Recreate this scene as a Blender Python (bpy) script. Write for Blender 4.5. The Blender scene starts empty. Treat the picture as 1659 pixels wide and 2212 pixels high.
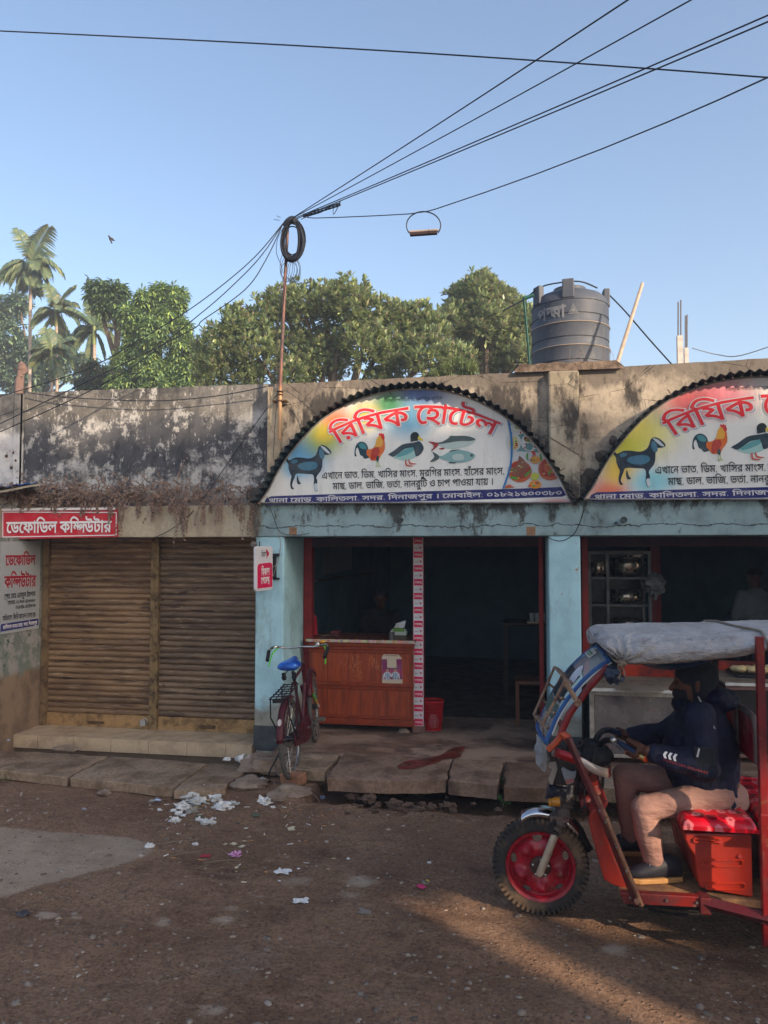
import bpy, bmesh, math, random
import numpy as np
from mathutils import Vector, Matrix, noise as mnoise
from mathutils.geometry import delaunay_2d_cdt
random.seed(7); RS = np.random.RandomState(11)
sc = bpy.context.scene; COL = sc.collection; R = math.radians
# ---------------------------------------------------------------- camera
CF, CX, CY = 1663.0, 829.5, 1106.0        # focal length and centre of the photograph, in 1659x2212 units
YAW, PIT = R(9.7), R(2.8)
EYE = Vector((0, -7.2, 2.0))
_r = Vector((math.cos(YAW), math.sin(YAW), 0)); _f0 = Vector((-math.sin(YAW), math.cos(YAW), 0)); _u0 = Vector((0, 0, 1))
_f = _f0*math.cos(PIT) + _u0*math.sin(PIT); _u = _u0*math.cos(PIT) - _f0*math.sin(PIT)
cam = bpy.data.cameras.new('camera'); camo = bpy.data.objects.new('camera', cam); COL.objects.link(camo)
camo.matrix_world = Matrix(((_r.x, _u.x, -_f.x, EYE.x), (_r.y, _u.y, -_f.y, EYE.y), (_r.z, _u.z, -_f.z, EYE.z), (0, 0, 0, 1)))
cam.sensor_fit = 'VERTICAL'; cam.sensor_height = 24; cam.lens = CF/2212*24; cam.clip_start = .05; cam.clip_end = 2000
sc.camera = camo
# ---------------------------------------------------------------- sky and sun
SAZ, SEL = (0.79, -0.61), R(24)            # where the sun stands: behind the camera, to the right
wd = bpy.data.worlds.new('World'); sc.world = wd; wd.use_nodes = True
_nt = wd.node_tree; _bg = _nt.nodes['Background']
_sky = _nt.nodes.new('ShaderNodeTexSky'); _sky.sky_type = 'NISHITA'; _sky.sun_disc = False
_sky.sun_elevation = SEL; _sky.sun_rotation = math.atan2(SAZ[0], SAZ[1]); _sky.air_density = 1.0; _sky.dust_density = 2.6; _sky.ozone_density = 1.35
_nt.links.new(_sky.outputs[0], _bg.inputs[0]); _bg.inputs[1].default_value = 0.132
sl = bpy.data.lights.new('sun', 'SUN'); sl.energy = 3.8; sl.angle = R(.53); sl.color = (1, .79, .57)
so = bpy.data.objects.new('sun', sl); COL.objects.link(so)
SDIR = Vector((SAZ[0]*math.cos(SEL), SAZ[1]*math.cos(SEL), math.sin(SEL))).normalized()
so.rotation_euler = SDIR.to_track_quat('Z', 'Y').to_euler(); so.location = (8, -12, 14)
vs = sc.view_settings; vs.view_transform = 'Standard'; vs.look = 'None'; vs.gamma = 1; vs.exposure = 1.1
sc.cycles.max_bounces = 6; sc.cycles.diffuse_bounces = 3; sc.cycles.transparent_max_bounces = 12; sc.cycles.use_denoising = True

# ---------------------------------------------------------------- helpers
def ray(px, py): return _r*((px-CX)/CF) + _f + _u*(-(py-CY)/CF)
def W(px, py, y=0.0):                      # point of the photograph on an upright plane parallel to the shop fronts
    d = ray(px, py); return EYE + d*((y-EYE.y)/d.y)
def G(px, py, z=0.0):                      # point of the photograph on a level plane
    d = ray(px, py); return EYE + d*((z-EYE.z)/d.z)
def X(px, py, x=0.0):
    d = ray(px, py); return EYE + d*((x-EYE.x)/d.x)
def reg(x0, y0, s):                        # a zoomed crop of the photograph -> the units above
    return lambda px, py: (x0+px*s, y0+py*s)
def V(*a): return Vector(a)

def thing(name, label, cat, loc=(0, 0, 0), group=None):
    o = bpy.data.objects.new(name, None); COL.objects.link(o); o.location = loc; o.empty_display_size = .1
    return tag(o, label, cat, group)
def tag(o, label=None, cat=None, group=None, kind=None):
    if label: o['label'] = label
    if cat: o['category'] = cat
    if group: o['group'] = group
    if kind: o['kind'] = kind
    return o
def adopt(o, parent):
    o.parent = parent
    if parent.type == 'EMPTY': o.matrix_parent_inverse = Matrix.Translation(-parent.location)
def copy_tree(root, d, label=None, group=None):
    r = root.copy(); COL.objects.link(r); r.location = root.location + Vector(d)
    if label: r['label'] = label
    if group: r['group'] = group
    for ch in root.children:
        c = ch.copy(); COL.objects.link(c); c.parent = r
        for g in ch.children:
            q = g.copy(); COL.objects.link(q); q.parent = c
    return r

class MB:
    def __init__(s): s.v = []; s.f = []
    def add(s, vs, fs):
        n = len(s.v); s.v += [tuple(p) for p in vs]; s.f += [tuple(i+n for i in f) for f in fs]; return s
    def box(s, x0, x1, y0, y1, z0, z1):
        x0, x1 = min(x0, x1), max(x0, x1); y0, y1 = min(y0, y1), max(y0, y1); z0, z1 = min(z0, z1), max(z0, z1)
        return s.add([(x0,y0,z0),(x1,y0,z0),(x1,y1,z0),(x0,y1,z0),(x0,y0,z1),(x1,y0,z1),(x1,y1,z1),(x0,y1,z1)],
                     [(3,2,1,0),(4,5,6,7),(0,1,5,4),(1,2,6,5),(2,3,7,6),(3,0,4,7)])
    def prism(s, pts, e):                  # polygon swept by vector e
        n = len(pts); e = Vector(e); a = [Vector(p) for p in pts]
        nr = Vector((0, 0, 0))
        for i in range(n): nr += a[i].cross(a[(i+1) % n])
        if nr.dot(e) > 0: a.reverse()
        b = [p+e for p in a]
        return s.add(a+b, [tuple(range(n)), tuple(range(2*n-1, n-1, -1))] + [(i, i+n, (i+1) % n+n, (i+1) % n) for i in range(n)])
    def tube(s, pts, r, n=8, cap=True, closed=False, flat=None):
        pts = [Vector(p) for p in pts]; m = len(pts)
        rs = r if isinstance(r, (list, tuple)) else [r]*m
        t0 = None; vs = []
        for i in range(m):
            a = pts[(i-1) % m] if (closed or i) else pts[0]; b = pts[(i+1) % m] if (closed or i < m-1) else pts[-1]
            t = (b-a)
            if t.length < 1e-9: t = Vector((0, 0, 1))
            t.normalize()
            if t0 is None:
                k = Vector((0, 0, 1)) if abs(t.z) < .9 else Vector((0, 1, 0))
                u = t.cross(k).normalized()
            else:
                u = (u - t*u.dot(t))
                u = u.normalized() if u.length > 1e-6 else t.orthogonal().normalized()
            t0 = t; w = t.cross(u)
            for j in range(n):
                an = 2*math.pi*j/n
                vs.append(pts[i] + (u*math.cos(an)*(flat or 1) + w*math.sin(an))*rs[i])
        fs = []
        for i in range(m if closed else m-1):
            k = (i+1) % m
            for j in range(n): fs.append((i*n+j, i*n+(j+1) % n, k*n+(j+1) % n, k*n+j))
        if cap and not closed: fs += [tuple(range(n-1, -1, -1)), tuple((m-1)*n+j for j in range(n))]
        return s.add(vs, fs)
    def bar(s, a, b, w, h=None):           # square bar
        return s.tube([a, b], w/math.sqrt(2), 4) if h is None else s.tube([a, b], h/math.sqrt(2), 4, flat=w/h)
    def lathe(s, prof, c=(0, 0, 0), n=24, M=None, close=False):   # profile (r, h) round local Z
        c = Vector(c); vs = []; m = len(prof)
        for (r, h) in prof:
            for j in range(n):
                a = 2*math.pi*j/n; p = Vector((r*math.cos(a), r*math.sin(a), h))
                vs.append(c + (M @ p if M else p))
        fs = [(i*n+j, i*n+(j+1) % n, (i+1)*n+(j+1) % n, (i+1)*n+j) for i in range(m-1) for j in range(n)]
        if close: fs += [tuple(range(n-1, -1, -1)), tuple((m-1)*n+j for j in range(n))]
        return s.add(vs, fs)
    def blob(s, c, rad, n=10, m=7, amp=0.0, freq=3.0, seed=0):
        c = Vector(c); rad = Vector(rad if hasattr(rad, '__len__') else (rad,)*3); vs = []; fs = []
        for i in range(m+1):
            th = math.pi*i/m
            for j in range(n):
                ph = 2*math.pi*j/n; d = Vector((math.sin(th)*math.cos(ph), math.sin(th)*math.sin(ph), math.cos(th)))
                k = 1+amp*mnoise.noise(d*freq+Vector((seed*3.7, seed*1.3, 0)))
                vs.append(c+Vector((d.x*rad.x, d.y*rad.y, d.z*rad.z))*k)
        for i in range(m):
            for j in range(n): fs.append((i*n+j, (i+1)*n+j, (i+1)*n+(j+1) % n, i*n+(j+1) % n))
        return s.add(vs, fs)
    def grid(s, fn, nu, nv):               # fn(u, v) for u, v in 0..1
        vs = [fn(i/nu, j/nv) for j in range(nv+1) for i in range(nu+1)]
        return s.add(vs, [(j*(nu+1)+i, j*(nu+1)+i+1, (j+1)*(nu+1)+i+1, (j+1)*(nu+1)+i) for j in range(nv) for i in range(nu)])
    def build(s, name, mat, parent=None, smooth=False, bev=0, ang=40, solid=0, sub=0, kind=None):
        me = bpy.data.meshes.new(name); me.from_pydata(s.v, [], s.f); me.update()
        o = bpy.data.objects.new(name, me); COL.objects.link(o)
        if mat: me.materials.append(mat)
        if smooth:
            me.polygons.foreach_set('use_smooth', [True]*len(me.polygons)); me.set_sharp_from_angle(angle=R(ang))
        if solid:
            q = o.modifiers.new('s', 'SOLIDIFY'); q.thickness = solid; q.offset = 0
        if bev:
            q = o.modifiers.new('b', 'BEVEL'); q.width = bev; q.segments = 2; q.limit_method = 'ANGLE'; q.angle_limit = R(35)
        if sub:
            q = o.modifiers.new('u', 'SUBSURF'); q.levels = sub; q.render_levels = sub
        if parent: adopt(o, parent)
        if kind: o['kind'] = kind
        return o
def arc(c, r, a0, a1, n, ax=(1, 0, 0), ay=(0, 0, 1)):
    c = Vector(c); ax = Vector(ax); ay = Vector(ay)
    return [c+ax*(r*math.cos(a0+(a1-a0)*i/n))+ay*(r*math.sin(a0+(a1-a0)*i/n)) for i in range(n+1)]
def smoothpath(pts, k=4):                  # Catmull-Rom through the points
    P = [Vector(p) for p in pts]; out = []
    for i in range(len(P)-1):
        a = P[max(i-1, 0)]; b = P[i]; c = P[i+1]; d = P[min(i+2, len(P)-1)]
        for j in range(k):
            t = j/k; out.append(.5*((2*b)+(c-a)*t+(2*a-5*b+4*c-d)*t*t+(3*b-a-3*c+d)*t**3))
    return out+[P[-1]]
def closedpath(pts, k=3):
    P = [Vector(p) for p in pts]; n = len(P); out = []
    for i in range(n):
        a, b, c, d = P[i-1], P[i], P[(i+1) % n], P[(i+2) % n]
        for j in range(k):
            t = j/k; out.append(.5*((2*b)+(c-a)*t+(2*a-5*b+4*c-d)*t*t+(3*b-a-3*c+d)*t**3))
    return out
def sag(a, b, s, n=14):
    a = Vector(a); b = Vector(b)
    return [a.lerp(b, i/n)-Vector((0, 0, 4*s*(i/n)*(1-i/n))) for i in range(n+1)]

# ---------------------------------------------------------------- materials
def srgb(r, g, b):
    f = lambda c: ((c/255+.055)/1.055)**2.4 if c > 10 else c/255/12.92
    return (f(r), f(g), f(b), 1)
class N:
    def __init__(s, name):
        s.m = bpy.data.materials.new(name); s.m.use_nodes = True; s.t = s.m.node_tree; s.b = s.t.nodes['Principled BSDF']
        s.tc = s.t.nodes.new('ShaderNodeTexCoord')
    def n(s, typ, **k):
        q = s.t.nodes.new('ShaderNode'+typ)
        for a, v in k.items():
            if a[0] == '_': setattr(q, a[1:], v)
            else: s.put(q, a, v)
        return q
    def put(s, q, key, v):
        sk = q.inputs[int(key[1:])] if key[0] == 'i' and key[1:].isdigit() else q.inputs[key.replace('0', ' ')]
        if isinstance(v, bpy.types.NodeSocket): s.t.links.new(v, sk)
        elif isinstance(v, bpy.types.Node): s.t.links.new(v.outputs[0], sk)
        else:
            try: sk.default_value = v
            except Exception: sk.default_value = tuple(v)[:len(sk.default_value)]
    def map(s, scale=(1, 1, 1), loc=(0, 0, 0), rot=(0, 0, 0)):
        q = s.t.nodes.new('ShaderNodeMapping'); s.t.links.new(s.tc.outputs['Object'], q.inputs[0])
        q.inputs['Location'].default_value = loc; q.inputs['Rotation'].default_value = rot; q.inputs['Scale'].default_value = scale
        return q.outputs[0]
    def noise(s, scale, detail=4, rough=.6, vec=None, dist=0.0):
        q = s.t.nodes.new('ShaderNodeTexNoise'); q.inputs['Scale'].default_value = scale; q.inputs['Detail'].default_value = detail
        q.inputs['Roughness'].default_value = rough; q.inputs['Distortion'].default_value = dist
        s.t.links.new(vec or s.tc.outputs['Object'], q.inputs['Vector']); return q.outputs['Fac']
    def vor(s, scale, vec=None, out='Distance', feat='F1', dim='3D'):
        q = s.t.nodes.new('ShaderNodeTexVoronoi'); q.voronoi_dimensions = dim; q.feature = feat; q.inputs['Scale'].default_value = scale
        s.t.links.new(vec or s.tc.outputs['Object'], q.inputs['Vector']); return q.outputs[out]
    def ramp(s, fac, a, b, c0=0.0, c1=1.0):   # map fac from a..b to c0..c1, clamped and smooth
        q = s.t.nodes.new('ShaderNodeMapRange'); q.interpolation_type = 'SMOOTHSTEP'; q.clamp = True
        s.t.links.new(fac, q.inputs[0])
        for i, v in zip((1, 2, 3, 4), (a, b, c0, c1)): q.inputs[i].default_value = v
        return q.outputs[0]
    def mix(s, fac, a, b, mode='MIX'):
        q = s.t.nodes.new('ShaderNodeMix'); q.data_type = 'RGBA'; q.blend_type = mode
        for i, v in ((0, fac), (6, a), (7, b)):
            if isinstance(v, bpy.types.NodeSocket): s.t.links.new(v, q.inputs[i])
            elif i == 0: q.inputs[i].default_value = v
            else: q.inputs[i].default_value = tuple(v)
        return q.outputs[2]
    def math(s, op, a, b=0.0):
        q = s.t.nodes.new('ShaderNodeMath'); q.operation = op
        for i, v in ((0, a), (1, b)):
            if isinstance(v, bpy.types.NodeSocket): s.t.links.new(v, q.inputs[i])
            else: q.inputs[i].default_value = v
        return q.outputs[0]
    def xyz(s):
        q = s.t.nodes.new('ShaderNodeSeparateXYZ'); s.t.links.new(s.tc.outputs['Object'], q.inputs[0]); return q.outputs
    def bump(s, h, strength=.3, dist=.01):
        q = s.t.nodes.new('ShaderNodeBump'); q.inputs['Strength'].default_value = strength; q.inputs['Distance'].default_value = dist
        s.t.links.new(h, q.inputs['Height']); s.t.links.new(q.outputs[0], s.b.inputs['Normal'])
    def done(s, col, rough=.8, metal=0.0, spec=.3):
        for k, v in (('Base Color', col), ('Roughness', rough), ('Metallic', metal), ('Specular IOR Level', spec)):
            if isinstance(v, bpy.types.NodeSocket): s.t.links.new(v, s.b.inputs[k])
            else: s.b.inputs[k].default_value = v
        return s.m
_mc = {}
def mat(name, c, rough=.75, metal=0.0, c2=None, scale=7.0, amt=.5, bump=0.0, bs=60, spec=.3, fine=.12, streak=None, trans=None):
    """painted / worn surface: base colour c with patches of c2 (default a dirtier tone), fine grain and bump"""
    if name in _mc: return _mc[name]
    q = N(name); c = tuple(c)[:3]+(1,)
    c2 = tuple(c2)[:3]+(1,) if c2 else tuple(x*.55 for x in c[:3])+(1,)
    vec = q.map(streak) if streak else None
    f = q.ramp(q.noise(scale, 6, .65, vec), .42, .68, 0, amt)
    col = q.mix(f, c, c2)
    g = q.noise(scale*11, 3, .6)
    col = q.mix(q.ramp(g, .3, .75, 0, fine), col, tuple(x*.35 for x in c[:3])+(1,))
    if bump: q.bump(q.noise(bs, 4, .65), bump, .01)
    r = q.ramp(q.noise(scale*2, 3), .3, .7, max(rough-.12, .03), min(rough+.12, 1))
    _mc[name] = q.done(col, r, metal, spec)
    if trans: q.b.inputs['Transmission Weight'].default_value = trans
    return _mc[name]
def flat(name, c, rough=.6, fade=.12):     # ink and vinyl print
    if name in _mc: return _mc[name]
    q = N(name); c = tuple(c)[:3]+(1,)
    _mc[name] = q.done(q.mix(q.ramp(q.noise(9, 4), .4, .75, 0, fade), c, (.5, .48, .45, 1)), rough, 0, .25)
    return _mc[name]

# ---------------------------------------------------------------- lettering (Bengali shaped by hand from single glyphs)
_g = {}
def _contours(st):
    c = bpy.data.curves.new('t', 'FONT'); c.body = st; c.size = 1; c.resolution_u = 3
    o = bpy.data.objects.new('t', c); COL.objects.link(o)
    dg = bpy.context.evaluated_depsgraph_get(); cu = o.evaluated_get(dg).to_curve(dg)
    out = []
    for sp in cu.splines:
        pts = []
        if sp.type == 'BEZIER':
            n = len(sp.bezier_points)
            for i in range(n):
                a, b = sp.bezier_points[i], sp.bezier_points[(i+1) % n]
                straight = (a.handle_right-a.co).cross(b.co-a.co).length < 1e-5 and (b.handle_left-b.co).cross(b.co-a.co).length < 1e-5
                for k in range(1 if straight else 4):
                    t = k/4; p = a.co*(1-t)**3+a.handle_right*3*t*(1-t)**2+b.handle_left*3*t*t*(1-t)+b.co*t**3
                    pts.append((p.x, p.y))
        else: pts = [(p.co.x, p.co.y) for p in sp.points]
        q = [pts[0]]
        for p in pts[1:]:
            if math.hypot(p[0]-q[-1][0], p[1]-q[-1][1]) > 1e-4: q.append(p)
        if len(q) > 2: out.append(np.array(q))
    o.evaluated_get(dg).to_curve_clear()
    bpy.data.objects.remove(o); bpy.data.curves.remove(c)
    return out
_bar = None
def glyph(ch):
    global _bar
    if _bar is None: _bar = min(p[:, 0].min() for p in _contours('l'))
    if ch not in _g:
        if ch == ' ': _g[ch] = ([], .27)
        else:
            full = _contours(ch+'l'); alone = _contours(ch)
            xs = [p[:, 0].min() for p in full[len(alone):]]
            _g[ch] = (full[:len(alone)], (min(xs) if xs else 1)-_bar)
    return _g[ch]
def shape(st):
    """visual order: list of (contours, advance)"""
    st = st.replace('য\u09bc', '\u09df').replace('ড\u09bc', '\u09dc'); out = []; i = 0
    cons = lambda c: '\u0995' <= c <= '\u09b9' or c in '\u09dc\u09df'
    while i < len(st):
        c = st[i]
        if not cons(c): out.append(glyph(c)); i += 1; continue
        base = [c]; j = i+1; hal = False
        while j+1 < len(st) and st[j] == '\u09cd' and cons(st[j+1]): base.append(st[j+1]); j += 2
        if j < len(st) and st[j] == '\u09cd': hal = True; j += 2 if j+1 < len(st) and st[j+1] == '\u200c' else 1
        pre, post = [], []
        while j < len(st) and st[j] in 'ািীুূৃেৈোৌঁ':
            v = st[j]
            if v in 'িেৈ': pre.append(v)
            elif v == 'ো': pre.append('ে'); post.append('া')
            else: post.append(v)
            j += 1
        for v in pre: out.append(glyph(v))
        if len(base) == 1: out.append(glyph(base[0]))
        elif base[0] == 'র':                                  # reph: stroke above
            cs, ad = glyph(base[1]); top = max(p[:, 1].max() for p in cs)
            out.append((cs+[np.array([(ad*.55, top-.02), (ad*.85, top+.2), (ad*.97, top+.18), (ad*.68, top-.03)])[::-1]], ad))
        elif base[1] == 'র':                                  # ra-phala: stroke below
            cs, ad = glyph(base[0])
            out.append((cs+[np.array([(-.02, .0), (ad*.5, -.1), (ad*.9, .08), (ad*.9, .0), (ad*.5, -.2), (-.02, -.07)])[::-1]], ad))
        else:
            (c1, a1), (c2, a2) = glyph(base[0]), glyph(base[1]); top = max(p[:, 1].max() for p in c1)
            k = .72; d1 = [np.column_stack((p[:, 0]*.8, top-(top-p[:, 1])*k)) for p in c1]
            t2 = max(p[:, 1].max() for p in c2); d2 = [np.column_stack((p[:, 0]*.8+a1*.62, (p[:, 1]-t2)*k+top*.80)) for p in c2]
            w = a1*.62+a2*.8
            d2.append(np.array([(0, top-.075), (0, top), (w, top), (w, top-.075)])); out.append((d1+d2, w))
        if hal: out.append(glyph('\u09cd'))
        for v in post: out.append(glyph(v))
        i = j
    return out
def grow(p, d):
    if not d: return p
    a = np.roll(p, 1, 0); b = np.roll(p, -1, 0)
    e1 = p-a; e2 = b-p
    n1 = np.column_stack((-e1[:, 1], e1[:, 0])); n2 = np.column_stack((-e2[:, 1], e2[:, 0]))
    n1 /= np.maximum(np.linalg.norm(n1, axis=1), 1e-6)[:, None]; n2 /= np.maximum(np.linalg.norm(n2, axis=1), 1e-6)[:, None]
    n = n1+n2; l = np.maximum((n*n).sum(1), .5)[:, None]
    return p+n*(2/l)*d*.5*2*.5*1.0
def fill(conts):
    co = []; ed = []
    for p in conts:
        k = len(co); co += [Vector((float(a), float(b))) for a, b in p]; ed += [(k+i, k+(i+1) % len(p)) for i in range(len(p))]
    v, e, f, *_ = delaunay_2d_cdt(co, ed, [], 0, 1e-6)
    cen = np.array([[sum(v[i][0] for i in t)/len(t), sum(v[i][1] for i in t)/len(t)] for t in f]); wn = np.zeros(len(f))
    for p in conts:
        a = p; b = np.roll(p, -1, 0)
        for i in range(len(p)):
            up = (a[i, 1] <= cen[:, 1]) & (b[i, 1] > cen[:, 1]); dn = (a[i, 1] > cen[:, 1]) & (b[i, 1] <= cen[:, 1])
            cr = (b[i, 0]-a[i, 0])*(cen[:, 1]-a[i, 1])-(cen[:, 0]-a[i, 0])*(b[i, 1]-a[i, 1])
            wn += (up & (cr > 0)).astype(int)-(dn & (cr < 0)).astype(int)
    return v, [t for t, k in zip(f, wn) if abs(k) > .5]
def text(mb, st, pL, pR, nrm, hs=1.0, bold=0.0, warp=None, up=None):
    """letters of st from baseline point pL to pR, lifted along nrm; hs stretches the height"""
    pL = Vector(pL); pR = Vector(pR); x = 0; items = []
    for cs, ad in shape(st):
        items.append((cs, x)); x += ad
    L = (pR-pL).length; k = L/x; ux = (pR-pL)/L; up = Vector(up) if up else Vector((0, 0, 1)); nrm = Vector(nrm)
    words = [[]]
    for cs, x0 in items:                       # letters of one word are fused so that their head strokes never lie over each other
        if cs: words[-1] += [grow(p, bold)+np.array([x0, 0.0]) for p in cs]
        elif words[-1]: words.append([])
    for wd_ in words:
        if not wd_: continue
        v, f = fill(wd_)
        if warp: vs = [warp(p[0]/x, p[1], pL, ux, up, k)+nrm for p in v]
        else: vs = [pL+ux*(p[0]*k)+up*(p[1]*k*hs)+nrm for p in v]
        mb.add(vs, [tuple(t) for t in f])
    return mb
def poly(mb, pts, nrm=(0, 0, 0)):
    """flat filled outline on an upright plane (points already in 3-D, same y)"""
    c = np.array([(p[0], p[2]) for p in pts]); y = sum(p[1] for p in pts)/len(pts)
    v, f = fill([c]); nrm = Vector(nrm)
    mb.add([Vector((p[0], y, p[1]))+nrm for p in v], [tuple(t) for t in f]); return mb
# ================================================================ ground
PATCH = [(-200, 1778), (0, 1785), (90, 1790), (170, 1797), (240, 1801), (300, 1812), (322, 1822), (330, 1836), (306, 1852), (262, 1866), (200, 1882), (160, 1893), (110, 1907), (60, 1920), (0, 1934), (-200, 1975)]
PW = [G(*p) for p in PATCH]
def hgt(x, y):
    rt = .016*(math.exp(-((y+2.15+.12*math.sin(x*.8))/.09)**2)+math.exp(-((y+3.25+.15*math.sin(x*.7+1))/.10)**2)+math.exp(-((y+3.75+.1*math.sin(x*.9+2))/.08)**2))*(.6+.6*mnoise.noise(Vector((x*1.7, y, 9))))
    near = max(0, 1-abs(x+1)/9)*max(0, 1-abs(y+3)/6)
    h = (.018*mnoise.noise(Vector((x*.9, y*.9, 0)))+.012*mnoise.noise(Vector((x*3, y*3, 1)))+.006*mnoise.noise(Vector((x*11, y*11, 2))))*(1 if near > 0 else .3)
    rough = math.exp(-((x+.6)/2.2)**2-((y+1.35)/.35)**2)
    h += rough*(.03*mnoise.noise(Vector((x*5, y*5, 5)))+.025*mnoise.noise(Vector((x*13, y*13, 6))))
    h += .05*math.exp(-((x+1.95)/.5)**2-((y+1.0)/.35)**2)
    if y > -1.22 and x > -1.65: h -= .13*min(1, (y+1.22)/.12)
    if y > -.5: h -= .06*min(1, (y+.5)/.3)
    h *= 1-math.exp(-(max(0, abs(x+4.2)-1.4)/.5)**2-((y+2.35)/.55)**2)*.9
    return h-.004-max(0, rt)*(1 if abs(x) < 7 else 0)
def axis(lo, hi, step, far):
    a = list(np.arange(lo, hi+1e-6, step)); d = step; v = a[0]; w = a[-1]; L = []; H = []
    while v > -far: d *= 1.5; v -= d; w += d; L.append(v); H.append(w)
    return L[::-1]+a+H
xs = axis(-5.6, 2.6, .04, 160); ys = axis(-5.4, .1, .04, 160)
m = MB(); m.v = [(x, y, hgt(x, y)) for y in ys for x in xs]; n = len(xs)
m.f = [(j*n+i, j*n+i+1, (j+1)*n+i+1, (j+1)*n+i) for j in range(len(ys)-1) for i in range(n-1)]
q = N('packed_dirt'); sx = q.map((1.0, 5.0, 1), rot=(0, 0, R(-4)))
c = q.mix(q.ramp(q.noise(1.1, 5), .35, .68), srgb(130, 100, 79), srgb(152, 121, 97))
c = q.mix(q.ramp(q.noise(2.6, 7, .7), .5, .72, 0, .75), c, srgb(82, 60, 49))
c = q.mix(q.ramp(q.noise(3.6, 7, .74, sx), .50, .66, 0, .7), c, srgb(156, 128, 107))
c = q.mix(q.ramp(q.noise(.8, 6, .62, None, .6), .62, .72, 0, .5), c, srgb(160, 144, 130))
c = q.mix(q.ramp(q.noise(14, 7, .75), .48, .66, 0, .5), c, srgb(94, 74, 61)); c = q.mix(q.ramp(q.noise(48, 5, .75), .42, .7, 0, .8), c, srgb(78, 60, 50))
c = q.mix(q.ramp(q.vor(38), .10, .16, .6, 0), c, srgb(160, 150, 138))
at = q.t.nodes.new('ShaderNodeAttribute'); at.attribute_name = 'patch'; pm = q.math('ADD', at.outputs['Fac'], q.math('MULTIPLY', q.math('SUBTRACT', q.noise(7, 8, .75), .5), .9)); pm = q.ramp(pm, .38, .62)
pc_ = q.mix(q.ramp(q.noise(2.2, 6), .35, .7), srgb(172, 153, 134), srgb(150, 131, 112)); pc_ = q.mix(q.ramp(q.noise(20, 5, .7), .5, .75, 0, .5), pc_, srgb(124, 104, 86)); pc_ = q.mix(q.ramp(q.vor(30), .08, .14, .7, 0), pc_, srgb(182, 174, 164))
c = q.mix(pm, c, pc_); wt = q.ramp(q.noise(.9, 7, .7, q.map((1, 1.8, 1), (2, 5, 0))), .55, .72, 0, .55); c = q.mix(wt, c, srgb(76, 57, 48))
h = q.math('ADD', q.noise(38, 8, .72), q.math('MULTIPLY', q.ramp(q.vor(30), .0, .3, 1, 0), .7)); q.bump(h, .8, .035)
gr = m.build('ground', q.done(c, .92, 0, .12), smooth=True, ang=80, kind='structure')
def pdist(x, y):
    best = 9; ins = False; j = len(PW)-1
    for i in range(len(PW)):
        a, b = PW[i], PW[j]
        if (a.y > y) != (b.y > y) and x < (b.x-a.x)*(y-a.y)/(b.y-a.y)+a.x: ins = not ins
        dx, dy = b.x-a.x, b.y-a.y; t = max(0, min(1, ((x-a.x)*dx+(y-a.y)*dy)/(dx*dx+dy*dy))); best = min(best, math.hypot(x-a.x-t*dx, y-a.y-t*dy)); j = i
    return best if ins else -best
pa = gr.data.attributes.new('patch', 'FLOAT', 'POINT'); SP = [(G(px, py), r) for px, py, r in ((350, 1985, .10), (482, 1984, .11), (505, 1957, .10), (100, 1972, .12), (165, 1977, .09), (525, 1992, .06), (640, 1900, .16), (780, 1905, .2), (560, 1930, .08), (450, 2175, .14), (760, 1935, .14), (1330, 2050, .16))]
def spot(x, y): return max(.62*math.exp(-(((x-c.x)/r)**2+((y-c.y)/(r*.7))**2)) for c, r in SP)
pa.data.foreach_set('value', [max(max(0, min(1, .5+pdist(x, y)/.22)) if (-6 < x < -1.5 and -4 < y < -1.5) else 0.0, spot(x, y) if -5 < x < 2 and -5 < y < 0 else 0) for (x, y, z) in m.v])
# gravel: countless pebbles pressed into the dirt
m = MB(); ico = [(0, 0, 1), (.89, 0, .45), (.28, .85, .45), (-.72, .53, .45), (-.72, -.53, .45), (.28, -.85, .45), (.72, .53, -.3), (-.28, .85, -.3), (-.89, 0, -.3), (-.28, -.85, -.3), (.72, -.53, -.3)]
icf = [(0, i, i % 5+1) for i in range(1, 6)]+[(i, i+5 if i > 0 else 10, i % 5+1) for i in range(1, 6)]
icf = [(0,1,2),(0,2,3),(0,3,4),(0,4,5),(0,5,1),(1,6,2),(2,6,7),(2,7,3),(3,7,8),(3,8,4),(4,8,9),(4,9,5),(5,9,10),(5,10,1),(1,10,6)]
def pebble(x, y, s, h=None):
    a = random.uniform(0, 6.28); k = random.uniform(.55, 1); ca, sa = math.cos(a), math.sin(a); z = (hgt(x, y) if h is None else h)-s*.12; vs = []
    for p in ico:
        u, w, t = p[0]*s*random.uniform(.8, 1.15), p[1]*s*k*random.uniform(.8, 1.15), p[2]*s*.5
        vs.append((x+u*ca-w*sa, y+u*sa+w*ca, z+t))
    m.add(vs, icf)
for i in range(12000):
    x = random.uniform(-4.5, 1.6); y = random.uniform(-4.7, -1.25)
    d = .5+.5*mnoise.noise(Vector((x*1.1, y*1.1, 3)))+.35*max(0, -1.5-x)/2+.25*(-2.6-y)
    if random.random() > d*.58: continue
    pebble(x, y, min(.03, max(.003, random.lognormvariate(-5.0, .62))))
q = N('pebbles'); c = q.mix(q.ramp(q.vor(24, out='Color'), .2, .8), srgb(134, 118, 104), srgb(88, 76, 67)); c = q.mix(q.ramp(q.noise(9), .5, .65, 0, .7), c, srgb(160, 150, 138))
tag(m.build('gravel', q.done(c, .8, 0, .25), smooth=True, ang=70), 'small grey and pale pebbles strewn over the brown dirt road', 'gravel', kind='stuff')

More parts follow.
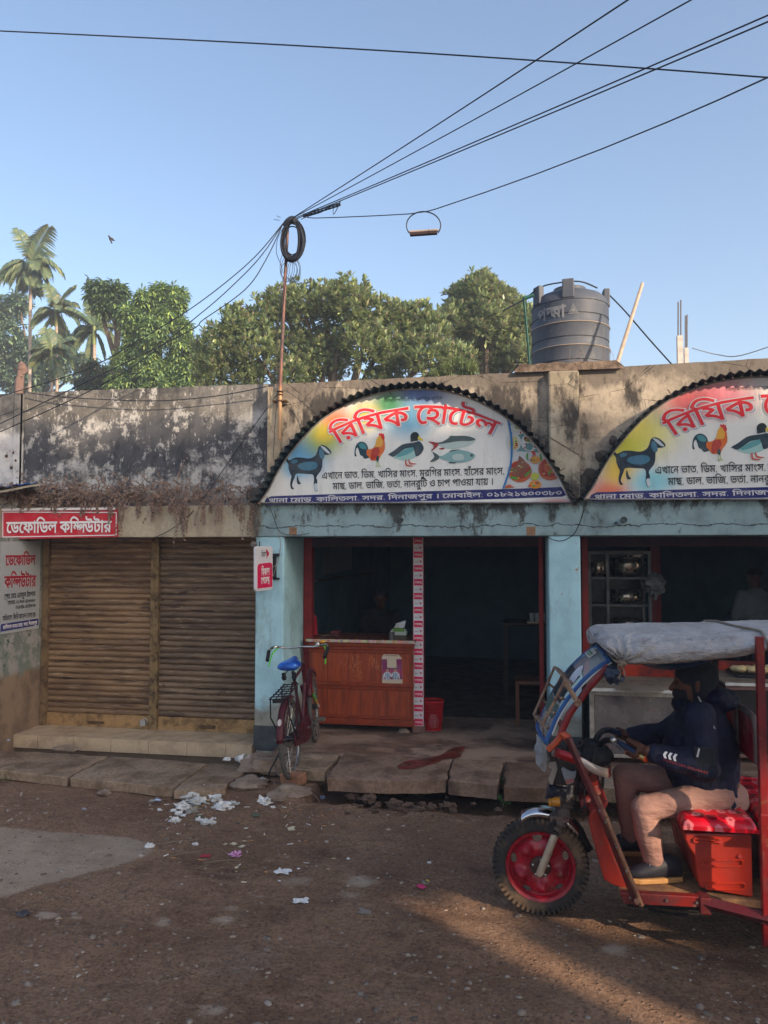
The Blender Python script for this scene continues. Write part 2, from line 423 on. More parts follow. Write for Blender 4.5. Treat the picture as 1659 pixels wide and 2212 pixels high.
# ---------------------------------------------------------------- drain slabs along the shops
def slabmat(name, c, d): return mat(name, c, .88, c2=d, scale=3.2, amt=.95, bump=.9, bs=24, fine=.6, spec=.2)
SM = [slabmat('slab_concrete', srgb(156, 134, 112), srgb(104, 82, 64)), slabmat('slab_damp', srgb(142, 116, 98), srgb(84, 62, 49)), slabmat('slab_dark', srgb(116, 92, 76), srgb(84, 64, 52))]
def rim(pts, amp=.012, step=.06):          # chipped outline
    o = []
    for i, p in enumerate(pts):
        b = pts[(i+1) % len(pts)]; k = max(1, int((b-p).length/step))
        for j in range(k):
            w = p.lerp(b, j/k); o.append(w+V(mnoise.noise(w*9), mnoise.noise(w*9+V(7, 3, 1)), 0)*amp*1.6)
    return o
def slab(pp, z, th, mt, label, name='concrete_slab', tilt=0, cat='slab', group='concrete slabs covering the drain'):
    a = rim([G(px, py, z) for px, py in pp])
    c = sum(a, Vector())/len(a)
    m = MB(); top = [p-c+V(0, 0, mnoise.noise(p*4)*.006) for p in a]
    ins = [p*.965+V(0, 0, .006) for p in top]; bot = [p*.985-V(0, 0, th) for p in top]; n = len(a)
    m.add(top+ins+bot, [tuple(range(n, 2*n))]+[(i, (i+1) % n, n+(i+1) % n, n+i) for i in range(n)]+[(2*n+i, 2*n+(i+1) % n, (i+1) % n, i) for i in range(n)])
    ar = sum((top[i].x*top[(i+1) % n].y-top[(i+1) % n].x*top[i].y) for i in range(n))
    if ar < 0: m.f = [t[::-1] for t in m.f]
    o = m.build(name, mt, smooth=True, ang=25); o.location = c; o.rotation_euler = (tilt, 0, tilt*.4)
    return tag(o, label, cat, group)
slab([(-90, 1626), (0, 1622), (110, 1627), (233, 1635), (143, 1681), (60, 1671), (0, 1665), (-90, 1660)], .075, .07, SM[0], 'grey concrete slab in front of the step at the left edge of the picture')
slab([(238, 1635), (340, 1641), (446, 1650), (392, 1689), (374, 1703), (260, 1692), (149, 1681)], .075, .07, SM[0], 'grey concrete slab in front of the tiled step, second from the left')
slab([(453, 1647), (500, 1647), (548, 1650), (510, 1681), (486, 1706), (440, 1712), (376, 1714), (396, 1688)], .055, .06, SM[0], 'cracked pale slab end sloping into the dirt above the rubbish heap', tilt=-.03)
slab([(586, 1640), (653, 1619), (700, 1621), (738, 1624), (722, 1648), (703, 1668), (650, 1664), (600, 1655)], .13, .08, SM[0], 'small grey slab under the bicycle, beside the long damp slab')
slab([(744, 1626), (860, 1633), (976, 1640), (970, 1664), (964, 1685), (840, 1688), (706, 1682), (724, 1655)], .15, .10, SM[1], 'long damp slab with a reddish wet stain in front of the counter')
slab([(980, 1640), (1086, 1645), (1080, 1672), (1072, 1696), (1020, 1692), (969, 1687), (974, 1664)], .15, .11, SM[1], 'short damp slab in front of the dark doorway, between two longer slabs')
slab([(1092, 1645), (1230, 1651), (1300, 1655), (1296, 1700), (1190, 1703), (1090, 1700)], .15, .11, SM[2], 'dark brown slab partly behind the front wheel of the red rickshaw')
slab([(1306, 1656), (1420, 1660), (1540, 1664), (1536, 1712), (1430, 1709), (1302, 1702)], .15, .11, SM[0], 'pale slab seen behind the legs of the rickshaw driver')
slab([(1546, 1664), (1680, 1668), (1800, 1672), (1800, 1720), (1680, 1716), (1542, 1712)], .15, .11, SM[1], 'slab behind the red rickshaw seats at the right edge')
# wet red stain on the apron and the long slab
def stain(pp, z, name, mt, label):
    a = closedpath([G(px, py, z) for px, py in pp], 6); a = rim(a, .014, .02)
    v, f = fill([np.array([(p.x, p.y) for p in a])]); m = MB(); m.add([(p[0], p[1], z) for p in v], [tuple(t) for t in f])
    return tag(m.build(name, mt), label, 'stain', kind='stuff')
q = N('wet_red_stain'); cc = q.mix(q.ramp(q.noise(9, 5), .4, .65), srgb(112, 40, 30), srgb(74, 28, 22)); WET = q.done(cc, .4, 0, .35); q.put(q.b, 'Alpha', q.ramp(q.noise(7, 7, .72, q.map((1, 1.6, 1))), .36, .50, .0, .95))
stain([(862, 1651), (900, 1641), (930, 1636), (955, 1627), (985, 1614), (1003, 1614), (1000, 1625), (992, 1636), (960, 1640), (935, 1650), (900, 1658), (870, 1661)], .162, 'stain', WET, 'dark red wet stain spilled across the slab and the doorway floor')
# rubble and stones
def rock(px, py, z, w, h, d, mt, label, name='stone', seed=0, cat='stone', group=None, rot=0):
    c = G(px, py, z); m = MB(); m.blob((0, 0, 0), (w/2, d/2, h/2), 12, 8, .5, 1.7, seed)
    o = m.build(name, mt, smooth=True, ang=28); o.location = c+V(0, 0, h*.3); o.rotation_euler = (0, 0, rot)
    return tag(o, label, cat, group)
RK = mat('rubble', srgb(140, 122, 106), .9, c2=srgb(98, 80, 68), scale=9, amt=.8, bump=.5, bs=35)
RB_ = mat('brick', srgb(150, 106, 80), .9, c2=srgb(110, 78, 60), scale=12, amt=.8, bump=.5, bs=60)
for i, a in enumerate([(570, 1664, .05, .42, .16, .26, 'broad earthy rubble lump left of the bicycle wheel'), (540, 1700, .03, .36, .10, .22, 'flat broken slab piece beside the litter heap'), (628, 1722, .0, .34, .12, .22, 'rounded concrete lump below the rear bicycle wheel'),
       (690, 1684, .02, .34, .10, .24, 'earth-covered lump beneath the corner of the small slab'), (600, 1732, .0, .17, .10, .14, 'small pale rubble stone at the foot of the rounded lump'), (420, 1722, .0, .32, .06, .22, 'thin broken slab piece under the white litter heap'), (660, 1655, .06, .4, .12, .2, 'rubble packed under the small grey slab')]):
    rock(*a[:6], RK, a[6], 'rubble_stone', 11+i*3, 'rubble', 'rubble under the bicycle')
rock(225, 1717, .0, .12, .055, .07, RK, 'flat pale stone lying on the dirt in front of the left slabs', seed=4)
rock(145, 1622, .06, .28, .06, .1, RK, 'long pale stone against the foot of the tiled step', seed=9)
m = MB(); m.box(-.10, .10, -.06, .055, -.045, .045); o = m.build('brick', RB_, bev=.012); o.location = G(634, 1692, .055)+V(0, 0, .04); o.rotation_euler = (.05, -.06, -.35)
tag(o, 'broken brown brick wedged behind the rear bicycle wheel', 'brick')
cr_ = random.Random(8); CL = [(880, 1745, .13), (905, 1752, .1), (850, 1740, .12), (930, 1748, .09), (795, 1728, .12), (965, 1742, .1), (760, 1722, .1)]+[(cr_.gauss(885, 75), cr_.gauss(1744, 11), cr_.uniform(.02, .065)) for _ in range(42)]
for i, (px, py, s) in enumerate(CL):
    c = G(px, py, 0); m = MB(); m.blob((0, 0, 0), (s/2, s*.36, s*.26), 14, 9, 1.0, 2.6, i*5+2); o = m.build('earth_clod', mat('clod', srgb(92, 72, 60), .95, c2=srgb(62, 48, 40), scale=20, bump=.6, bs=60), smooth=True, ang=50); o.location = c+V(0, 0, .005)
    tag(o, 'brown clod of dug earth in the gutter below the slabs', 'clod', 'earth clods along the gutter')
# ================================================================ left shop with the rolling shutters
SY = .43                                    # shutters stand back behind the fascia
X0 = W(91, 1560, SY).x; XP = W(549, 1500, 0).x
def plaster(name, z0, z1, white, grime, dark, mold, seed, crack=True):
    """weathered lime plaster: pale coat, grey upper band and black mould in ragged patches"""
    q = N(name); st = q.map((1, 1, .45), (seed, seed*2, 0)); ev = q.map((1, 1, 1), (seed*3, 0, seed)); zz = q.xyz()[2]
    c = q.mix(q.ramp(q.noise(2.5, 6, .65, ev), .35, .7), white, grime)
    band = q.math('ADD', q.math('MULTIPLY', q.ramp(zz, z0, z1, 0, 1), .42), q.math('MULTIPLY', q.noise(1.6, 7, .68, st), 1.0))
    c = q.mix(q.ramp(q.math('ADD', q.math('MULTIPLY', q.noise(1.9, 8, .72, st), 1.0), mold), .47, .56), c, dark)
    c = q.mix(q.ramp(band, .68, .80, 0, .85), c, grime)
    c = q.mix(q.ramp(q.noise(24, 5, .7, st), .5, .72, 0, .55), c, tuple(x*.4 for x in dark[:3])+(1,))
    c = q.mix(q.ramp(q.noise(34, 4, .7, q.map((1, 1, .3), (seed, 1, 0))), .62, .72, 0, .5), c, white)
    if crack:
        ck = q.vor(1.5, q.map((1, 1, 1.7), (seed, 0, 0)), 'Distance', 'DISTANCE_TO_EDGE')
        wob = q.math('ADD', ck, q.math('MULTIPLY', q.noise(9, 4, .6, ev), .03)); wob = q.math('SUBTRACT', wob, .015)
        c = q.mix(q.ramp(wob, .002, .006, .8, 0), c, srgb(52, 46, 42))
    q.bump(q.noise(18, 8, .7, ev), .5, .015)
    return q.done(c, .93, 0, .1)
MOLD = N('mouldy_plaster'); q = MOLD; st = q.map((1, 1, .55)); zz = q.xyz()[2]; xx = q.xyz()[0]
nn = q.math('ADD', q.noise(1.7, 10, .78, q.map((.8, 1, 1), (3.1, 0, 2))), q.math('MULTIPLY', q.noise(9, 5, .7, st), .18))
mask = q.math('ADD', nn, q.math('MULTIPLY', q.math('ABSOLUTE', q.math('SUBTRACT', zz, 3.15)), -.22)); mask = q.math('ADD', mask, q.math('MULTIPLY', q.math('ADD', xx, 3.6), -.035))
c = q.mix(q.ramp(q.noise(3, 6), .35, .7), srgb(196, 193, 188), srgb(150, 148, 144))
c = q.mix(q.ramp(mask, .44, .53, 0, .92), c, srgb(66, 68, 74))
c = q.mix(q.ramp(q.noise(13, 6, .72, st), .5, .66, 0, .5), c, srgb(40, 42, 46))
top = q.ramp(q.math('ADD', zz, q.math('MULTIPLY', q.noise(2.2, 6, .6), .35)), 3.50, 3.62)
c = q.mix(q.math('MULTIPLY', top, .8), c, q.mix(q.ramp(q.noise(3.5, 7, .7), .38, .66), srgb(116, 112, 106), srgb(70, 70, 70)))
c = q.mix(q.ramp(q.noise(4.2, 8, .8, q.map((1, 1, .8), (7, 2, 1))), .545, .60, 0, .8), c, srgb(186, 184, 180)); c = q.mix(q.ramp(q.noise(42, 3, .6, q.map((1, 1, .25))), .64, .71, 0, .6), c, srgb(205, 202, 196))
c = q.mix(q.ramp(q.noise(9, 6, .7, q.map((1.6, 1, .12), (5, 0, 0))), .54, .70, 0, .55), c, srgb(52, 52, 54))
c = q.mix(q.ramp(zz, 2.45, 2.66, .55, 0), c, srgb(108, 96, 92))
q.bump(q.noise(20, 8, .7), .5, .012); MOLDM = q.done(c, .94, 0, .1)
shop = thing('shop_building', 'low shop with mouldy plaster wall above two closed rolling shutters', 'shop', W(320, 1600, SY))
xa = W(54, 848, .18).x; xb = W(580, 829, .18).x
m = MB(); zt = lambda x: 3.66+.0*x
m.grid(lambda u, v: V(xa+(xb-xa)*u, .18, 2.3+(W(54+526*u, 848-19*u, .18).z+.008*mnoise.noise(V(u*30, 0, 0))-2.3)*v), 60, 2)
m.grid(lambda u, v: V(xa+(xb-xa)*u, .18+.2*v, W(54+526*u, 848-19*u, .18).z+.008*mnoise.noise(V(u*30, 0, 0))), 60, 1)
m.box(xa, xb, .36, .40, 2.3, 3.6)
m.build('wall', MOLDM, shop)
FAS = mat('cream_fascia', srgb(186, 174, 150), .9, c2=srgb(122, 104, 88), scale=3, amt=.8, bump=.3, bs=25, streak=(1.2, 1, .35), fine=.3)
m = MB(); m.box(-8, XP-.002, 0, SY+.02, 2.125, 2.435); m.build('fascia', FAS, shop, bev=.006)
# side wall that comes forward at the left, peeling paint
q = N('peeling_wall'); zz = q.xyz()[2]; nz = q.math('ADD', zz, q.math('MULTIPLY', q.noise(5, 6), .4))
c = q.mix(q.ramp(q.noise(6, 7, .7), .44, .56), srgb(150, 146, 140), srgb(116, 122, 112)); c = q.mix(q.ramp(q.noise(16, 5, .7), .58, .64), c, srgb(62, 84, 74))
lo = q.mix(q.ramp(q.noise(4, 6), .4, .65), srgb(142, 120, 98), srgb(110, 92, 78)); c = q.mix(q.ramp(nz, .88, .98, 1, 0), c, lo); q.bump(q.noise(14, 8, .7), .6, .02)
m = MB(); m.box(X0-.25, X0, -1.0, SY+.05, -.1, 2.12); m.build('side_wall', q.done(c, .93, 0, .1), shop)
# shutters
def shuttermat(name, a, b, seed):
    q = N(name); st = q.map((.35, 1, 5), (seed, 0, 0)); col = q.mix(q.ramp(q.noise(2.2, 6, .65, q.map((.5, 1, 1.6), (seed, 0, 0))), .34, .7), a, b)
    col = q.mix(q.ramp(q.noise(11, 7, .75, st), .57, .64, 0, .85), col, srgb(170, 148, 122)); col = q.mix(q.ramp(q.noise(6, 7, .75, st), .50, .64, 0, .85), col, srgb(58, 44, 36))
    bx = q.math('SUBTRACT', 1, q.ramp(q.noise(2, 6, .7, q.map((1, 1, 3), (seed*2, 0, 0))), .62, .68)); col = q.mix(bx, srgb(66, 50, 40), col)
    return q.done(col, .6, .25, .35)
def shutter(pxa, pxb, mt, zb):
    a, b = W(pxa, 1400, SY).x, W(pxb, 1400, SY).x; m = MB(); n = 31; h = (2.14-zb-.12)/n
    prof = []
    for i in range(n):
        z = zb+.12+i*h
        prof += [(0, z+.004), (-.006, z+.008), (-.014, z+h*.35), (-.015, z+h*.6), (-.008, z+h*.86), (.004, z+h-.002)]
    K = 12; vs = [(a+(b-a)*k/K, SY+p[0]+.007*mnoise.noise(V(k*.6, p[1]*2.3, a)), p[1]) for p in prof for k in range(K+1)]
    m.add(vs, [(i*(K+1)+k, i*(K+1)+k+1, (i+1)*(K+1)+k+1, (i+1)*(K+1)+k) for i in range(len(prof)-1) for k in range(K)])
    o = m.build('rolling_shutter', mt, shop, smooth=True, ang=55)
    r = MB(); r.box(a+.01, b-.01, SY-.018, SY+.012, zb+.005, zb+.125); r.box(a+.01, b-.01, SY-.03, SY+.012, zb-.004, zb+.018)
    for k in range(7): x = a+(b-a)*(k+.5)/7; r.box(x-.006, x+.006, SY-.024, SY-.015, zb+.06, zb+.072)
    r.build('bottom_rail', RAILM, o, bev=.003)
    hd = MB(); c = (a+b)/2; hd.box(c-.09, c+.09, SY-.04, SY-.017, zb+.03, zb+.055); hd.build('lift_handle', RUST, o, bev=.004)
    return o
RAILM = mat('yellowed_steel', srgb(172, 138, 94), .6, .2, c2=srgb(84, 64, 44), scale=8, amt=.8, fine=.35)
RUST = mat('rusted_steel', srgb(104, 82, 60), .75, .2, c2=srgb(54, 38, 30), scale=16, amt=.9, fine=.4)
zs = G(300, 1572, .12).z+.005
shutter(100, 327, shuttermat('brown_shutter', srgb(146, 118, 88), srgb(106, 82, 62), 1.3), .135); shutter(338, 566, shuttermat('dark_brown_shutter', srgb(128, 107, 86), srgb(94, 76, 60), 6.1), .135)
m = MB(); m.box(X0+.005, W(101, 1400, SY-.05).x, SY-.06, SY+.02, .12, 2.125); m.build('guide_post', mat('post_paint', srgb(128, 104, 74), .7, .1, c2=srgb(70, 52, 38), scale=9, amt=.9, fine=.4), shop, bev=.004)
m = MB(); a, b = W(324, 1400, SY-.05).x, W(341, 1400, SY-.05).x; m.box(a, b, SY-.06, SY+.02, .12, 2.125); m.box((a+b)/2-.006, (a+b)/2+.006, SY-.066, SY-.055, .2, 2.0); m.build('centre_post', mat('post_yellow', srgb(140, 116, 80), .7, .1, c2=srgb(58, 44, 34), scale=12, amt=.95, fine=.5), shop, bev=.004)
# tiled step
x1 = W(28, 1600, -.04).x; TILE = mat('step_tile', srgb(190, 168, 140), .5, c2=srgb(146, 124, 100), scale=4, amt=.7, fine=.25, spec=.4); GROUT = mat('step_grout', srgb(96, 82, 68), .9)
m = MB(); m.box(X0, XP+.02, -.032, SY+.04, -.1, .118); stp = m.build('step', GROUT, shop)
m = MB(); jx = [x1+.0]+[W(p, 1600, -.04).x for p in (82, 160, 240, 321, 404, 488)]+[XP-.003]
for i in range(len(jx)-1): m.box(jx[i]+.002, jx[i+1]-.002, -.046, -.03, .0, .119)
m.box(x1, XP-.003, -.048, SY+.02, .119, .130)
m.build('step_tiles', TILE, stp, bev=.002)
pl = MB(); c = W(309, 1562, SY-.075); pl.box(c.x-.03, c.x+.03, c.y-.015, c.y+.012, c.z-.03, c.z+.03); pl.tube(arc((c.x+.02, c.y, c.z+.02), .028, R(-60), R(190), 10), .005, 6)
o = pl.build('padlock', mat('steel_bright', srgb(190, 190, 190), .35, .8), None, bev=.004); tag(o, 'small silver padlock at the foot of the post between the shutters', 'padlock')

# pale wall of the next house at the far left
nb = thing('neighbour_wall', 'whitewashed wall with grey top at the left edge beside the mouldy wall', 'wall', W(20, 1040, .12))
m = MB(); m.box(-9, xa-.004, .12, .4, 2.44, W(30, 850, .12).z); m.box(xa-.07, xa-.004, .105, .15, 2.44, W(50, 850, .12).z+.004)
q = N('whitewash'); zz = q.xyz()[2]; tp = q.ramp(q.math('ADD', zz, q.math('MULTIPLY', q.noise(4, 6), .5)), 3.45, 3.6); c = q.mix(q.ramp(q.noise(5, 6), .45, .7), srgb(206, 204, 200), srgb(166, 164, 162)); c = q.mix(tp, c, q.mix(q.ramp(q.noise(6, 6), .4, .65), srgb(104, 104, 104), srgb(70, 70, 72))); c = q.mix(q.ramp(q.noise(9, 7, .75), .60, .66), c, srgb(70, 66, 62)); q.bump(q.noise(20, 6), .4)
m.build('wall', q.done(c, .92, 0, .1), nb)
m = MB()
for (px, py) in ((30, 978), (35, 995), (25, 1010), (14, 985)): c = W(px, py, .115); m.blob(c, .018, 8, 5)
m.build('bolt', RUST, nb)
# bit of blue tarp and board sheltering something at the far left
aw = thing('tarp_awning', 'blue tarp and loose board sticking out over the ledge at the left edge', 'awning', W(30, 1058, -.1))
m = MB(); m.grid(lambda u, v: W(-60+145*u, 1072-24*u-2*v, -.3+.42*v)+V(0, 0, .004*math.sin(u*9)), 14, 3); m.build('board', mat('board_ply', srgb(178, 164, 142), .8, c2=srgb(120, 104, 86)), aw, solid=.015)
m = MB(); m.grid(lambda u, v: W(-60+140*u, 1061-16*u, -.1+.3*v)+V(0, 0, .02*mnoise.noise(V(u*8, v*3, 0))+.015*abs(math.sin(u*17))), 26, 4); m.build('blue_tarp', mat('tarp_blue', srgb(40, 82, 150), .5, c2=srgb(70, 100, 150)), aw, solid=.004)

# ---------------------------------------------------------------- red banner over the shutters
BAN = 'ডেফোডিল কম্পিউটার'
bn = thing('shop_banner', 'red cloth banner with white Bengali lettering hung on the fascia', 'banner', W(130, 1130, -.03))
RED = flat('vinyl_red', srgb(196, 30, 48), .5); WHT = flat('vinyl_white', srgb(226, 222, 220), .5); NAVY = flat('vinyl_navy', srgb(34, 40, 108), .5); BLACK = flat('ink_black', srgb(22, 24, 30), .5, .05)
def sheet(mb, a, b, c, d, nu=20, nv=4, amp=.004, f=6.0):     # a tl, b tr, c br, d bl
    def fn(u, v):
        p = a.lerp(b, u).lerp(d.lerp(c, u), v); return p+V(0, -abs(amp*mnoise.noise(p*f)), 0)
    return mb.grid(fn, nu, nv)
tl, tr, br, bl = W(4, 1098, -.03), W(255, 1100, -.03), W(256, 1160, -.03), W(4, 1165, -.03)
m = MB(); sheet(m, tl, tr, br, bl, 40, 8, .006); m.build('cloth', RED, bn, smooth=True)
m = MB(); ins = lambda p, s, t: W(p[0]+s, p[1]+t, -.045)
for (a, b) in (((6, 1106), (251, 1107)), ((251, 1107), (251, 1156)), ((251, 1156), (6, 1160)), ((6, 1160), (6, 1106))):
    pa, pb = W(*a, -.041), W(*b, -.041); d = (pb-pa).normalized(); nn_ = V(-d.z, 0, d.x)*.005
    m.add([pa-nn_, pb-nn_, pb+nn_, pa+nn_], [(0, 1, 2, 3)])
m.build('border', WHT, bn)
m = MB(); m.box(W(6, 1098, -.03).x, W(250, 1098, -.03).x, -.05, -.034, W(130, 1100, -.03).z-.012, W(130, 1100, -.03).z+.012); m.build('top_fold', WHT, bn, bev=.004)
m = MB(); text(m, BAN, W(14, 1151, -.042), W(240, 1149, -.042), (0, -.001, 0), 1.28, .05); m.build('lettering', WHT, bn)

# ---------------------------------------------------------------- notice board on the side wall
bd = thing('notice_board', 'white notice sheet with red and black Bengali lines on the side wall', 'notice board', X(40, 1270, X0+.01))
xq = X0+.012; rb = lambda p: X(p[0]*.1001, 1161+p[1]*.1001, xq)
BD = flat('board_sheet', srgb(158, 160, 160), .6)
m = MB(); pts = [rb((20, 90)), rb((880, 80)), rb((835, 1960)), rb((-10, 2100))]; m.prism(pts, (-.008, 0, 0)); m.build('sheet', BD, bd)
CRIM = flat('ink_crimson', srgb(156, 26, 40), .5)
m = MB()
for s, a, b, h, bo in ((BAN.split()[0], (115, 600), (755, 585), 1.35, .05), (BAN.split()[1], (90, 1085), (765, 1050), 1.45, .05)): m = MB(); text(m, s, rb(a), rb(b), (.003, 0, 0), h, bo); m.build('red_lettering', CRIM, bd)
m = MB()
for s, a, b, h, bo in (('প্রোঃ মোঃ এনামুল ইসলাম', (90, 1330), (755, 1262), 1.5, .03), ('মোবাঃ ০১৭৬০-৫৮৬০৬০', (160, 1448), (755, 1388), 1.2, .03), ('০১৮৪৯-৫৩৪৬২৬', (330, 1545), (760, 1495), 1.2, .03), ('অভিযোগ, জিডি আবেদন লেখা হয়।', (50, 1800), (770, 1708), 1.9, .02)):
    m = MB(); text(m, s, rb(a), rb(b), (.003, 0, 0), h, bo); m.build('black_lettering', BLACK, bd)
m = MB(); m.prism([rb((20, 1872)), rb((825, 1748)), rb((822, 1890)), rb((5, 2035))], (.003, 0, 0)); m.build('blue_band', NAVY, bd)
m = MB(); text(m, 'কালিতলা থানার মোড়, সদর, দিনাজপুর', rb((50, 1985)), rb((785, 1870)), (.006, 0, 0), 1.5, .03); m.build('white_lettering', WHT, bd)

# ---------------------------------------------------------------- dry creeper on the ledge
m = MB(); DRY = mat('dry_creeper', srgb(140, 118, 104), .9, c2=srgb(100, 82, 74), scale=14)
def strand(p, d, L, r=.003, fall=.5, leaf=.5, n=6):
    pts = [Vector(p)]; d = Vector(d).normalized()
    for i in range(n):
        d = (d+V(random.uniform(-.5, .5), random.uniform(-.4, .2), random.uniform(-.5, .45)-fall)).normalized(); pts.append(pts[-1]+d*L/n)
    m.tube(pts, [r]*n+[r*.5], 3, False)
    for q_ in pts[1:]:
        for k in range(2):
            if random.random() < leaf:
                a = V(random.gauss(0, 1), random.gauss(0, 1), random.gauss(0, 1)).normalized()*random.uniform(.008, .022); b = a.orthogonal().normalized()*random.uniform(.005, .013)
                m.add([q_-a+b*.2, q_+b, q_+a, q_-b], [(0, 1, 2, 3)])
for i in range(700):
    px = random.triangular(-20, 575, 180) if random.random() < .6 else random.uniform(-20, 575); u = px/550
    pile = 1.0 if px < 420 else .75
    p = W(px, random.gauss(1076, 8) if random.random() < .75 else random.gauss(1055, 10)*1, random.uniform(-.04, .16))
    strand(p, (random.uniform(-1, 1), random.uniform(-.5, .2), random.uniform(-.1, .9)), random.uniform(.08, .26)*pile, .0022, random.uniform(.0, .4), .55)
for px, L in ((440, .25), (300, .14), (265, .32), (240, .2), (395, .33), (388, .40), (402, .30), (392, .22), (350, .12), (120, .1), (60, .1), (180, .14), (330, .18), (475, .2), (520, .16), (540, .35), (545, .3), (210, .12), (505, .1), (452, .1), (370, .12)):
    for k in range(5): strand(W(px+random.gauss(0, 5), 1086, -.02-random.random()*.03), (0, -.25, -.3), L*random.uniform(.6, 1.15), .0022, 1.1, .8, 9)
tag(m.build('dry_creeper', DRY), 'dry brown creeper trailing along the ledge and over the red banner', 'creeper', kind='stuff')
# ================================================================ eating house with the arched signs
DY = .72; FZ = .145
eat = thing('restaurant_building', 'pale blue eating house with open front under the two arched signs', 'restaurant', W(900, 1590, .3))
PARA = plaster('parapet_plaster', 3.3, 3.7, srgb(178, 166, 148), srgb(112, 104, 96), srgb(72, 68, 65), -.02, 2.2)
PILA = plaster('pilaster_plaster', 3.3, 3.72, srgb(190, 180, 158), srgb(140, 130, 114), srgb(76, 72, 68), -.06, 5.5)
PALE = plaster('pale_plaster', 3.4, 3.9, srgb(200, 184, 156), srgb(150, 132, 110), srgb(110, 96, 84), -.17, 8.1, False)
xl = W(581, 829, .05).x
def topz(x): 
    return np.interp(x, [-2.4, -1.0, .3, .75, 2.2, 4.6], [3.635, 3.648, 3.66, 3.672, 3.70, 3.74])+.008*mnoise.noise(V(x*6, 3, 0))
m = MB(); x9 = 4.6
m.grid(lambda u, v: V(xl+(x9-xl)*u, .05, 2.3+(topz(xl+(x9-xl)*u)-2.3)*v), 110, 2); m.grid(lambda u, v: V(xl+(x9-xl)*u, .05+.16*v, topz(xl+(x9-xl)*u)), 110, 1); m.box(xl+.003, x9, .19, .215, 2.3, 3.6)
m.build('parapet', PARA, eat, smooth=True, ang=40)
m = MB(); m.box(xl-.004, W(606, 860, .02).x, .012, .1, 2.45, 3.60); m.build('corner_strip', PALE, eat, bev=.01)
a, b = W(1185, 900, -.03).x, W(1252, 900, -.03).x
m = MB(); m.box(a, b, -.035, .1, 2.46, W(1220, 800, -.03).z); m.build('pilaster', PILA, eat, bev=.02)
m = MB(); a, b = W(612, 840, -.02).x, W(640, 840, -.02).x
q = N('blue_beam'); st = q.map((1, 1, .5)); zz = q.xyz()[2]
c = q.mix(q.ramp(q.noise(3, 6), .4, .7), srgb(140, 164, 168), srgb(112, 130, 132)); up = q.ramp(zz, 2.2, 2.45, 0, .10)
c = q.mix(q.ramp(q.math('ADD', q.noise(3.8, 9, .77, st), up), .53, .63, 0, .9), c, srgb(62, 60, 56)); c = q.mix(q.ramp(q.noise(7, 6, .7, q.map((1, 1, 1), (4, 4, 4))), .64, .68, 0, .8), c, srgb(170, 158, 138)); q.bump(q.noise(16, 7, .7), .4, .012)
ck = q.math('ABSOLUTE', q.math('SUBTRACT', q.math('ADD', zz, q.math('MULTIPLY', q.noise(3, 5, .7), .16)), 2.30)); c = q.mix(q.ramp(ck, .003, .007, .85, 0), c, srgb(40, 40, 40))
BEAM = q.done(c, .9, 0, .15)
m = MB(); m.box(XP, 4.6, -.012, DY+.1, 2.127, 2.455); bm = m.build('beam', BEAM, eat, bev=.008)
m = MB()
for px, py, s in ((633, 1147, .075), (1147, 1147, .08)): c = W(px, py, -.014); m.box(c.x-s/2, c.x+s/2, -.018, 0, c.z-s/2, c.z+s/2)
m.build('exposed_brick', mat('brick_face', srgb(150, 116, 88), .9, c2=srgb(84, 66, 54), scale=18, bump=.6), bm)
m = MB()
for px, py, r in ((1347, 1123, .028), (868, 1123, .018), (1330, 1130, .012)): c = W(px, py, -.012); m.lathe([(r, 0), (r, .03), (r*.6, .03), (r*.6, -.01), (.001, -.012)], c, 14, Matrix.Rotation(R(90), 3, 'X'))
m.build('pipe_end', mat('pipe_dark', srgb(60, 62, 64), .6), bm)
# pillars
q = N('blue_pillar'); zz = q.xyz()[2]; nz = q.math('ADD', zz, q.math('MULTIPLY', q.noise(3.5, 7, .7), .9))
c = q.mix(q.ramp(q.noise(3, 6), .4, .7), srgb(168, 208, 218), srgb(150, 188, 198)); c = q.mix(q.ramp(q.noise(2.2, 9, .76, q.map((1, 1, .4))), .50, .66, 0, .6), c, srgb(116, 128, 122))
c = q.mix(q.ramp(nz, .86, 1.14, .9, 0), c, q.mix(q.ramp(q.noise(6, 6), .4, .7), srgb(150, 142, 126), srgb(110, 104, 92))); c = q.mix(q.ramp(q.noise(30, 5, .7), .66, .70), c, srgb(50, 52, 52))
ev = q.map((1, 1, 1), (3, 1, 2)); c = q.mix(q.ramp(q.noise(2.6, 8, .75, ev), .665, .685), c, srgb(158, 128, 104)); q.bump(q.noise(14, 7, .7), .35, .012)
PIL = q.done(c, .8, 0, .25)
DARKBASE = mat('dark_base_paint', srgb(70, 74, 78), .85, c2=srgb(44, 46, 48), scale=6, bump=.3)
def pillar(a, b, zb):
    m = MB(); m.box(a, b, 0, DY+.12, -.1, 2.127); o = m.build('pillar', PIL, eat, bev=.012)
    k = MB(); k.box(a-.006, b+.006, -.008, DY+.13, zb, zb+.24); k.build('painted_base', DARKBASE, o, bev=.01)
    return o
p1a, p1b = XP+.003, W(612, 1400, 0).x; p2a, p2b = W(1186, 1300, 0).x, W(1255, 1300, 0).x
pillar(p1a, p1b, .07); pillar(p2a, p2b, .08)
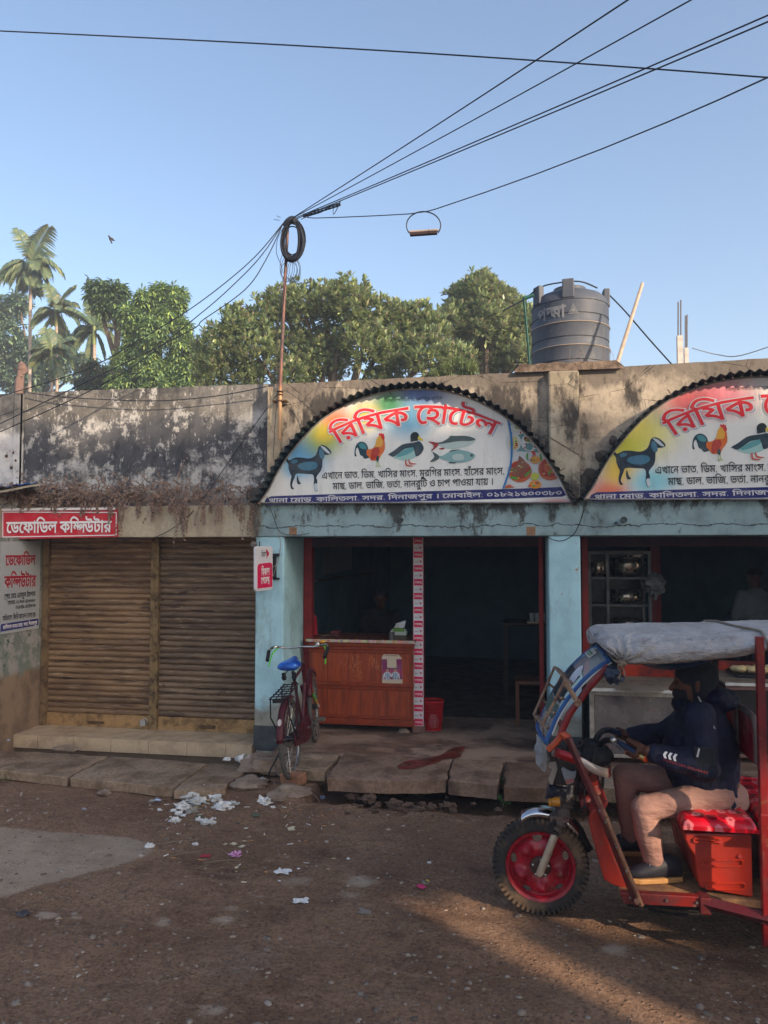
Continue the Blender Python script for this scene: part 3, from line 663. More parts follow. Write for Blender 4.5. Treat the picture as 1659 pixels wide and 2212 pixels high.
# red frames and inner rooms
FR = mat('red_frame_paint', srgb(134, 34, 32), .55, c2=srgb(84, 22, 24), scale=6, fine=.3)
xf = lambda p: W(p, 1300, DY).x
for a, b in ((657, 675), (1164, 1174), (1257, 1271)):
    m = MB(); m.box(xf(a), xf(b), DY-.03, DY+.07, FZ-.02, 2.127); m.build('door_post', FR, eat, bev=.006)
m = MB(); m.box(xf(674.5), xf(1164.5), DY-.02, DY+.06, 2.03, 2.126); m.box(xf(1270.5), 4.6, DY-.02, DY+.06, 2.03, 2.126); m.build('door_header', mat('dark_wood_paint', srgb(58, 34, 34), .7), eat)
BLUEW = mat('dimmed_blue_wall', srgb(62, 94, 106), .85, c2=srgb(48, 74, 86), scale=2)  # indoor gloom put into the colour; the wall itself is paler blue
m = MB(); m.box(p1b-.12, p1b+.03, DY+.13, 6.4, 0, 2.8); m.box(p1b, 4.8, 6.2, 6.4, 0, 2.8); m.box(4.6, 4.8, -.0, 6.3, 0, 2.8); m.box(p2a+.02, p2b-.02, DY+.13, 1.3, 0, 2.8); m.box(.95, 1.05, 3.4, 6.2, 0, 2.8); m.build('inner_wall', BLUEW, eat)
m = MB(); m.box(XP-.1, 4.8, .2, 6.4, 2.78, 2.95); m.build('ceiling', mat('dimmed_ceiling', srgb(44, 46, 50), .9), eat)  # ceiling tone lowered too, to deepen the indoor gloom
q = N('wet_floor'); c = q.mix(q.ramp(q.noise(1.7, 6, .65, q.map((1, 1.6, 1))), .42, .62), srgb(146, 122, 104), srgb(102, 80, 66)); c = q.mix(q.ramp(q.noise(2.6, 7, .7), .54, .6, 0, .7), c, srgb(66, 52, 46)); q.bump(q.noise(22, 6), .3)
m = MB(); m.box(p1b-.02, 4.7, DY+.75, 6.3, -.1, FZ); m.build('shaded_inner_floor', mat('shaded_inner_floor', srgb(66, 54, 48), .6, c2=srgb(44, 36, 32), scale=3), eat)  # back part of the floor, a darker copy with indoor shade in its colour
m = MB(); m.box(p1b-.02, 4.7, -.275, DY+.749, -.1, FZ); m.box(XP+.01, p1b-.02, -.15, 6.3, -.1, .05); m.build('floor', q.done(c, q.ramp(q.noise(2.2, 5), .45, .6, .8, .45), 0, .3), eat, bev=.01)
m = MB(); m.box(1.55, 1.66, 2.2, 2.32, FZ, 2.78); m.build('inner_post', FR, eat)
# poster and shelf on the inner left wall
m = MB(); xi = p1b+.032; pq = lambda px, py: X(px, py, xi)
m.prism([pq(697, 1175), pq(760, 1175), pq(760, 1230), pq(697, 1243)], (.004, 0, 0)); m.build('wall_poster', flat('poster_grey', srgb(100, 104, 104)), eat)
m = MB(); m.prism([pq(676, 1252), pq(800, 1236), pq(800, 1240), pq(676, 1257)], (.06, 0, 0)); m.build('wall_shelf', mat('shelf_dark', srgb(60, 60, 60)), eat)

# ---------------------------------------------------------------- sticker strip on the middle post
sp = thing('payment_stickers', 'column of red and white payment stickers on the narrow post beside the counter', 'stickers', W(905, 1580, DY-.05))
a, b = xf(894), xf(915); m = MB(); m.box(a-.008, b+.006, DY-.03, DY+.05, FZ+.02, 2.126); m.build('door_post', FR, eat)
m = MB(); m.box(a-.012, b+.012, DY-.045, DY+.06, FZ-.01, FZ+.06); m.build('post_foot', mat('post_foot', srgb(128, 96, 84), .9, bump=.5), eat, bev=.01)
z0 = W(905, 1575, DY-.03).z; step = (W(905, 1183, DY-.03).z-W(905, 1575, DY-.03).z)/13.0
STW = flat('sticker_white', srgb(206, 204, 206), .5); PINK = flat('payment_red', srgb(206, 22, 78), .5, .05); MAROON = flat('bird_red', srgb(176, 20, 60), .5, .05)
BIRD = [(0, .0), (.30, .02), (.42, .30), (.55, .22), (.66, .26), (.80, .18), (.70, .34), (.62, .46), (.40, .66), (.20, 1.0), (.26, .62), (.28, .5)]   # swooping paper bird
BIRD = [(.05, 0), (.5, .22), (.62, .34), (.78, .30), (1.0, .40), (.80, .48), (.62, .72), (.42, .78), (.28, 1.0), (.30, .70), (.36, .46)]
wd_ = b-a; yy = DY-.0325
tp = MB(); tp.box(a, b, yy, yy+.0015, z0-step*.25, 2.12); tp.build('paper_strip', STW, sp)
def bird(mb, c, w, h, y): poly(mb, [V(c.x+p[0]*w, y, c.z-p[1]*h) for p in BIRD]); return mb
for k in range(14):
    zc = z0+k*step
    m = MB(); m.box(a+.006, b-.006, yy-.0035, yy-.001, zc+step*.27, min(zc+step*.73, 2.121)); r = m.build('red_sticker', PINK, sp)
    if zc+step*.6 < 2.12:
        m = MB(); text(m, 'পেমেন্ট', V(a+.014, yy-.005, zc+step*.42), V(b-.014, yy-.005, zc+step*.42), (0, 0, 0), 1.15, .04); m.build('lettering', WHT, r)
    m = MB(); bird(m, V(a+wd_*.55, 0, zc+step*.12), wd_*.36, step*.26, yy-.002); 
    k_ = m.build('bird_mark', MAROON, sp)
    m = MB(); text(m, 'বিকাশ', V(a+.012, yy-.002, zc-.012), V(a+wd_*.52, yy-.002, zc-.012), (0, 0, 0), 1.1, .0); m.build('small_lettering', flat('ink_grey', srgb(70, 60, 66)), k_)

# ---------------------------------------------------------------- hanging payment sign on the first pillar
hs_ = lambda px, py: W(550.8+px*.0537, 1171.8+py*.0537, -.40+.30*(px-40)/680.)
hg = thing('payment_sign', 'white and red payment sign with a bird on a black bracket at the blue pillar', 'sign', hs_(380, 1900))
hn = (hs_(720, 1000)-hs_(40, 1000)).normalized(); hnr = V(hn.y, -hn.x, 0)
rr = lambda x0, y0, x1, y1, r: [(x0+r, y0), (x1-r, y0), (x1-r*.3, y0+r*.3), (x1, y0+r), (x1, y1-r), (x1-r*.3, y1-r*.3), (x1-r, y1), (x0+r, y1), (x0+r*.3, y1-r*.3), (x0, y1-r), (x0, y0+r), (x0+r*.3, y0+r*.3)]
sk = lambda p: (p[0], p[1]+(720-p[0])/680*88*(p[1]/1900.))
m = MB(); m.prism([hs_(*sk(p)) for p in rr(35, 150, 720, 1895, 90)], -hnr*.025); m.build('sign_board', STW, hg, bev=.004)
m = MB(); m.prism([hs_(*sk(p))+hnr*.002 for p in [(100, 1780), (100, 950), (125, 860), (180, 825), (600, 795), (655, 825), (690, 900), (690, 1780)]], -hnr*.003); m.build('red_panel', PINK, hg)
m = MB()
text(m, 'বিকাশ', hs_(245, 1330), hs_(570, 1300), hnr*.004, 1.75, .05); m.build('white_lettering', WHT, hg); m = MB(); text(m, 'পেমেন্ট', hs_(232, 1660), hs_(570, 1620), hnr*.004, 1.65, .05); m.build('white_lettering', WHT, hg)
m = MB(); text(m, 'বিকাশ', hs_(245, 590), hs_(440, 580), hnr*.004, 2.2, .0); m.build('black_lettering', BLACK, hg)
m = MB(); pb = [(430, 285), (490, 305), (530, 400), (545, 400), (565, 415), (545, 445), (545, 490), (520, 540), (485, 560), (455, 655), (470, 480)]
m.prism([hs_(*p)+hnr*.004 for p in pb], -hnr*.002); m.build('bird_mark', MAROON, hg)
m = MB(); IRON = mat('black_iron', srgb(36, 38, 44), .6, .3)
m.prism([W(550.8+p[0]*.0537, 1171.8+p[1]*.0537, -.015) for p in [(740, 450), (1010, 440), (1010, 540), (870, 580), (865, 1350), (900, 1410), (1000, 1420), (1000, 1500), (730, 1510)]], (0, -.03, 0))
m.tube([hs_(700, 600), W(594, 1204, -.03)], .008, 6); m.tube([hs_(700, 1400), W(595, 1240, -.03)], .008, 6); m.tube([hs_(180, 160), hs_(185, -40)], .006, 6); m.build('bracket', IRON, hg, bev=.003)
m = MB(); m.tube(smoothpath([W(602, 1150, -.03), W(606, 1175, -.06), W(603, 1200, -.08), W(598, 1218, -.1), W(584, 1229, -.2)]), .003, 5); m.tube(smoothpath([W(598, 1212, -.06), W(593, 1235, -.1), W(589, 1246, -.12)]), .003, 5)
tag(m.build('loose_wire', mat('wire_pale', srgb(150, 140, 130), .7)), 'pale frayed wire dangling beside the red payment sign', 'wire')

# ---------------------------------------------------------------- counter
cy = .62; cx = lambda p: W(p, 1450, cy).x; cz = lambda p: W(780, p, cy).z
q = N('counter_wood'); c = q.mix(q.ramp(q.noise(4, 6, .6, q.map((6, 6, .8))), .35, .7), srgb(150, 62, 26), srgb(108, 42, 20)); c = q.mix(q.ramp(q.noise(26, 5, .7, q.map((3, 3, .5))), .62, .72, 0, .4), c, srgb(70, 26, 14))
WOOD = q.done(c, .42, 0, .4); WOOD2 = mat('counter_moulding', srgb(132, 52, 24), .4, c2=srgb(92, 34, 18), scale=9)
ct = thing('shop_counter', 'orange brown wooden counter with panelled front at the left of the open doorway', 'counter', W(783, 1572, cy+.25))
xa_, xb_ = cx(667), cx(891); zb, zt_ = cz(1566), cz(1386)
m = MB(); m.box(xa_, xb_, cy+.012, cy+.6, zb, zt_); m.build('carcass', WOOD2, ct)
zr = [cz(p) for p in (1566, 1552, 1545, 1489, 1482, 1474, 1410, 1403, 1396)]
m = MB(); xs_ = [cx(p) for p in (669, 708, 752, 793, 838, 887)]
for i in range(5):
    m.box(xs_[i]+.0015, xs_[i+1]-.0015, cy, cy+.014, zr[2], zr[3]); m.box(xs_[i]+.0015, xs_[i+1]-.0015, cy, cy+.014, zr[5], zr[6])
m.build('front_panels', WOOD, ct)
m = MB()
for z1, z2, pr in ((zr[0], zr[1], .02), (zr[1], zr[2], .008), (zr[3], zr[4], .012), (zr[4], zr[5], .02), (zr[6], zr[7], .012), (zr[7], zr[8], .022), (zr[8], zt_, .034)): m.box(xa_-.004, xb_+.004+pr*.5, cy-pr, cy+.02, z1+.001, z2-.001)
m.box(xb_-.018, xb_+.006, cy-.01, cy+.02, zr[0], zr[8]); m.build('mouldings', WOOD2, ct, bev=.005)
m = MB(); m.box(xa_-.02, xb_+.03, cy-.05, cy+.62, zt_+.001, zt_+.022); tp = m.build('counter_top', mat('counter_top', srgb(92, 44, 32), .35, c2=srgb(60, 32, 28)), ct, bev=.004)
q = N('oilcloth_edge'); v_ = q.t.nodes.new('ShaderNodeTexVoronoi'); q.t.links.new(q.map((9, 1, 4)), v_.inputs[0]); hsv = q.mix(.55, v_.outputs['Color'], srgb(206, 170, 150)); hsv = q.mix(.35, hsv, srgb(150, 120, 60))
m = MB(); m.box(xa_-.018, xb_+.032, cy-.054, cy-.048, zt_-.004, zt_+.024); m.build('oilcloth_edge', q.done(hsv, .6), tp)
m = MB()
for i in range(8): c = V(xa_+(xb_-xa_)*(i+.7)/8, cy-.054, zt_+.01); m.blob(c, .006, 6, 4)
m.build('stud', IRON, tp)
m = MB(); m.blob(W(872, 1580, cy+.04), (.06, .07, .035), 10, 6, .4, 2, 3); m.blob(W(700, 1572, cy+.2), (.07, .07, .035), 10, 6, .4, 2, 8); m.build('prop_stone', RK, ct, smooth=True, ang=35)
# scratches on the upper panels
m = MB(); rsd = random.Random(5)
for cx_, cy_, n_ in ((769, 1432, 22), (772, 1450, 16), (812, 1433, 16), (832, 1438, 18), (750, 1432, 5), (838, 1452, 8)):
    for i in range(n_):
        p = W(cx_+rsd.gauss(0, 6), cy_+rsd.gauss(0, 8), cy-.0008); l = rsd.uniform(.004, .03); w = rsd.uniform(.001, .003); d = V(rsd.gauss(0, .25), 0, 1).normalized()*l; e = V(w, 0, w*.3); m.add([p-d-e, p-d*.8+e, p+d+e, p+d*.9-e], [(0, 1, 2, 3)])
m.build('scratches', mat('bare_wood', srgb(186, 124, 80), .8), ct)
# poster on the counter
ps = thing('counter_poster', 'torn purple payment poster with two men in striped shirts stuck on the counter', 'poster', W(847, 1478, cy-.001))
R5 = reg(1500*.54004, 2560*.54004, .13263*.54004); pc = lambda px, py: W(*R5(px, py), cy-.002)
def pl_(pts, mt, name, off, par): m = MB(); poly(m, [pc(*p) for p in pts], (0, -off, 0)); return m.build(name, mt, par)
pl_([(205, 570), (205, 540), (260, 430), (705, 435), (800, 540), (805, 575), (830, 1190), (832, 1310), (225, 1312), (215, 1190)], flat('poster_cream', srgb(186, 172, 150)), 'paper', .001, ps)
pl_([(205, 575), (805, 575), (825, 1185), (230, 1185)], flat('poster_purple', srgb(116, 42, 88)), 'picture', .002, ps)
pl_([(215, 900), (815, 900), (822, 1050), (220, 1050)], flat('poster_magenta', srgb(150, 46, 86)), 'stadium', .003, ps)
pl_([(365, 560), (645, 560), (650, 840), (370, 835)], flat('poster_cream', srgb(186, 172, 150)), 'blank_card', .004, ps)
SKIN_P = flat('print_skin', srgb(168, 124, 104))
for dx, k in ((380, 1), (615, -1)):
    f_ = lambda pts: [(dx+k*p[0], p[1]) for p in pts]
    o = pl_(f_([(-75, 975), (-30, 950), (30, 950), (75, 985), (130, 1050), (150, 1100), (105, 1120), (75, 1060), (70, 1185), (-75, 1185), (-90, 1080), (-115, 1180), (-140, 1170), (-120, 1020)]), flat('print_white', srgb(196, 196, 200)), 'printed_man', .005, ps)
    pl_(f_([(-42, 870), (-20, 850), (20, 850), (42, 870), (40, 930), (20, 965), (-20, 965), (-40, 930)]), SKIN_P, 'head', .006, o); pl_(f_([(-42, 890), (-36, 850), (0, 836), (36, 850), (42, 890), (20, 866), (-20, 866)]), flat('print_dark', srgb(44, 34, 36)), 'hair', .007, o)
    for s in (-50, 0, 45): pl_(f_([(s-12, 985), (s+12, 985), (s+12, 1184), (s-12, 1184)]), flat('print_blue', srgb(60, 112, 150)), 'stripe', .006, o)
m = MB(); bird(m, W(*R5(560, 1205), 0), .012, .014, cy-.006); m.build('bird_mark', MAROON, ps)
m = MB(); text(m, 'স্ক্যান করে পেমেন্ট করুন', pc(310, 485), pc(690, 485), (0, -.004, 0), 1.2, .03); m.build('lettering', flat('ink_maroon', srgb(120, 30, 40)), ps)
# things on the counter
zt2 = zt_+.022
def onc(px, py, d=.0): p = G(px, py, zt2); return p+V(0, d, 0)
tb = thing('tissue_pack', 'green and white tissue pack with a tissue pulled up, on the counter', 'tissue pack', onc(862, 1374))
c = onc(862, 1372)
m = MB(); pr = [(-.085, 0), (-.095, .04), (-.06, .075), (.06, .075), (.095, .04), (.088, 0)]; m.prism([c+V(p[0], -.045, p[1]) for p in pr], (0, .09, 0)); m.build('pack', mat('pack_white', srgb(190, 196, 184), .45, c2=srgb(150, 160, 140)), tb, bev=.012)
m = MB(); m.prism([c+V(p[0], -.048, p[1]) for p in [(-.066, .04), (-.056, .079), (.056, .079), (.07, .04)]], (0, .096, 0)); m.build('green_band', mat('pack_green', srgb(104, 150, 50), .45), tb, bev=.008)
m = MB(); m.grid(lambda u, v: c+V(-.055+.11*u+.02*v, .02*math.sin(u*7+v*3), .075+v*(.05+.035*u)), 8, 5); m.build('tissue', mat('tissue_paper', srgb(226, 228, 230), .9), tb, smooth=True, solid=.002)
m = MB(); c = onc(846, 1381); m.lathe([(.001, 0), (.03, 0), (.032, .075), (.028, .075), (.026, .01), (.001, .01)], c, 18); tag(m.build('steel_cup', mat('dull_steel', srgb(100, 100, 102), .4, .8), smooth=True), 'grey metal cup standing in front of the tissue pack', 'cup')
m = MB(); c = onc(726, 1372); m.box(c.x-.045, c.x+.045, c.y-.05, c.y+.05, c.z, c.z+.05); m.box(c.x-.04, c.x+.04, c.y-.051, c.y-.049, c.z+.035, c.z+.046)
tag(m.build('payment_box', mat('dark_red_box', srgb(86, 26, 34), .5), bev=.006), 'small dark red box lying on the left part of the counter', 'box')
m = MB(); c = onc(683, 1372); m.prism([c+V(-.05, 0, 0), c+V(.015, 0, 0), c+V(.0, 0, .2), c+V(-.05, 0, .24)], (0, .02, 0)); tag(m.build('red_stand', flat('stand_red', srgb(176, 22, 44)), bev=.003), 'red upright card leaning against the frame at the left end of the counter', 'card stand')
m = MB(); m.tube(smoothpath([onc(692, 1378), onc(710, 1369)+V(0, 0, .02), onc(724, 1376), onc(745, 1370)]), .004, 6); m.tube(smoothpath([onc(684, 1370), onc(700, 1375)+V(0, 0, .015), onc(716, 1372)]), .006, 6); tag(m.build('charger_cable', mat('cable_grey', srgb(120, 112, 100), .6)), 'tangled grey cable beside the red box on the counter', 'cable')
# red basket
bk = thing('waste_basket', 'red plastic basket with holes in the doorway next to the sticker post', 'basket', W(933, 1585, .95))
c = G(935, 1584, FZ); c.y = max(c.y, DY+.12); c = V(W(934, 1500, c.y).x, c.y, FZ); REDP = mat('red_plastic', srgb(176, 26, 30), .4, c2=srgb(120, 18, 24))
m = MB()
for i in range(30):
    a = 2*math.pi*i/30; m.bar(c+V(.085*math.cos(a), .085*math.sin(a), .0), c+V(.115*math.cos(a), .115*math.sin(a), .29), .008)
for k in range(11): t = k/10; r = .085+.03*t; m.tube(arc(c+V(0, 0, .29*t), r, 0, 2*math.pi, 24, (1, 0, 0), (0, 1, 0))[:-1], .0055 if 0 < k < 10 else .011, 5, closed=True)
m.lathe([(.001, .004), (.085, .004), (.085, .012), (.001, .012)], c, 20); m.build('mesh_body', REDP, bk)
m = MB(); m.blob(c+V(.02, -.02, .08), (.06, .06, .07), 10, 7, .6, 3); m.build('crumpled_paper', mat('tissue_paper', srgb(226, 228, 230), .9), bk)
# ================================================================ the two arched signs
SGY = -.06
R2 = reg(513.04, 783.06, .45573); R1 = reg(621.05, 820.86, .19532); R3 = reg(918.07, 864.06, .20182)
ARCH = [(105, 665), (128, 632), (150, 600), (180, 540), (215, 480), (255, 424), (300, 370), (348, 318), (400, 270), (458, 231), (520, 197), (584, 171), (650, 151), (725, 136), (800, 128), (876, 126), (950, 131), (1016, 144), (1080, 162), (1142, 187), (1200, 217), (1252, 248), (1302, 284), (1348, 322), (1390, 364), (1430, 410), (1468, 461), (1505, 516), (1538, 572), (1560, 617), (1581, 664)]
TIN = mat('corrugated_tin', srgb(52, 66, 72), .55, .3, c2=srgb(34, 44, 50), scale=12, fine=.3)
HH = max(p[:, 1].max() for p in glyph('ন')[0])
def gradient(name, blobs):
    q = N(name); c = srgb(218, 220, 216)
    for (p, rx, rz, col) in blobs:
        w = W(*p, SGY); mp = q.map((1/rx, 1, 1/rz), (-w.x/rx, -w.y, -w.z/rz)); gq = q.t.nodes.new('ShaderNodeTexGradient'); gq.gradient_type = 'SPHERICAL'; q.t.links.new(mp, gq.inputs[0])
        c = q.mix(q.ramp(gq.outputs['Fac'], .08, .85, 0, .88), c, col)
    c = q.mix(q.ramp(q.noise(5, 6, .6, q.map((3, 1, .6))), .5, .8, 0, .22), c, srgb(140, 136, 130)); c = q.mix(q.ramp(q.noise(60, 3), .66, .72, 0, .4), c, srgb(110, 104, 98))
    q.bump(q.math('ADD', q.noise(2.2, 3, .5, q.map((2.5, 1, .5))), q.math('MULTIPLY', q.noise(9, 4, .6), .12)), .35, .05)
    return q.done(c, .42, 0, .4)
def ink(n, c): return flat('print_'+n, c, .45, .1)
INK = {k: ink(k, srgb(*v)) for k, v in dict(goat_dark=(26, 44, 60), goat_blue=(58, 112, 138), goat_pale=(186, 200, 206), cock_orange=(206, 104, 40), cock_red=(172, 48, 34), cock_yellow=(214, 160, 60), cock_tail=(28, 62, 74), cock_teal=(64, 132, 140), comb=(200, 40, 44), leg_pale=(176, 190, 140), duck_head=(24, 38, 44), duck_teal=(90, 152, 158), duck_pale=(150, 190, 186), duck_dark=(34, 58, 70), beak=(206, 188, 60), leg_orange=(190, 74, 48), fish_dark=(70, 88, 90), fish_pale=(170, 190, 188), fish_red=(150, 48, 50), fish_teal=(124, 166, 168), strip=(30, 110, 168), plate=(200, 206, 204), food_teal=(96, 140, 142), rice=(206, 196, 140), brown=(122, 68, 50), bowl=(176, 84, 46), curry=(150, 40, 24), chilli=(70, 140, 44), lime=(178, 190, 50), orange=(214, 140, 50), food_pale=(196, 200, 200), redchilli=(190, 36, 34), navy=(30, 36, 104), shadow_blue=(20, 108, 176), title_red=(204, 34, 48), white=(228, 226, 226), black=(18, 20, 26)).items()}
def circ(cx, cy, rx, ry=None, n=20): return [(cx+rx*math.cos(2*math.pi*i/n), cy+(ry or rx)*math.sin(2*math.pi*i/n)) for i in range(n)]
def inside(p, pg):
    c = False; j = len(pg)-1
    for i in range(len(pg)):
        if (pg[i][1] > p[1]) != (pg[j][1] > p[1]) and p[0] < (pg[j][0]-pg[i][0])*(p[1]-pg[i][1])/(pg[j][1]-pg[i][1])+pg[i][0]: c = not c
        j = i
    return c
ARCHP = [R2(*p) for p in ARCH]; _ac = (900, 985)
ARCHIN = [(_ac[0]+(p[0]-_ac[0])*.985, _ac[1]+(p[1]-_ac[1])*.985) for p in ARCHP]
def clip(pts, keep):                                   # pull outline points back inside the sign
    o = []
    for p in pts:
        if inside(p, ARCHIN): o.append(p); continue
        lo, hi = 0.0, 1.0
        for _ in range(18):
            md = (lo+hi)/2; w = (keep[0]+(p[0]-keep[0])*md, keep[1]+(p[1]-keep[1])*md)
            lo, hi = (md, hi) if inside(w, ARCHIN) else (lo, md)
        o.append((keep[0]+(p[0]-keep[0])*lo, keep[1]+(p[1]-keep[1])*lo))
    return o
def sm(pts, k=3): return [(p.x, p.y) for p in closedpath([V(a[0], a[1], 0) for a in pts], k)]
_fr = random.Random(6); FR_ = [(cx0+_fr.gauss(0, sp), cy0+_fr.gauss(0, sp*.85)) for cx0, cy0, sp in ((1015, 755, 55), (1340, 720, 45), (950, 465, 28), (1110, 450, 40), (1180, 640, 26), (1180, 905, 28), (1000, 300, 26)) for _ in range(10)]
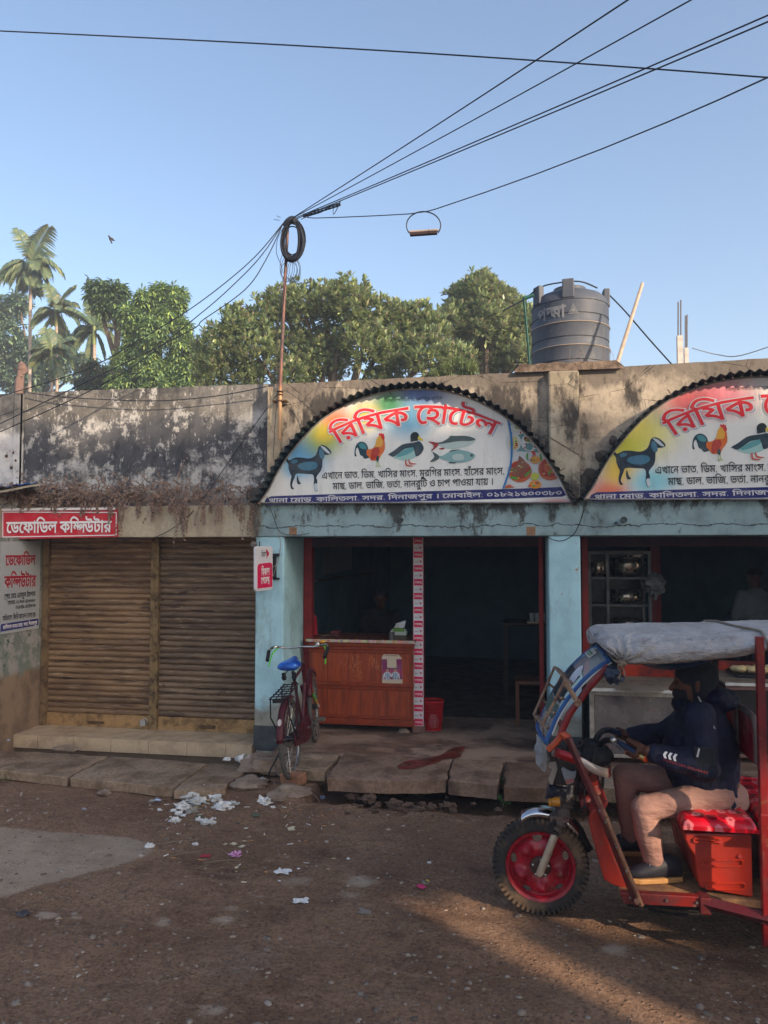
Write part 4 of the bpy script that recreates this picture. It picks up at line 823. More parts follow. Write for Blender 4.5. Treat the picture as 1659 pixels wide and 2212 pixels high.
PIC = {  # name: (ink, layer, region, outline) ; pictures printed on the sign
 'printed_goat': [('goat_dark', R2, [(228, 462), (232, 450), (246, 464), (270, 452), (300, 450), (340, 455), (368, 442), (380, 418), (386, 400), (402, 391), (422, 399), (442, 418), (444, 432), (428, 438), (412, 440), (404, 460), (402, 490), (396, 512), (384, 528), (374, 545), (379, 562), (376, 590), (381, 606), (368, 611), (361, 582), (363, 555), (358, 532), (330, 528), (290, 526), (276, 531), (271, 545), (263, 565), (259, 585), (268, 599), (256, 600), (250, 578), (253, 556), (256, 540), (248, 520), (242, 500), (241, 482)]),
   ('goat_dark', R2, [(285, 535), (292, 560), (301, 575), (286, 576), (281, 556)]), ('goat_blue', R2, [(300, 478), (340, 470), (372, 474), (380, 492), (360, 508), (330, 512), (300, 506), (285, 492)]), ('goat_blue', R2, [(258, 464), (280, 460), (286, 470), (266, 480), (256, 474)]), ('goat_pale', R2, [(394, 396), (414, 402), (434, 422), (440, 431), (428, 430), (408, 414)]), ('goat_blue', R2, [(390, 410), (402, 412), (412, 436), (410, 455), (396, 454), (387, 434)]), ('goat_pale', R2, [(366, 575), (376, 575), (380, 605), (369, 609), (363, 585)])],
 'printed_rooster': [('cock_tail', R1, [(745, 842), (742, 790), (760, 720), (800, 685), (850, 690), (880, 720), (892, 760), (884, 800), (905, 850), (880, 868), (850, 870), (830, 842), (805, 830), (790, 780), (775, 745), (757, 775), (756, 812), (765, 842)]), ('cock_teal', R1, [(790, 705), (840, 700), (872, 735), (870, 765), (820, 760), (795, 735)]), ('cock_orange', R1, [(880, 770), (920, 765), (950, 750), (975, 710), (985, 660), (1010, 620), (1045, 615), (1070, 660), (1078, 750), (1060, 800), (1030, 840), (1000, 905), (980, 892), (930, 890), (900, 850), (875, 820)]), ('cock_yellow', R1, [(985, 660), (1010, 620), (1040, 620), (1056, 680), (1040, 735), (1000, 740), (968, 755)]), ('cock_red', R1, [(945, 762), (1000, 742), (1020, 790), (990, 850), (930, 888), (926, 820)]), ('cock_tail', R1, [(985, 850), (1010, 840), (1008, 895), (995, 908), (980, 892)]), ('comb', R1, [(1010, 608), (1018, 585), (1032, 598), (1042, 582), (1050, 598), (1064, 592), (1068, 615), (1076, 640), (1060, 664), (1044, 645), (1030, 620)]), ('leg_pale', R1, [(984, 896), (992, 896), (992, 945), (1008, 958), (972, 958), (984, 944)]), ('leg_pale', R1, [(1004, 904), (1011, 904), (1020, 945), (1040, 955), (1008, 957)])],
 'printed_duck': [('duck_pale', R1, [(1170, 842), (1250, 780), (1400, 740), (1412, 790), (1432, 840), (1380, 872), (1300, 892), (1200, 872)]), ('duck_teal', R1, [(1200, 840), (1300, 770), (1390, 745), (1395, 780), (1330, 820), (1240, 850)]), ('duck_dark', R1, [(1115, 822), (1180, 780), (1260, 720), (1330, 700), (1388, 700), (1396, 740), (1300, 762), (1220, 820), (1168, 850), (1130, 832)]), ('duck_dark', R1, [(1370, 690), (1430, 675), (1475, 690), (1505, 740), (1500, 782), (1460, 832), (1420, 842), (1405, 790), (1388, 740)]), ('duck_head', R1, [(1360, 620), (1375, 590), (1410, 575), (1440, 586), (1456, 615), (1446, 650), (1432, 682), (1370, 692), (1362, 652)]), ('beak', R1, [(1440, 646), (1455, 620), (1475, 640), (1506, 665), (1490, 673), (1460, 662)]), ('leg_orange', R1, [(1304, 885), (1316, 885), (1322, 936), (1390, 950), (1370, 958), (1308, 945)]), ('leg_orange', R1, [(1338, 880), (1350, 880), (1362, 915), (1428, 926), (1400, 934), (1350, 928)]), ('white', R1, [(1370, 686), (1432, 674), (1436, 682), (1372, 696)])],
 'printed_fish': [('fish_pale', R3, [(130, 458), (180, 450), (250, 410), (330, 387), (420, 387), (500, 400), (541, 422), (522, 460), (460, 495), (380, 515), (280, 526), (200, 511), (148, 488)]), ('fish_dark', R3, [(130, 456), (180, 449), (250, 409), (270, 385), (330, 384), (430, 384), (500, 398), (542, 422), (480, 440), (350, 442), (220, 464), (140, 472)]), ('fish_red', R3, [(32, 445), (130, 457), (145, 480), (130, 502), (60, 555), (96, 490)]), ('fish_red', R3, [(148, 520), (200, 510), (210, 520), (180, 532)]),
   ('fish_teal', R3, [(138, 592), (180, 600), (260, 555), (330, 530), (420, 541), (500, 566), (539, 596), (502, 640), (420, 666), (330, 673), (240, 650), (170, 626)]), ('fish_dark', R3, [(80, 555), (142, 590), (152, 622), (110, 655), (54, 660), (100, 610)]), ('fish_dark', R3, [(262, 556), (290, 535), (380, 530), (330, 542)]), ('fish_dark', R3, circ(500, 594, 16, 16, 10)), ('fish_dark', R3, [(258, 660), (330, 668), (320, 678), (262, 676)]), ('fish_pale', R3, [(300, 590), (400, 580), (410, 640), (310, 645)])],
 'printed_dishes': [('food_teal', R3, [(900, 205), (960, 235), (1030, 300), (1100, 370), (1180, 460), (1255, 548), (935, 550), (930, 400)]), ('food_pale', R3, [(935, 546), (1255, 546), (1310, 640), (1380, 780), (1455, 930), (850, 940), (905, 770), (932, 600)]), ('plate', R3, circ(990, 300, 80, 74)), ('plate', R3, circ(945, 455, 84, 98)), ('rice', R3, circ(950, 465, 52, 70)), ('plate', R3, circ(1120, 455, 92, 96)), ('brown', R3, circ(1100, 415, 42, 34)), ('chilli', R3, circ(1000, 290, 40, 22)), ('food_teal', R3, circ(1115, 500, 40, 40)), ('brown', R3, circ(1190, 490, 30, 26)),
   ('bowl', R3, circ(1015, 765, 128, 116)), ('curry', R3, circ(1015, 752, 108, 92)), ('brown', R3, [(930, 750), (985, 690), (1010, 595), (1060, 640), (1110, 720), (1120, 780), (1050, 830), (960, 830)]), ('bowl', R3, circ(1340, 740, 130, 122)), ('curry', R3, circ(1340, 728, 108, 98)), ('bowl', R3, circ(1330, 720, 60, 60)), ('chilli', R3, [(905, 820), (960, 818), (1005, 842), (990, 855), (930, 845)]), ('chilli', R3, [(1060, 822), (1090, 780), (1136, 740), (1130, 770), (1090, 820)]), ('chilli', R3, [(1312, 800), (1340, 745), (1356, 750), (1335, 805)]), ('lime', R3, circ(1178, 818, 44, 38)), ('orange', R3, circ(1180, 905, 66, 46)), ('orange', R3, circ(1180, 640, 54, 40)), ('redchilli', R3, [(1130, 550), (1170, 552), (1186, 580), (1178, 602), (1160, 590)]), ('chilli', R3, [(1092, 570), (1106, 568), (1100, 610), (1112, 655), (1092, 640), (1080, 605)]), ('chilli', R3, [(1226, 575), (1250, 580), (1252, 640), (1236, 655)]), ('bowl', R3, [(870, 915), (905, 905), (960, 938), (850, 942)])],
 'printed_garnish': [(('rice', 'chilli', 'redchilli', 'lime', 'brown', 'orange')[i % 6], R3, circ(*FR_[i], 8+i % 4*3, 6+i % 3*3, 7)) for i in range(70)],
 'blue_strip': [('strip', R3, [(872, 182), (895, 195), (918, 300), (938, 430), (938, 600), (918, 740), (880, 860), (848, 945), (828, 945), (862, 850), (898, 735), (916, 600), (914, 430), (898, 310)])],
 'address_band': [('navy', R2, [(128, 662), (136, 645), (160, 634), (500, 622), (900, 610), (1300, 599), (1536, 590), (1558, 628), (1540, 636), (1300, 645), (900, 657), (500, 667), (140, 674)])]}
def word(mb, st, h0, h1, hm, height, off, bold, dx, sh=(0, 0), ht2=None):
    """letters hung under the curved headline h0 - hm - h1 (R2 units)"""
    tot = sum(a for _, a in shape(st)); ht2 = ht2 or height
    def warp(t, gy, pL, ux, up, k):
        bx = (1-t)**2*h0[0]+2*t*(1-t)*hm[0]+t*t*h1[0]; by = (1-t)**2*h0[1]+2*t*(1-t)*hm[1]+t*t*h1[1]
        tx = 2*(1-t)*(hm[0]-h0[0])+2*t*(h1[0]-hm[0]); ty = 2*(1-t)*(hm[1]-h0[1])+2*t*(h1[1]-hm[1]); l = math.hypot(tx, ty); d = (gy-HH)/HH*(height+(ht2-height)*t)
        return W(*R2(bx+ty/l*d*1.15+sh[0], by-tx/l*d+sh[1]), SGY)+V(dx, off, 0)
    text(mb, st, V(0, 0, 0), V(tot, 0, 0), (0, 0, 0), 1, bold, warp)
def arched_sign(dx, label, blobs, gname):
    D = V(dx, 0, 0); S = lambda p, y=SGY: W(p[0], p[1], y)+D
    s = thing('arched_sign', label, 'sign', W(900, 1086, SGY)+D, 'arched signs of the eating house')
    m = MB(); v, f = fill([np.array([(W(*p, SGY).x, W(*p, SGY).z) for p in ARCHP])])
    m.prism([S(p) for p in ARCHP], (0, .02, 0)); pn = m.build('sign_panel', None, s); mt = gradient(gname, [((p[0], p[1]), a, b, c) for p, a, b, c in blobs]); pn.data.materials.append(mt)
    pn.data.transform(Matrix.Translation(-D)); pn.location = D
    m = MB(); e = [S(p)+V(0, -.004, 0) for p in ARCHP]; m.tube([e[0]]+e+[e[-1]], .009, 5); m.tube([e[0], e[-1]], .008, 5); m.build('edge_frame', mat('sign_edge', srgb(150, 148, 146), .5, .4, c2=srgb(80, 72, 66), scale=14), s)
    # corrugated hood
    base = smoothpath([S(p) for p in [(552, 1092)]+ARCHP+[(1246, 1090)]], 10); L = [0]
    for i in range(1, len(base)): L.append(L[-1]+(base[i]-base[i-1]).length)
    m = MB(); cen = S((900, 1040)); vs = []
    n = len(base); ys = (.045, -.02, -.085, -.15, -.205)
    for j, y in enumerate(ys):
        for i in range(n):
            t = (base[min(i+1, n-1)]-base[max(i-1, 0)]).normalized(); nr = V(-t.z, 0, t.x); w = math.sin(L[i]/.078*2*math.pi)*.013
            k = mnoise.noise(V(L[i]*1.3, y*3, dx))*.012*(j/4)
            p = base[i]+nr*(.028+w+k); vs.append((p.x, y+mnoise.noise(V(L[i]*2, 4, dx))*.012*(j == 4), p.z))
    m.add(vs, [(j*n+i, j*n+i+1, (j+1)*n+i+1, (j+1)*n+i) for j in range(4) for i in range(n-1)]); m.build('tin_hood', TIN, s, smooth=True, ang=70, solid=.003)
    m = MB()
    for k in range(30, n-30, 36):
        t = (base[k+1]-base[k-1]).normalized(); nr = V(-t.z, 0, t.x); p = base[k]+nr*.03; p.y = -.15; m.tube([p, p+nr*.05], .004, 5)
    m.build('hook_bolt', RUST, s)
    L_ = .0006
    for nm, lst in PIC.items():
        par = None
        if nm == 'printed_garnish':
            for ck in ('rice', 'chilli', 'redchilli', 'lime', 'brown', 'orange'):
                m = MB()
                for i, (ik, rg, pts) in enumerate(lst):
                    if ik == ck: poly(m, [S(p) for p in clip([rg(*p) for p in pts], R3(1040, 700))], (0, -.0172-.00004*i, 0))
                m.build('garnish', INK[ck], s)
            continue
        for i, (ik, rg, pts) in enumerate(lst):
            pts = sm(pts) if len(pts) != 20 and nm not in ('address_band', 'printed_dishes') else pts
            pts = [rg(*p) for p in pts]
            if nm in ('printed_dishes', 'blue_strip', 'printed_garnish'): pts = clip(pts, R3(1040, 700) if nm != 'blue_strip' else R3(900, 500))
            lay = {'blue_strip': .020, 'printed_garnish': .0172}.get(nm, .0015)+L_*(i+1)*(1 if nm != 'printed_garnish' else .03)
            m = MB(); poly(m, [S(p) for p in pts], (0, -lay, 0)); o = m.build(nm if par is None else ik, INK[ik], par or s)
            par = par or o
    for st, h0, hm, h1, ht, ht2 in (('রিযিক', (436, 326), (600, 236), (806, 213), 70, 82), ('হোটেল', (842, 207), (1040, 190), (1246, 286), 88, 66)):
        for nm, bo, off, sh, ik in (('title_shadow', .06, -.004, (6, 4), 'shadow_blue'), ('title_outline', .105, -.005, (1, 1), 'white'), ('title_lettering', .03, -.006, (0, 0), 'title_red')):
            m = MB(); word(m, st, h0, h1, hm, ht, off, bo, dx, sh, ht2); m.build(nm, INK[ik], s)
    def T(st, a, b, h, bo, nm='black_lettering', ik='black'): m = MB(); text(m, st, S(R2(*a)), S(R2(*b)), (0, -.005, 0), h, bo); m.build(nm, INK[ik], s)
    T('বিস্‌মিল্লাহির রাহ্‌মানির রাহিম', (698, 188), (972, 175), .9, -.012)
    T('এখানে ভাত, ডিম, খাসির মাংস, মুরগির মাংস, হাঁসের মাংস,', (400, 552), (1266, 530), 1.28, .018)
    T('মাছ, ডাল, ভাজি, ভর্তা, নানরুটি ও চাপ পাওয়া যায় ।', (452, 602), (1214, 580), 1.28, .018)
    T('থানা মোড়, কালিতলা, সদর, দিনাজপুর । মোবাইল: ০১৮২১৬০০৩৮০', (150, 665), (1540, 627), .60, .04, 'white_lettering', 'white')
    # broken mortar where the hood meets the wall
    m = MB(); rr_ = random.Random(int(dx*10)+3)
    for t in [i/26 for i in range(27)]:
        if .2 < t < .8: continue
        i = int(t*(n-1)); tt = (base[min(i+1, n-1)]-base[max(i-1, 0)]).normalized(); nr = V(-tt.z, 0, tt.x); w = .03+.055*max(0, abs(t-.5)-.3)/.2
        p = base[i]+nr*(.045+w*.5); m.blob((p.x, .03, p.z), (w*rr_.uniform(.9, 1.4), .05, w*rr_.uniform(.9, 1.5)), 9, 6, .5, 2.5, i)
    m.build('mortar_seam', mat('seam_mortar', srgb(84, 76, 70), .95, c2=srgb(54, 50, 48), bump=.6, bs=60), s, smooth=True, ang=45)
    return s
C_ = lambda r, g, b: srgb(r, g, b)
arched_sign(0, 'whole arched sign over the counter, goat, rooster, duck and fish beside a rainbow corner', [((655, 985), .42, .34, C_(60, 150, 200)), ((700, 945), .34, .3, C_(150, 170, 60)), ((905, 845), .5, .32, C_(30, 84, 160)), ((880, 905), .42, .28, C_(96, 172, 208)), ((838, 872), .26, .24, C_(40, 130, 60)), ((790, 900), .24, .22, C_(220, 196, 40)), ((728, 912), .26, .22, C_(224, 112, 50)), ((700, 938), .18, .16, C_(206, 184, 50)), ((640, 1010), .2, .16, C_(110, 180, 214)), ((1200, 1090), .3, .08, C_(210, 70, 50))], 'sign_rainbow')
arched_sign(3.052, 'arched sign cut off by the right edge, yellow and orange corner behind the goat', [((655, 955), .6, .42, C_(222, 214, 70)), ((820, 880), .5, .3, C_(214, 110, 130)), ((760, 890), .4, .26, C_(206, 84, 90)), ((610, 1075), .3, .26, C_(228, 100, 50)), ((690, 1050), .34, .2, C_(120, 200, 214)), ((640, 990), .3, .26, C_(196, 200, 50)), ((625, 1030), .24, .2, C_(226, 190, 40))], 'sign_yellow')
# ================================================================ figures: tapered limbs fused into one surface
def capsule(mb, a, b, ra, rb, n=12):
    a, b = Vector(a), Vector(b); d = b-a
    if d.length < 1e-6: mb.blob(a, ra, n, 8); return
    t = d.normalized(); pts = []; rs = []
    for k in range(4): an = math.pi/2*(k/4); pts.append(a-t*ra*math.cos(an)); rs.append(max(ra*math.sin(an), ra*.02))
    for k in range(5): pts.append(a+d*k/4); rs.append(ra+(rb-ra)*k/4)
    for k in range(1, 5): an = math.pi/2*(1-k/4); pts.append(b+t*rb*math.cos(an)); rs.append(max(rb*math.sin(an), rb*.02))
    mb.tube(pts, rs, n)
def chain(mb, pts, rs, n=12):
    for i in range(len(pts)-1): capsule(mb, pts[i], pts[i+1], rs[i], rs[i+1], n)
def loft(mb, secs, n=18):
    """sections (centre, vector u, vector w): elliptical rings joined and closed"""
    vs = []; m_ = len(secs)
    for c, u, w in secs:
        c = Vector(c); u = Vector(u); w = Vector(w)
        for j in range(n): a = 2*math.pi*j/n; vs.append(c+u*math.cos(a)+w*math.sin(a))
    fs = [(i*n+j, i*n+(j+1) % n, (i+1)*n+(j+1) % n, (i+1)*n+j) for i in range(m_-1) for j in range(n)]
    mb.add(vs, fs+[tuple(range(n-1, -1, -1)), tuple((m_-1)*n+j for j in range(n))])
def fuse(mb, name, mt, parent, voxel=.008, smooth=6, folds=0.0, fs=.08, label=None):
    o = mb.build(name, mt, parent, smooth=False)
    r = o.modifiers.new('r', 'REMESH'); r.mode = 'VOXEL'; r.voxel_size = voxel; r.use_smooth_shade = True
    s = o.modifiers.new('s', 'SMOOTH'); s.iterations = smooth; s.factor = .5
    if folds:
        t = bpy.data.textures.new('folds', 'CLOUDS'); t.noise_scale = fs; t.noise_depth = 2
        d = o.modifiers.new('d', 'DISPLACE'); d.texture = t; d.strength = folds; d.mid_level = .5; d.texture_coords = 'LOCAL'
    if label: o['label'] = label
    return o
def head_shape(mb, c, fwd, r=.092):
    """skull, jaw, nose, brow, ears; fwd is the way the face looks"""
    c = Vector(c); f = Vector(fwd).normalized(); s = f.cross(V(0, 0, 1)).normalized(); u = s.cross(f)
    loft(mb, [(c+f*.03-u*.125, f*.030, s*.028), (c+f*.032-u*.105, f*.055, s*.046), (c+f*.018-u*.06, f*.082, s*.064), (c-u*.01, f*.098, s*.074), (c-f*.004+u*.04, f*.100, s*.076), (c-f*.008+u*.08, f*.082, s*.064), (c-f*.01+u*.108, f*.045, s*.036), (c-f*.01+u*.116, f*.012, s*.01)])
    capsule(mb, c+f*.094+u*.005, c+f*.116-u*.032, .010, .016, 8); capsule(mb, c+f*.088+s*.03+u*.018, c+f*.088-s*.03+u*.018, .012, .012, 8)
    capsule(mb, c+f*.088+s*.016-u*.068, c+f*.088-s*.016-u*.068, .010, .010, 8)
    for k in (-1, 1): capsule(mb, c+s*k*.076-f*.012+u*.012, c+s*k*.078-f*.008-u*.03, .016, .010, 8)
def grip_hand(mb, ctr, ax, wrist, rg=.017):
    """five fingers closed round a bar through ctr along ax, seen from wrist"""
    ctr, ax, wrist = Vector(ctr), Vector(ax).normalized(), Vector(wrist); back = (wrist-ctr); back = (back-ax*back.dot(ax)).normalized(); up = ax.cross(back).normalized()
    if up.z < 0: up = -up
    k0 = ctr+back*(rg+.022)+up*.014
    for i, (o, l) in enumerate(((.033, .92), (.011, 1.0), (-.011, .96), (-.032, .8))):
        base = k0+ax*o*1.0+up*(.012-.003*i)
        knuck = ctr+ax*o*.98+(back*.35+up*.95)*(rg+.013)
        q1 = ctr+ax*o*.96+(-back*.75+up*.6)*(rg+.011); q2 = ctr+ax*o*.94+(-back*.85-up*.55)*(rg+.010); tip = ctr+ax*o*.93+(back*.15*l-up*.98)*(rg+.010)
        chain(mb, [base, knuck, q1, q2, tip], [.0115, .0105, .0095, .0088, .0078], 8)
    for o in (-.03, -.008, .014, .034): capsule(mb, wrist.lerp(k0, .25)+ax*o*.45, k0+ax*o, .020, .014, 8)
    t0 = wrist.lerp(k0, .4)+ax*.03-up*.012; chain(mb, [t0, ctr+ax*.050+back*(rg+.012)-up*.008, ctr+ax*.052-up*(rg+.006)+back*.008, ctr+ax*.046-back*(rg*.6)-up*(rg+.002)], [.016, .013, .011, .009], 8)
def facing(c, f, s, name, mt_eye, parent): pass
NIGHT = mat('dark_wool', srgb(26, 27, 32), .9, c2=srgb(18, 19, 24)); SKIN = mat('brown_skin', srgb(92, 58, 44), .55, c2=srgb(70, 43, 34), scale=14, amt=.5, fine=.1); HAIR = mat('black_hair', srgb(24, 22, 24), .6)
def indoor_man(px, py, y, fwd, label, shirt, cap, seat_z, px_h):
    h = W(px, py, y); f = Vector(fwd).normalized(); s = f.cross(V(0, 0, 1)).normalized()
    p = thing('person', label, 'person', V(h.x, h.y, FZ)); m = MB(); head_shape(m, h, f)
    nb_ = h-V(0, 0, .165)-f*.02; capsule(m, h-V(0, 0, .08)-f*.02, nb_, .052, .058)
    ch = nb_-V(0, 0, .18); hp = nb_-V(0, 0, .5)
    loft(m, [(hp, f*.11, s*.16), (ch, f*.11, s*.17), (nb_-V(0, 0, .03), f*.07, s*.13)])
    ws = []
    for k in (-1, 1):
        sh = nb_+s*k*.18-V(0, 0, .05); el = sh+s*k*.06+f*.06-V(0, 0, .28); wr = el+f*.22-s*k*.12+V(0, 0, .02); ws.append((sh, el, wr))
        chain(m, [sh, el, wr, wr+f*.05], [.048, .04, .028, .03]); 
        for q_ in range(4): chain(m, [wr+f*.05+s*(q_-1.5)*.018, wr+f*.10+s*(q_-1.5)*.02-V(0, 0, .01), wr+f*.13+s*(q_-1.5)*.018-V(0, 0, .03)], [.010, .009, .008], 6)
        capsule(m, wr+f*.03-s*k*.03, wr+f*.08-s*k*.05-V(0, 0, .02), .012, .009, 6)
        kn = hp+f*.4+s*k*.1; chain(m, [hp+s*k*.08, kn, V(kn.x, kn.y, FZ+.08), V(kn.x, kn.y, FZ+.05)+f*.14], [.085, .06, .045, .035])
    fuse(m, 'body', SKIN, p, .011, 4)
    m = MB(); loft(m, [(hp-V(0, 0, .06), f*.13, s*.18), (hp+V(0, 0, .1), f*.135, s*.175), (ch, f*.135, s*.19), (nb_-V(0, 0, .04), f*.095, s*.17), (nb_+V(0, 0, .03), f*.065, s*.075)])
    for (sh, el, wr) in ws: chain(m, [sh, el, wr-f*.02], [.068, .056, .046])
    fuse(m, 'shirt', shirt, p, .014, 5, .012, .12)
    m = MB()
    for k in (-1, 1): kn = hp+f*.4+s*k*.1; chain(m, [hp+s*k*.08, kn, V(kn.x, kn.y, FZ+.14)], [.11, .08, .07])
    fuse(m, 'trousers', NIGHT, p, .016, 5)
    m = MB(); loft(m, [(h+V(0, 0, .015)-f*.012, f*.104, s*.084), (h+V(0, 0, .06)-f*.012, f*.108, s*.085), (h+V(0, 0, .10)-f*.012, f*.085, s*.068), (h+V(0, 0, .125)-f*.012, f*.03, s*.025)]); fuse(m, 'cap' if cap else 'hair', NIGHT if cap else HAIR, p, .01, 3)
    m = MB()
    for k in (-1, 1): m.blob(h+f*.084+s*k*.03-V(0, 0, .002), .008, 8, 6)
    m.build('eyes', mat('eye_dark', srgb(60, 50, 46), .4), p, smooth=True)
    return p
indoor_man(823, 1292, 2.6, (.15, -1, 0), 'man in dark clothes and a cap sitting in the gloom behind the counter', NIGHT, True, .6, 0)
indoor_man(1629, 1245, 3.0, (-.3, 1, 0), 'man in a pale shirt standing with his back turned deep inside at the right', mat('grey_shirt', srgb(120, 128, 134), .85), False, .6, 0)

# ================================================================ things inside the eating house
PAN = mat('pan_metal', srgb(150, 140, 128), .25, .9, c2=srgb(90, 84, 78)); FRAME = mat('cabinet_frame', srgb(92, 94, 98), .45, .7)
cb = thing('pot_cabinet', 'grey steel framed cabinet of shiny pots beside the second blue pillar', 'cabinet', W(1340, 1500, 1.5))
yc = 1.5; q_ = lambda px, py, y=yc: W(px, py, y)
L, Rr, T = q_(1274, 1300).x, q_(1404, 1300).x, q_(1340, 1192).z
m = MB()
for x in (L, q_(1313, 1300).x, Rr):
    m.box(x-.018, x+.018, yc-.02, yc+.02, FZ, T)
m.box(L-.018, Rr+.018, yc-.019, yc+.019, T-.03, T+.012); 
for x in (L, Rr): m.box(x-.017, x+.017, yc+.42, yc+.45, FZ, T)
m.build('frame', FRAME, cb, bev=.003)
for py in (1249, 1308, 1370):
    z = q_(1340, py).z; m = MB(); m.box(L+.019, Rr-.019, yc+.0, yc+.44, z-.012, z+.012); m.build('shelf', FRAME, cb)
m = MB(); m.box(L+.02, Rr-.02, yc+.45, yc+.46, FZ, T); m.build('back', mat('cabinet_back', srgb(40, 46, 52), .3), cb)
def pot(px, py, r, h, label, tilt=0):
    c = q_(px, py, yc+.2); M_ = Matrix.Rotation(tilt, 3, 'X'); m = MB(); m.lathe([(.001, 0), (r*.8, 0), (r*.97, h*.25), (r, h*.7), (r*.9, h), (r*1.06, h*1.02), (r*1.02, h*1.05), (r*.86, h*.98), (r*.92, h*.3), (.001, h*.1)], c, 26, M_)
    tag(m.build('cooking_pot', PAN, smooth=True, ang=50), label, 'pot', 'pots in the steel cabinet')
pot(1355, 1244, .20, .2, 'large shiny pot on the top shelf of the steel cabinet'); pot(1352, 1304, .19, .14, 'wide shallow pot on the middle shelf of the steel cabinet'); pot(1292, 1246, .1, .16, 'tall narrow pot behind the left pane of the cabinet, top shelf'); pot(1356, 1366, .18, .14, 'wide pot on the lowest visible shelf of the steel cabinet')
m = MB()
for (px, py, r) in ((1372, 1212, .09),): m.lathe([(.001, .0), (r, .02), (r*1.05, .035), (r*.98, .03), (.001, .012)], q_(px, py, yc+.1), 24, Matrix.Rotation(R(70), 3, 'X'))
tag(m.build('pan_lid', PAN, smooth=True), 'round lid leaning upright at the top right of the cabinet', 'lid', 'pots in the steel cabinet')
m = MB(); m.blob(W(1412, 1265, 1.4), (.11, .08, .11), 16, 12, .7, 2.4, 4); tag(m.build('plastic_bag', mat('bag_film', srgb(104, 110, 112), .3, c2=srgb(72, 78, 80)), smooth=True, ang=30), 'grey see-through plastic bag hanging on the side of the pot cabinet', 'bag')
# serving table with tray, chair, fan, lamp
tb = thing('serving_table', 'dark table carrying a tray of glasses far inside the doorway', 'table', W(1130, 1500, 2.4)); z = W(1130, 1347, 2.4).z; xa2, xb2 = W(1085, 1350, 2.4).x, W(1215, 1350, 2.4).x; DW = mat('dark_wood', srgb(44, 32, 28), .7)
m = MB(); m.box(xa2, xb2, 2.4, 3.0, z-.03, z); m.build('table_top', DW, tb)
for x in (xa2+.04, xb2-.04):
    for y in (2.44, 2.96): m = MB(); m.box(x-.025, x+.025, y-.025, y+.025, FZ, z-.03); m.build('leg', DW, tb)
m = MB(); m.box(xa2+.3, xb2-.1, 2.42, 2.75, z+.002, z+.02); tag(m.build('tray', PAN), 'metal tray of glasses on the dark serving table', 'tray')
for i in range(6):
    m = MB(); m.lathe([(.001, 0), (.026, 0), (.032, .10), (.029, .10), (.024, .008), (.001, .008)], (xa2+.36+i*.065, 2.5, z+.021), 14); tag(m.build('drinking_glass', mat('glass_grey', srgb(170, 180, 184), .12), smooth=True), 'small drinking glass in the row on the metal tray', 'glass', 'glasses on the tray')
ch = thing('wooden_chair', 'brown wooden chair with a rounded back just behind the red post of the second pillar', 'chair', V(W(1150, 1500, 1.15).x, 1.3, FZ)); CHW = mat('chair_wood', srgb(96, 58, 36), .5); x = W(1155, 1500, 1.15).x
m = MB(); m.box(x-.2, x+.2, 1.1, 1.5, .58, .62); m.build('seat', CHW, ch, bev=.008)
m = MB(); m.prism([V(x+.2, 1.1+.4*u, .62+.55*h) for u, h in ((0, 0), (0, .8), (.1, .93), (.3, 1), (.7, 1), (.9, .93), (1, .8), (1, 0))], (.03, 0, 0)); m.build('backrest', CHW, ch, bev=.008)
for dx in (-.18, .18):
    for y in (1.12, 1.48): m = MB(); m.box(x+dx-.02, x+dx+.02, y-.02, y+.02, FZ, .58); m.build('leg', CHW, ch)
fn = thing('ceiling_fan', 'dark ceiling fan under the ceiling inside the doorway', 'fan', W(1005, 1176, 3.4)); c = W(1005, 1178, 3.4)
m = MB(); m.lathe([(.001, -.05), (.08, -.05), (.1, 0), (.08, .05), (.015, .06), (.012, .6)], c, 16); m.build('motor', mat('fan_dark', srgb(70, 74, 78), .5), fn, smooth=True)
for k in range(3):
    a = 2.1*k+.4; d = V(math.cos(a), math.sin(a), 0); e = V(-d.y, d.x, 0); m = MB(); m.prism([c+d*.09-e*.04, c+d*.55-e*.07, c+d*.56+e*.05, c+d*.09+e*.04], (0, 0, .006)); m.build('blade', mat('fan_dark', srgb(70, 74, 78), .5), fn)

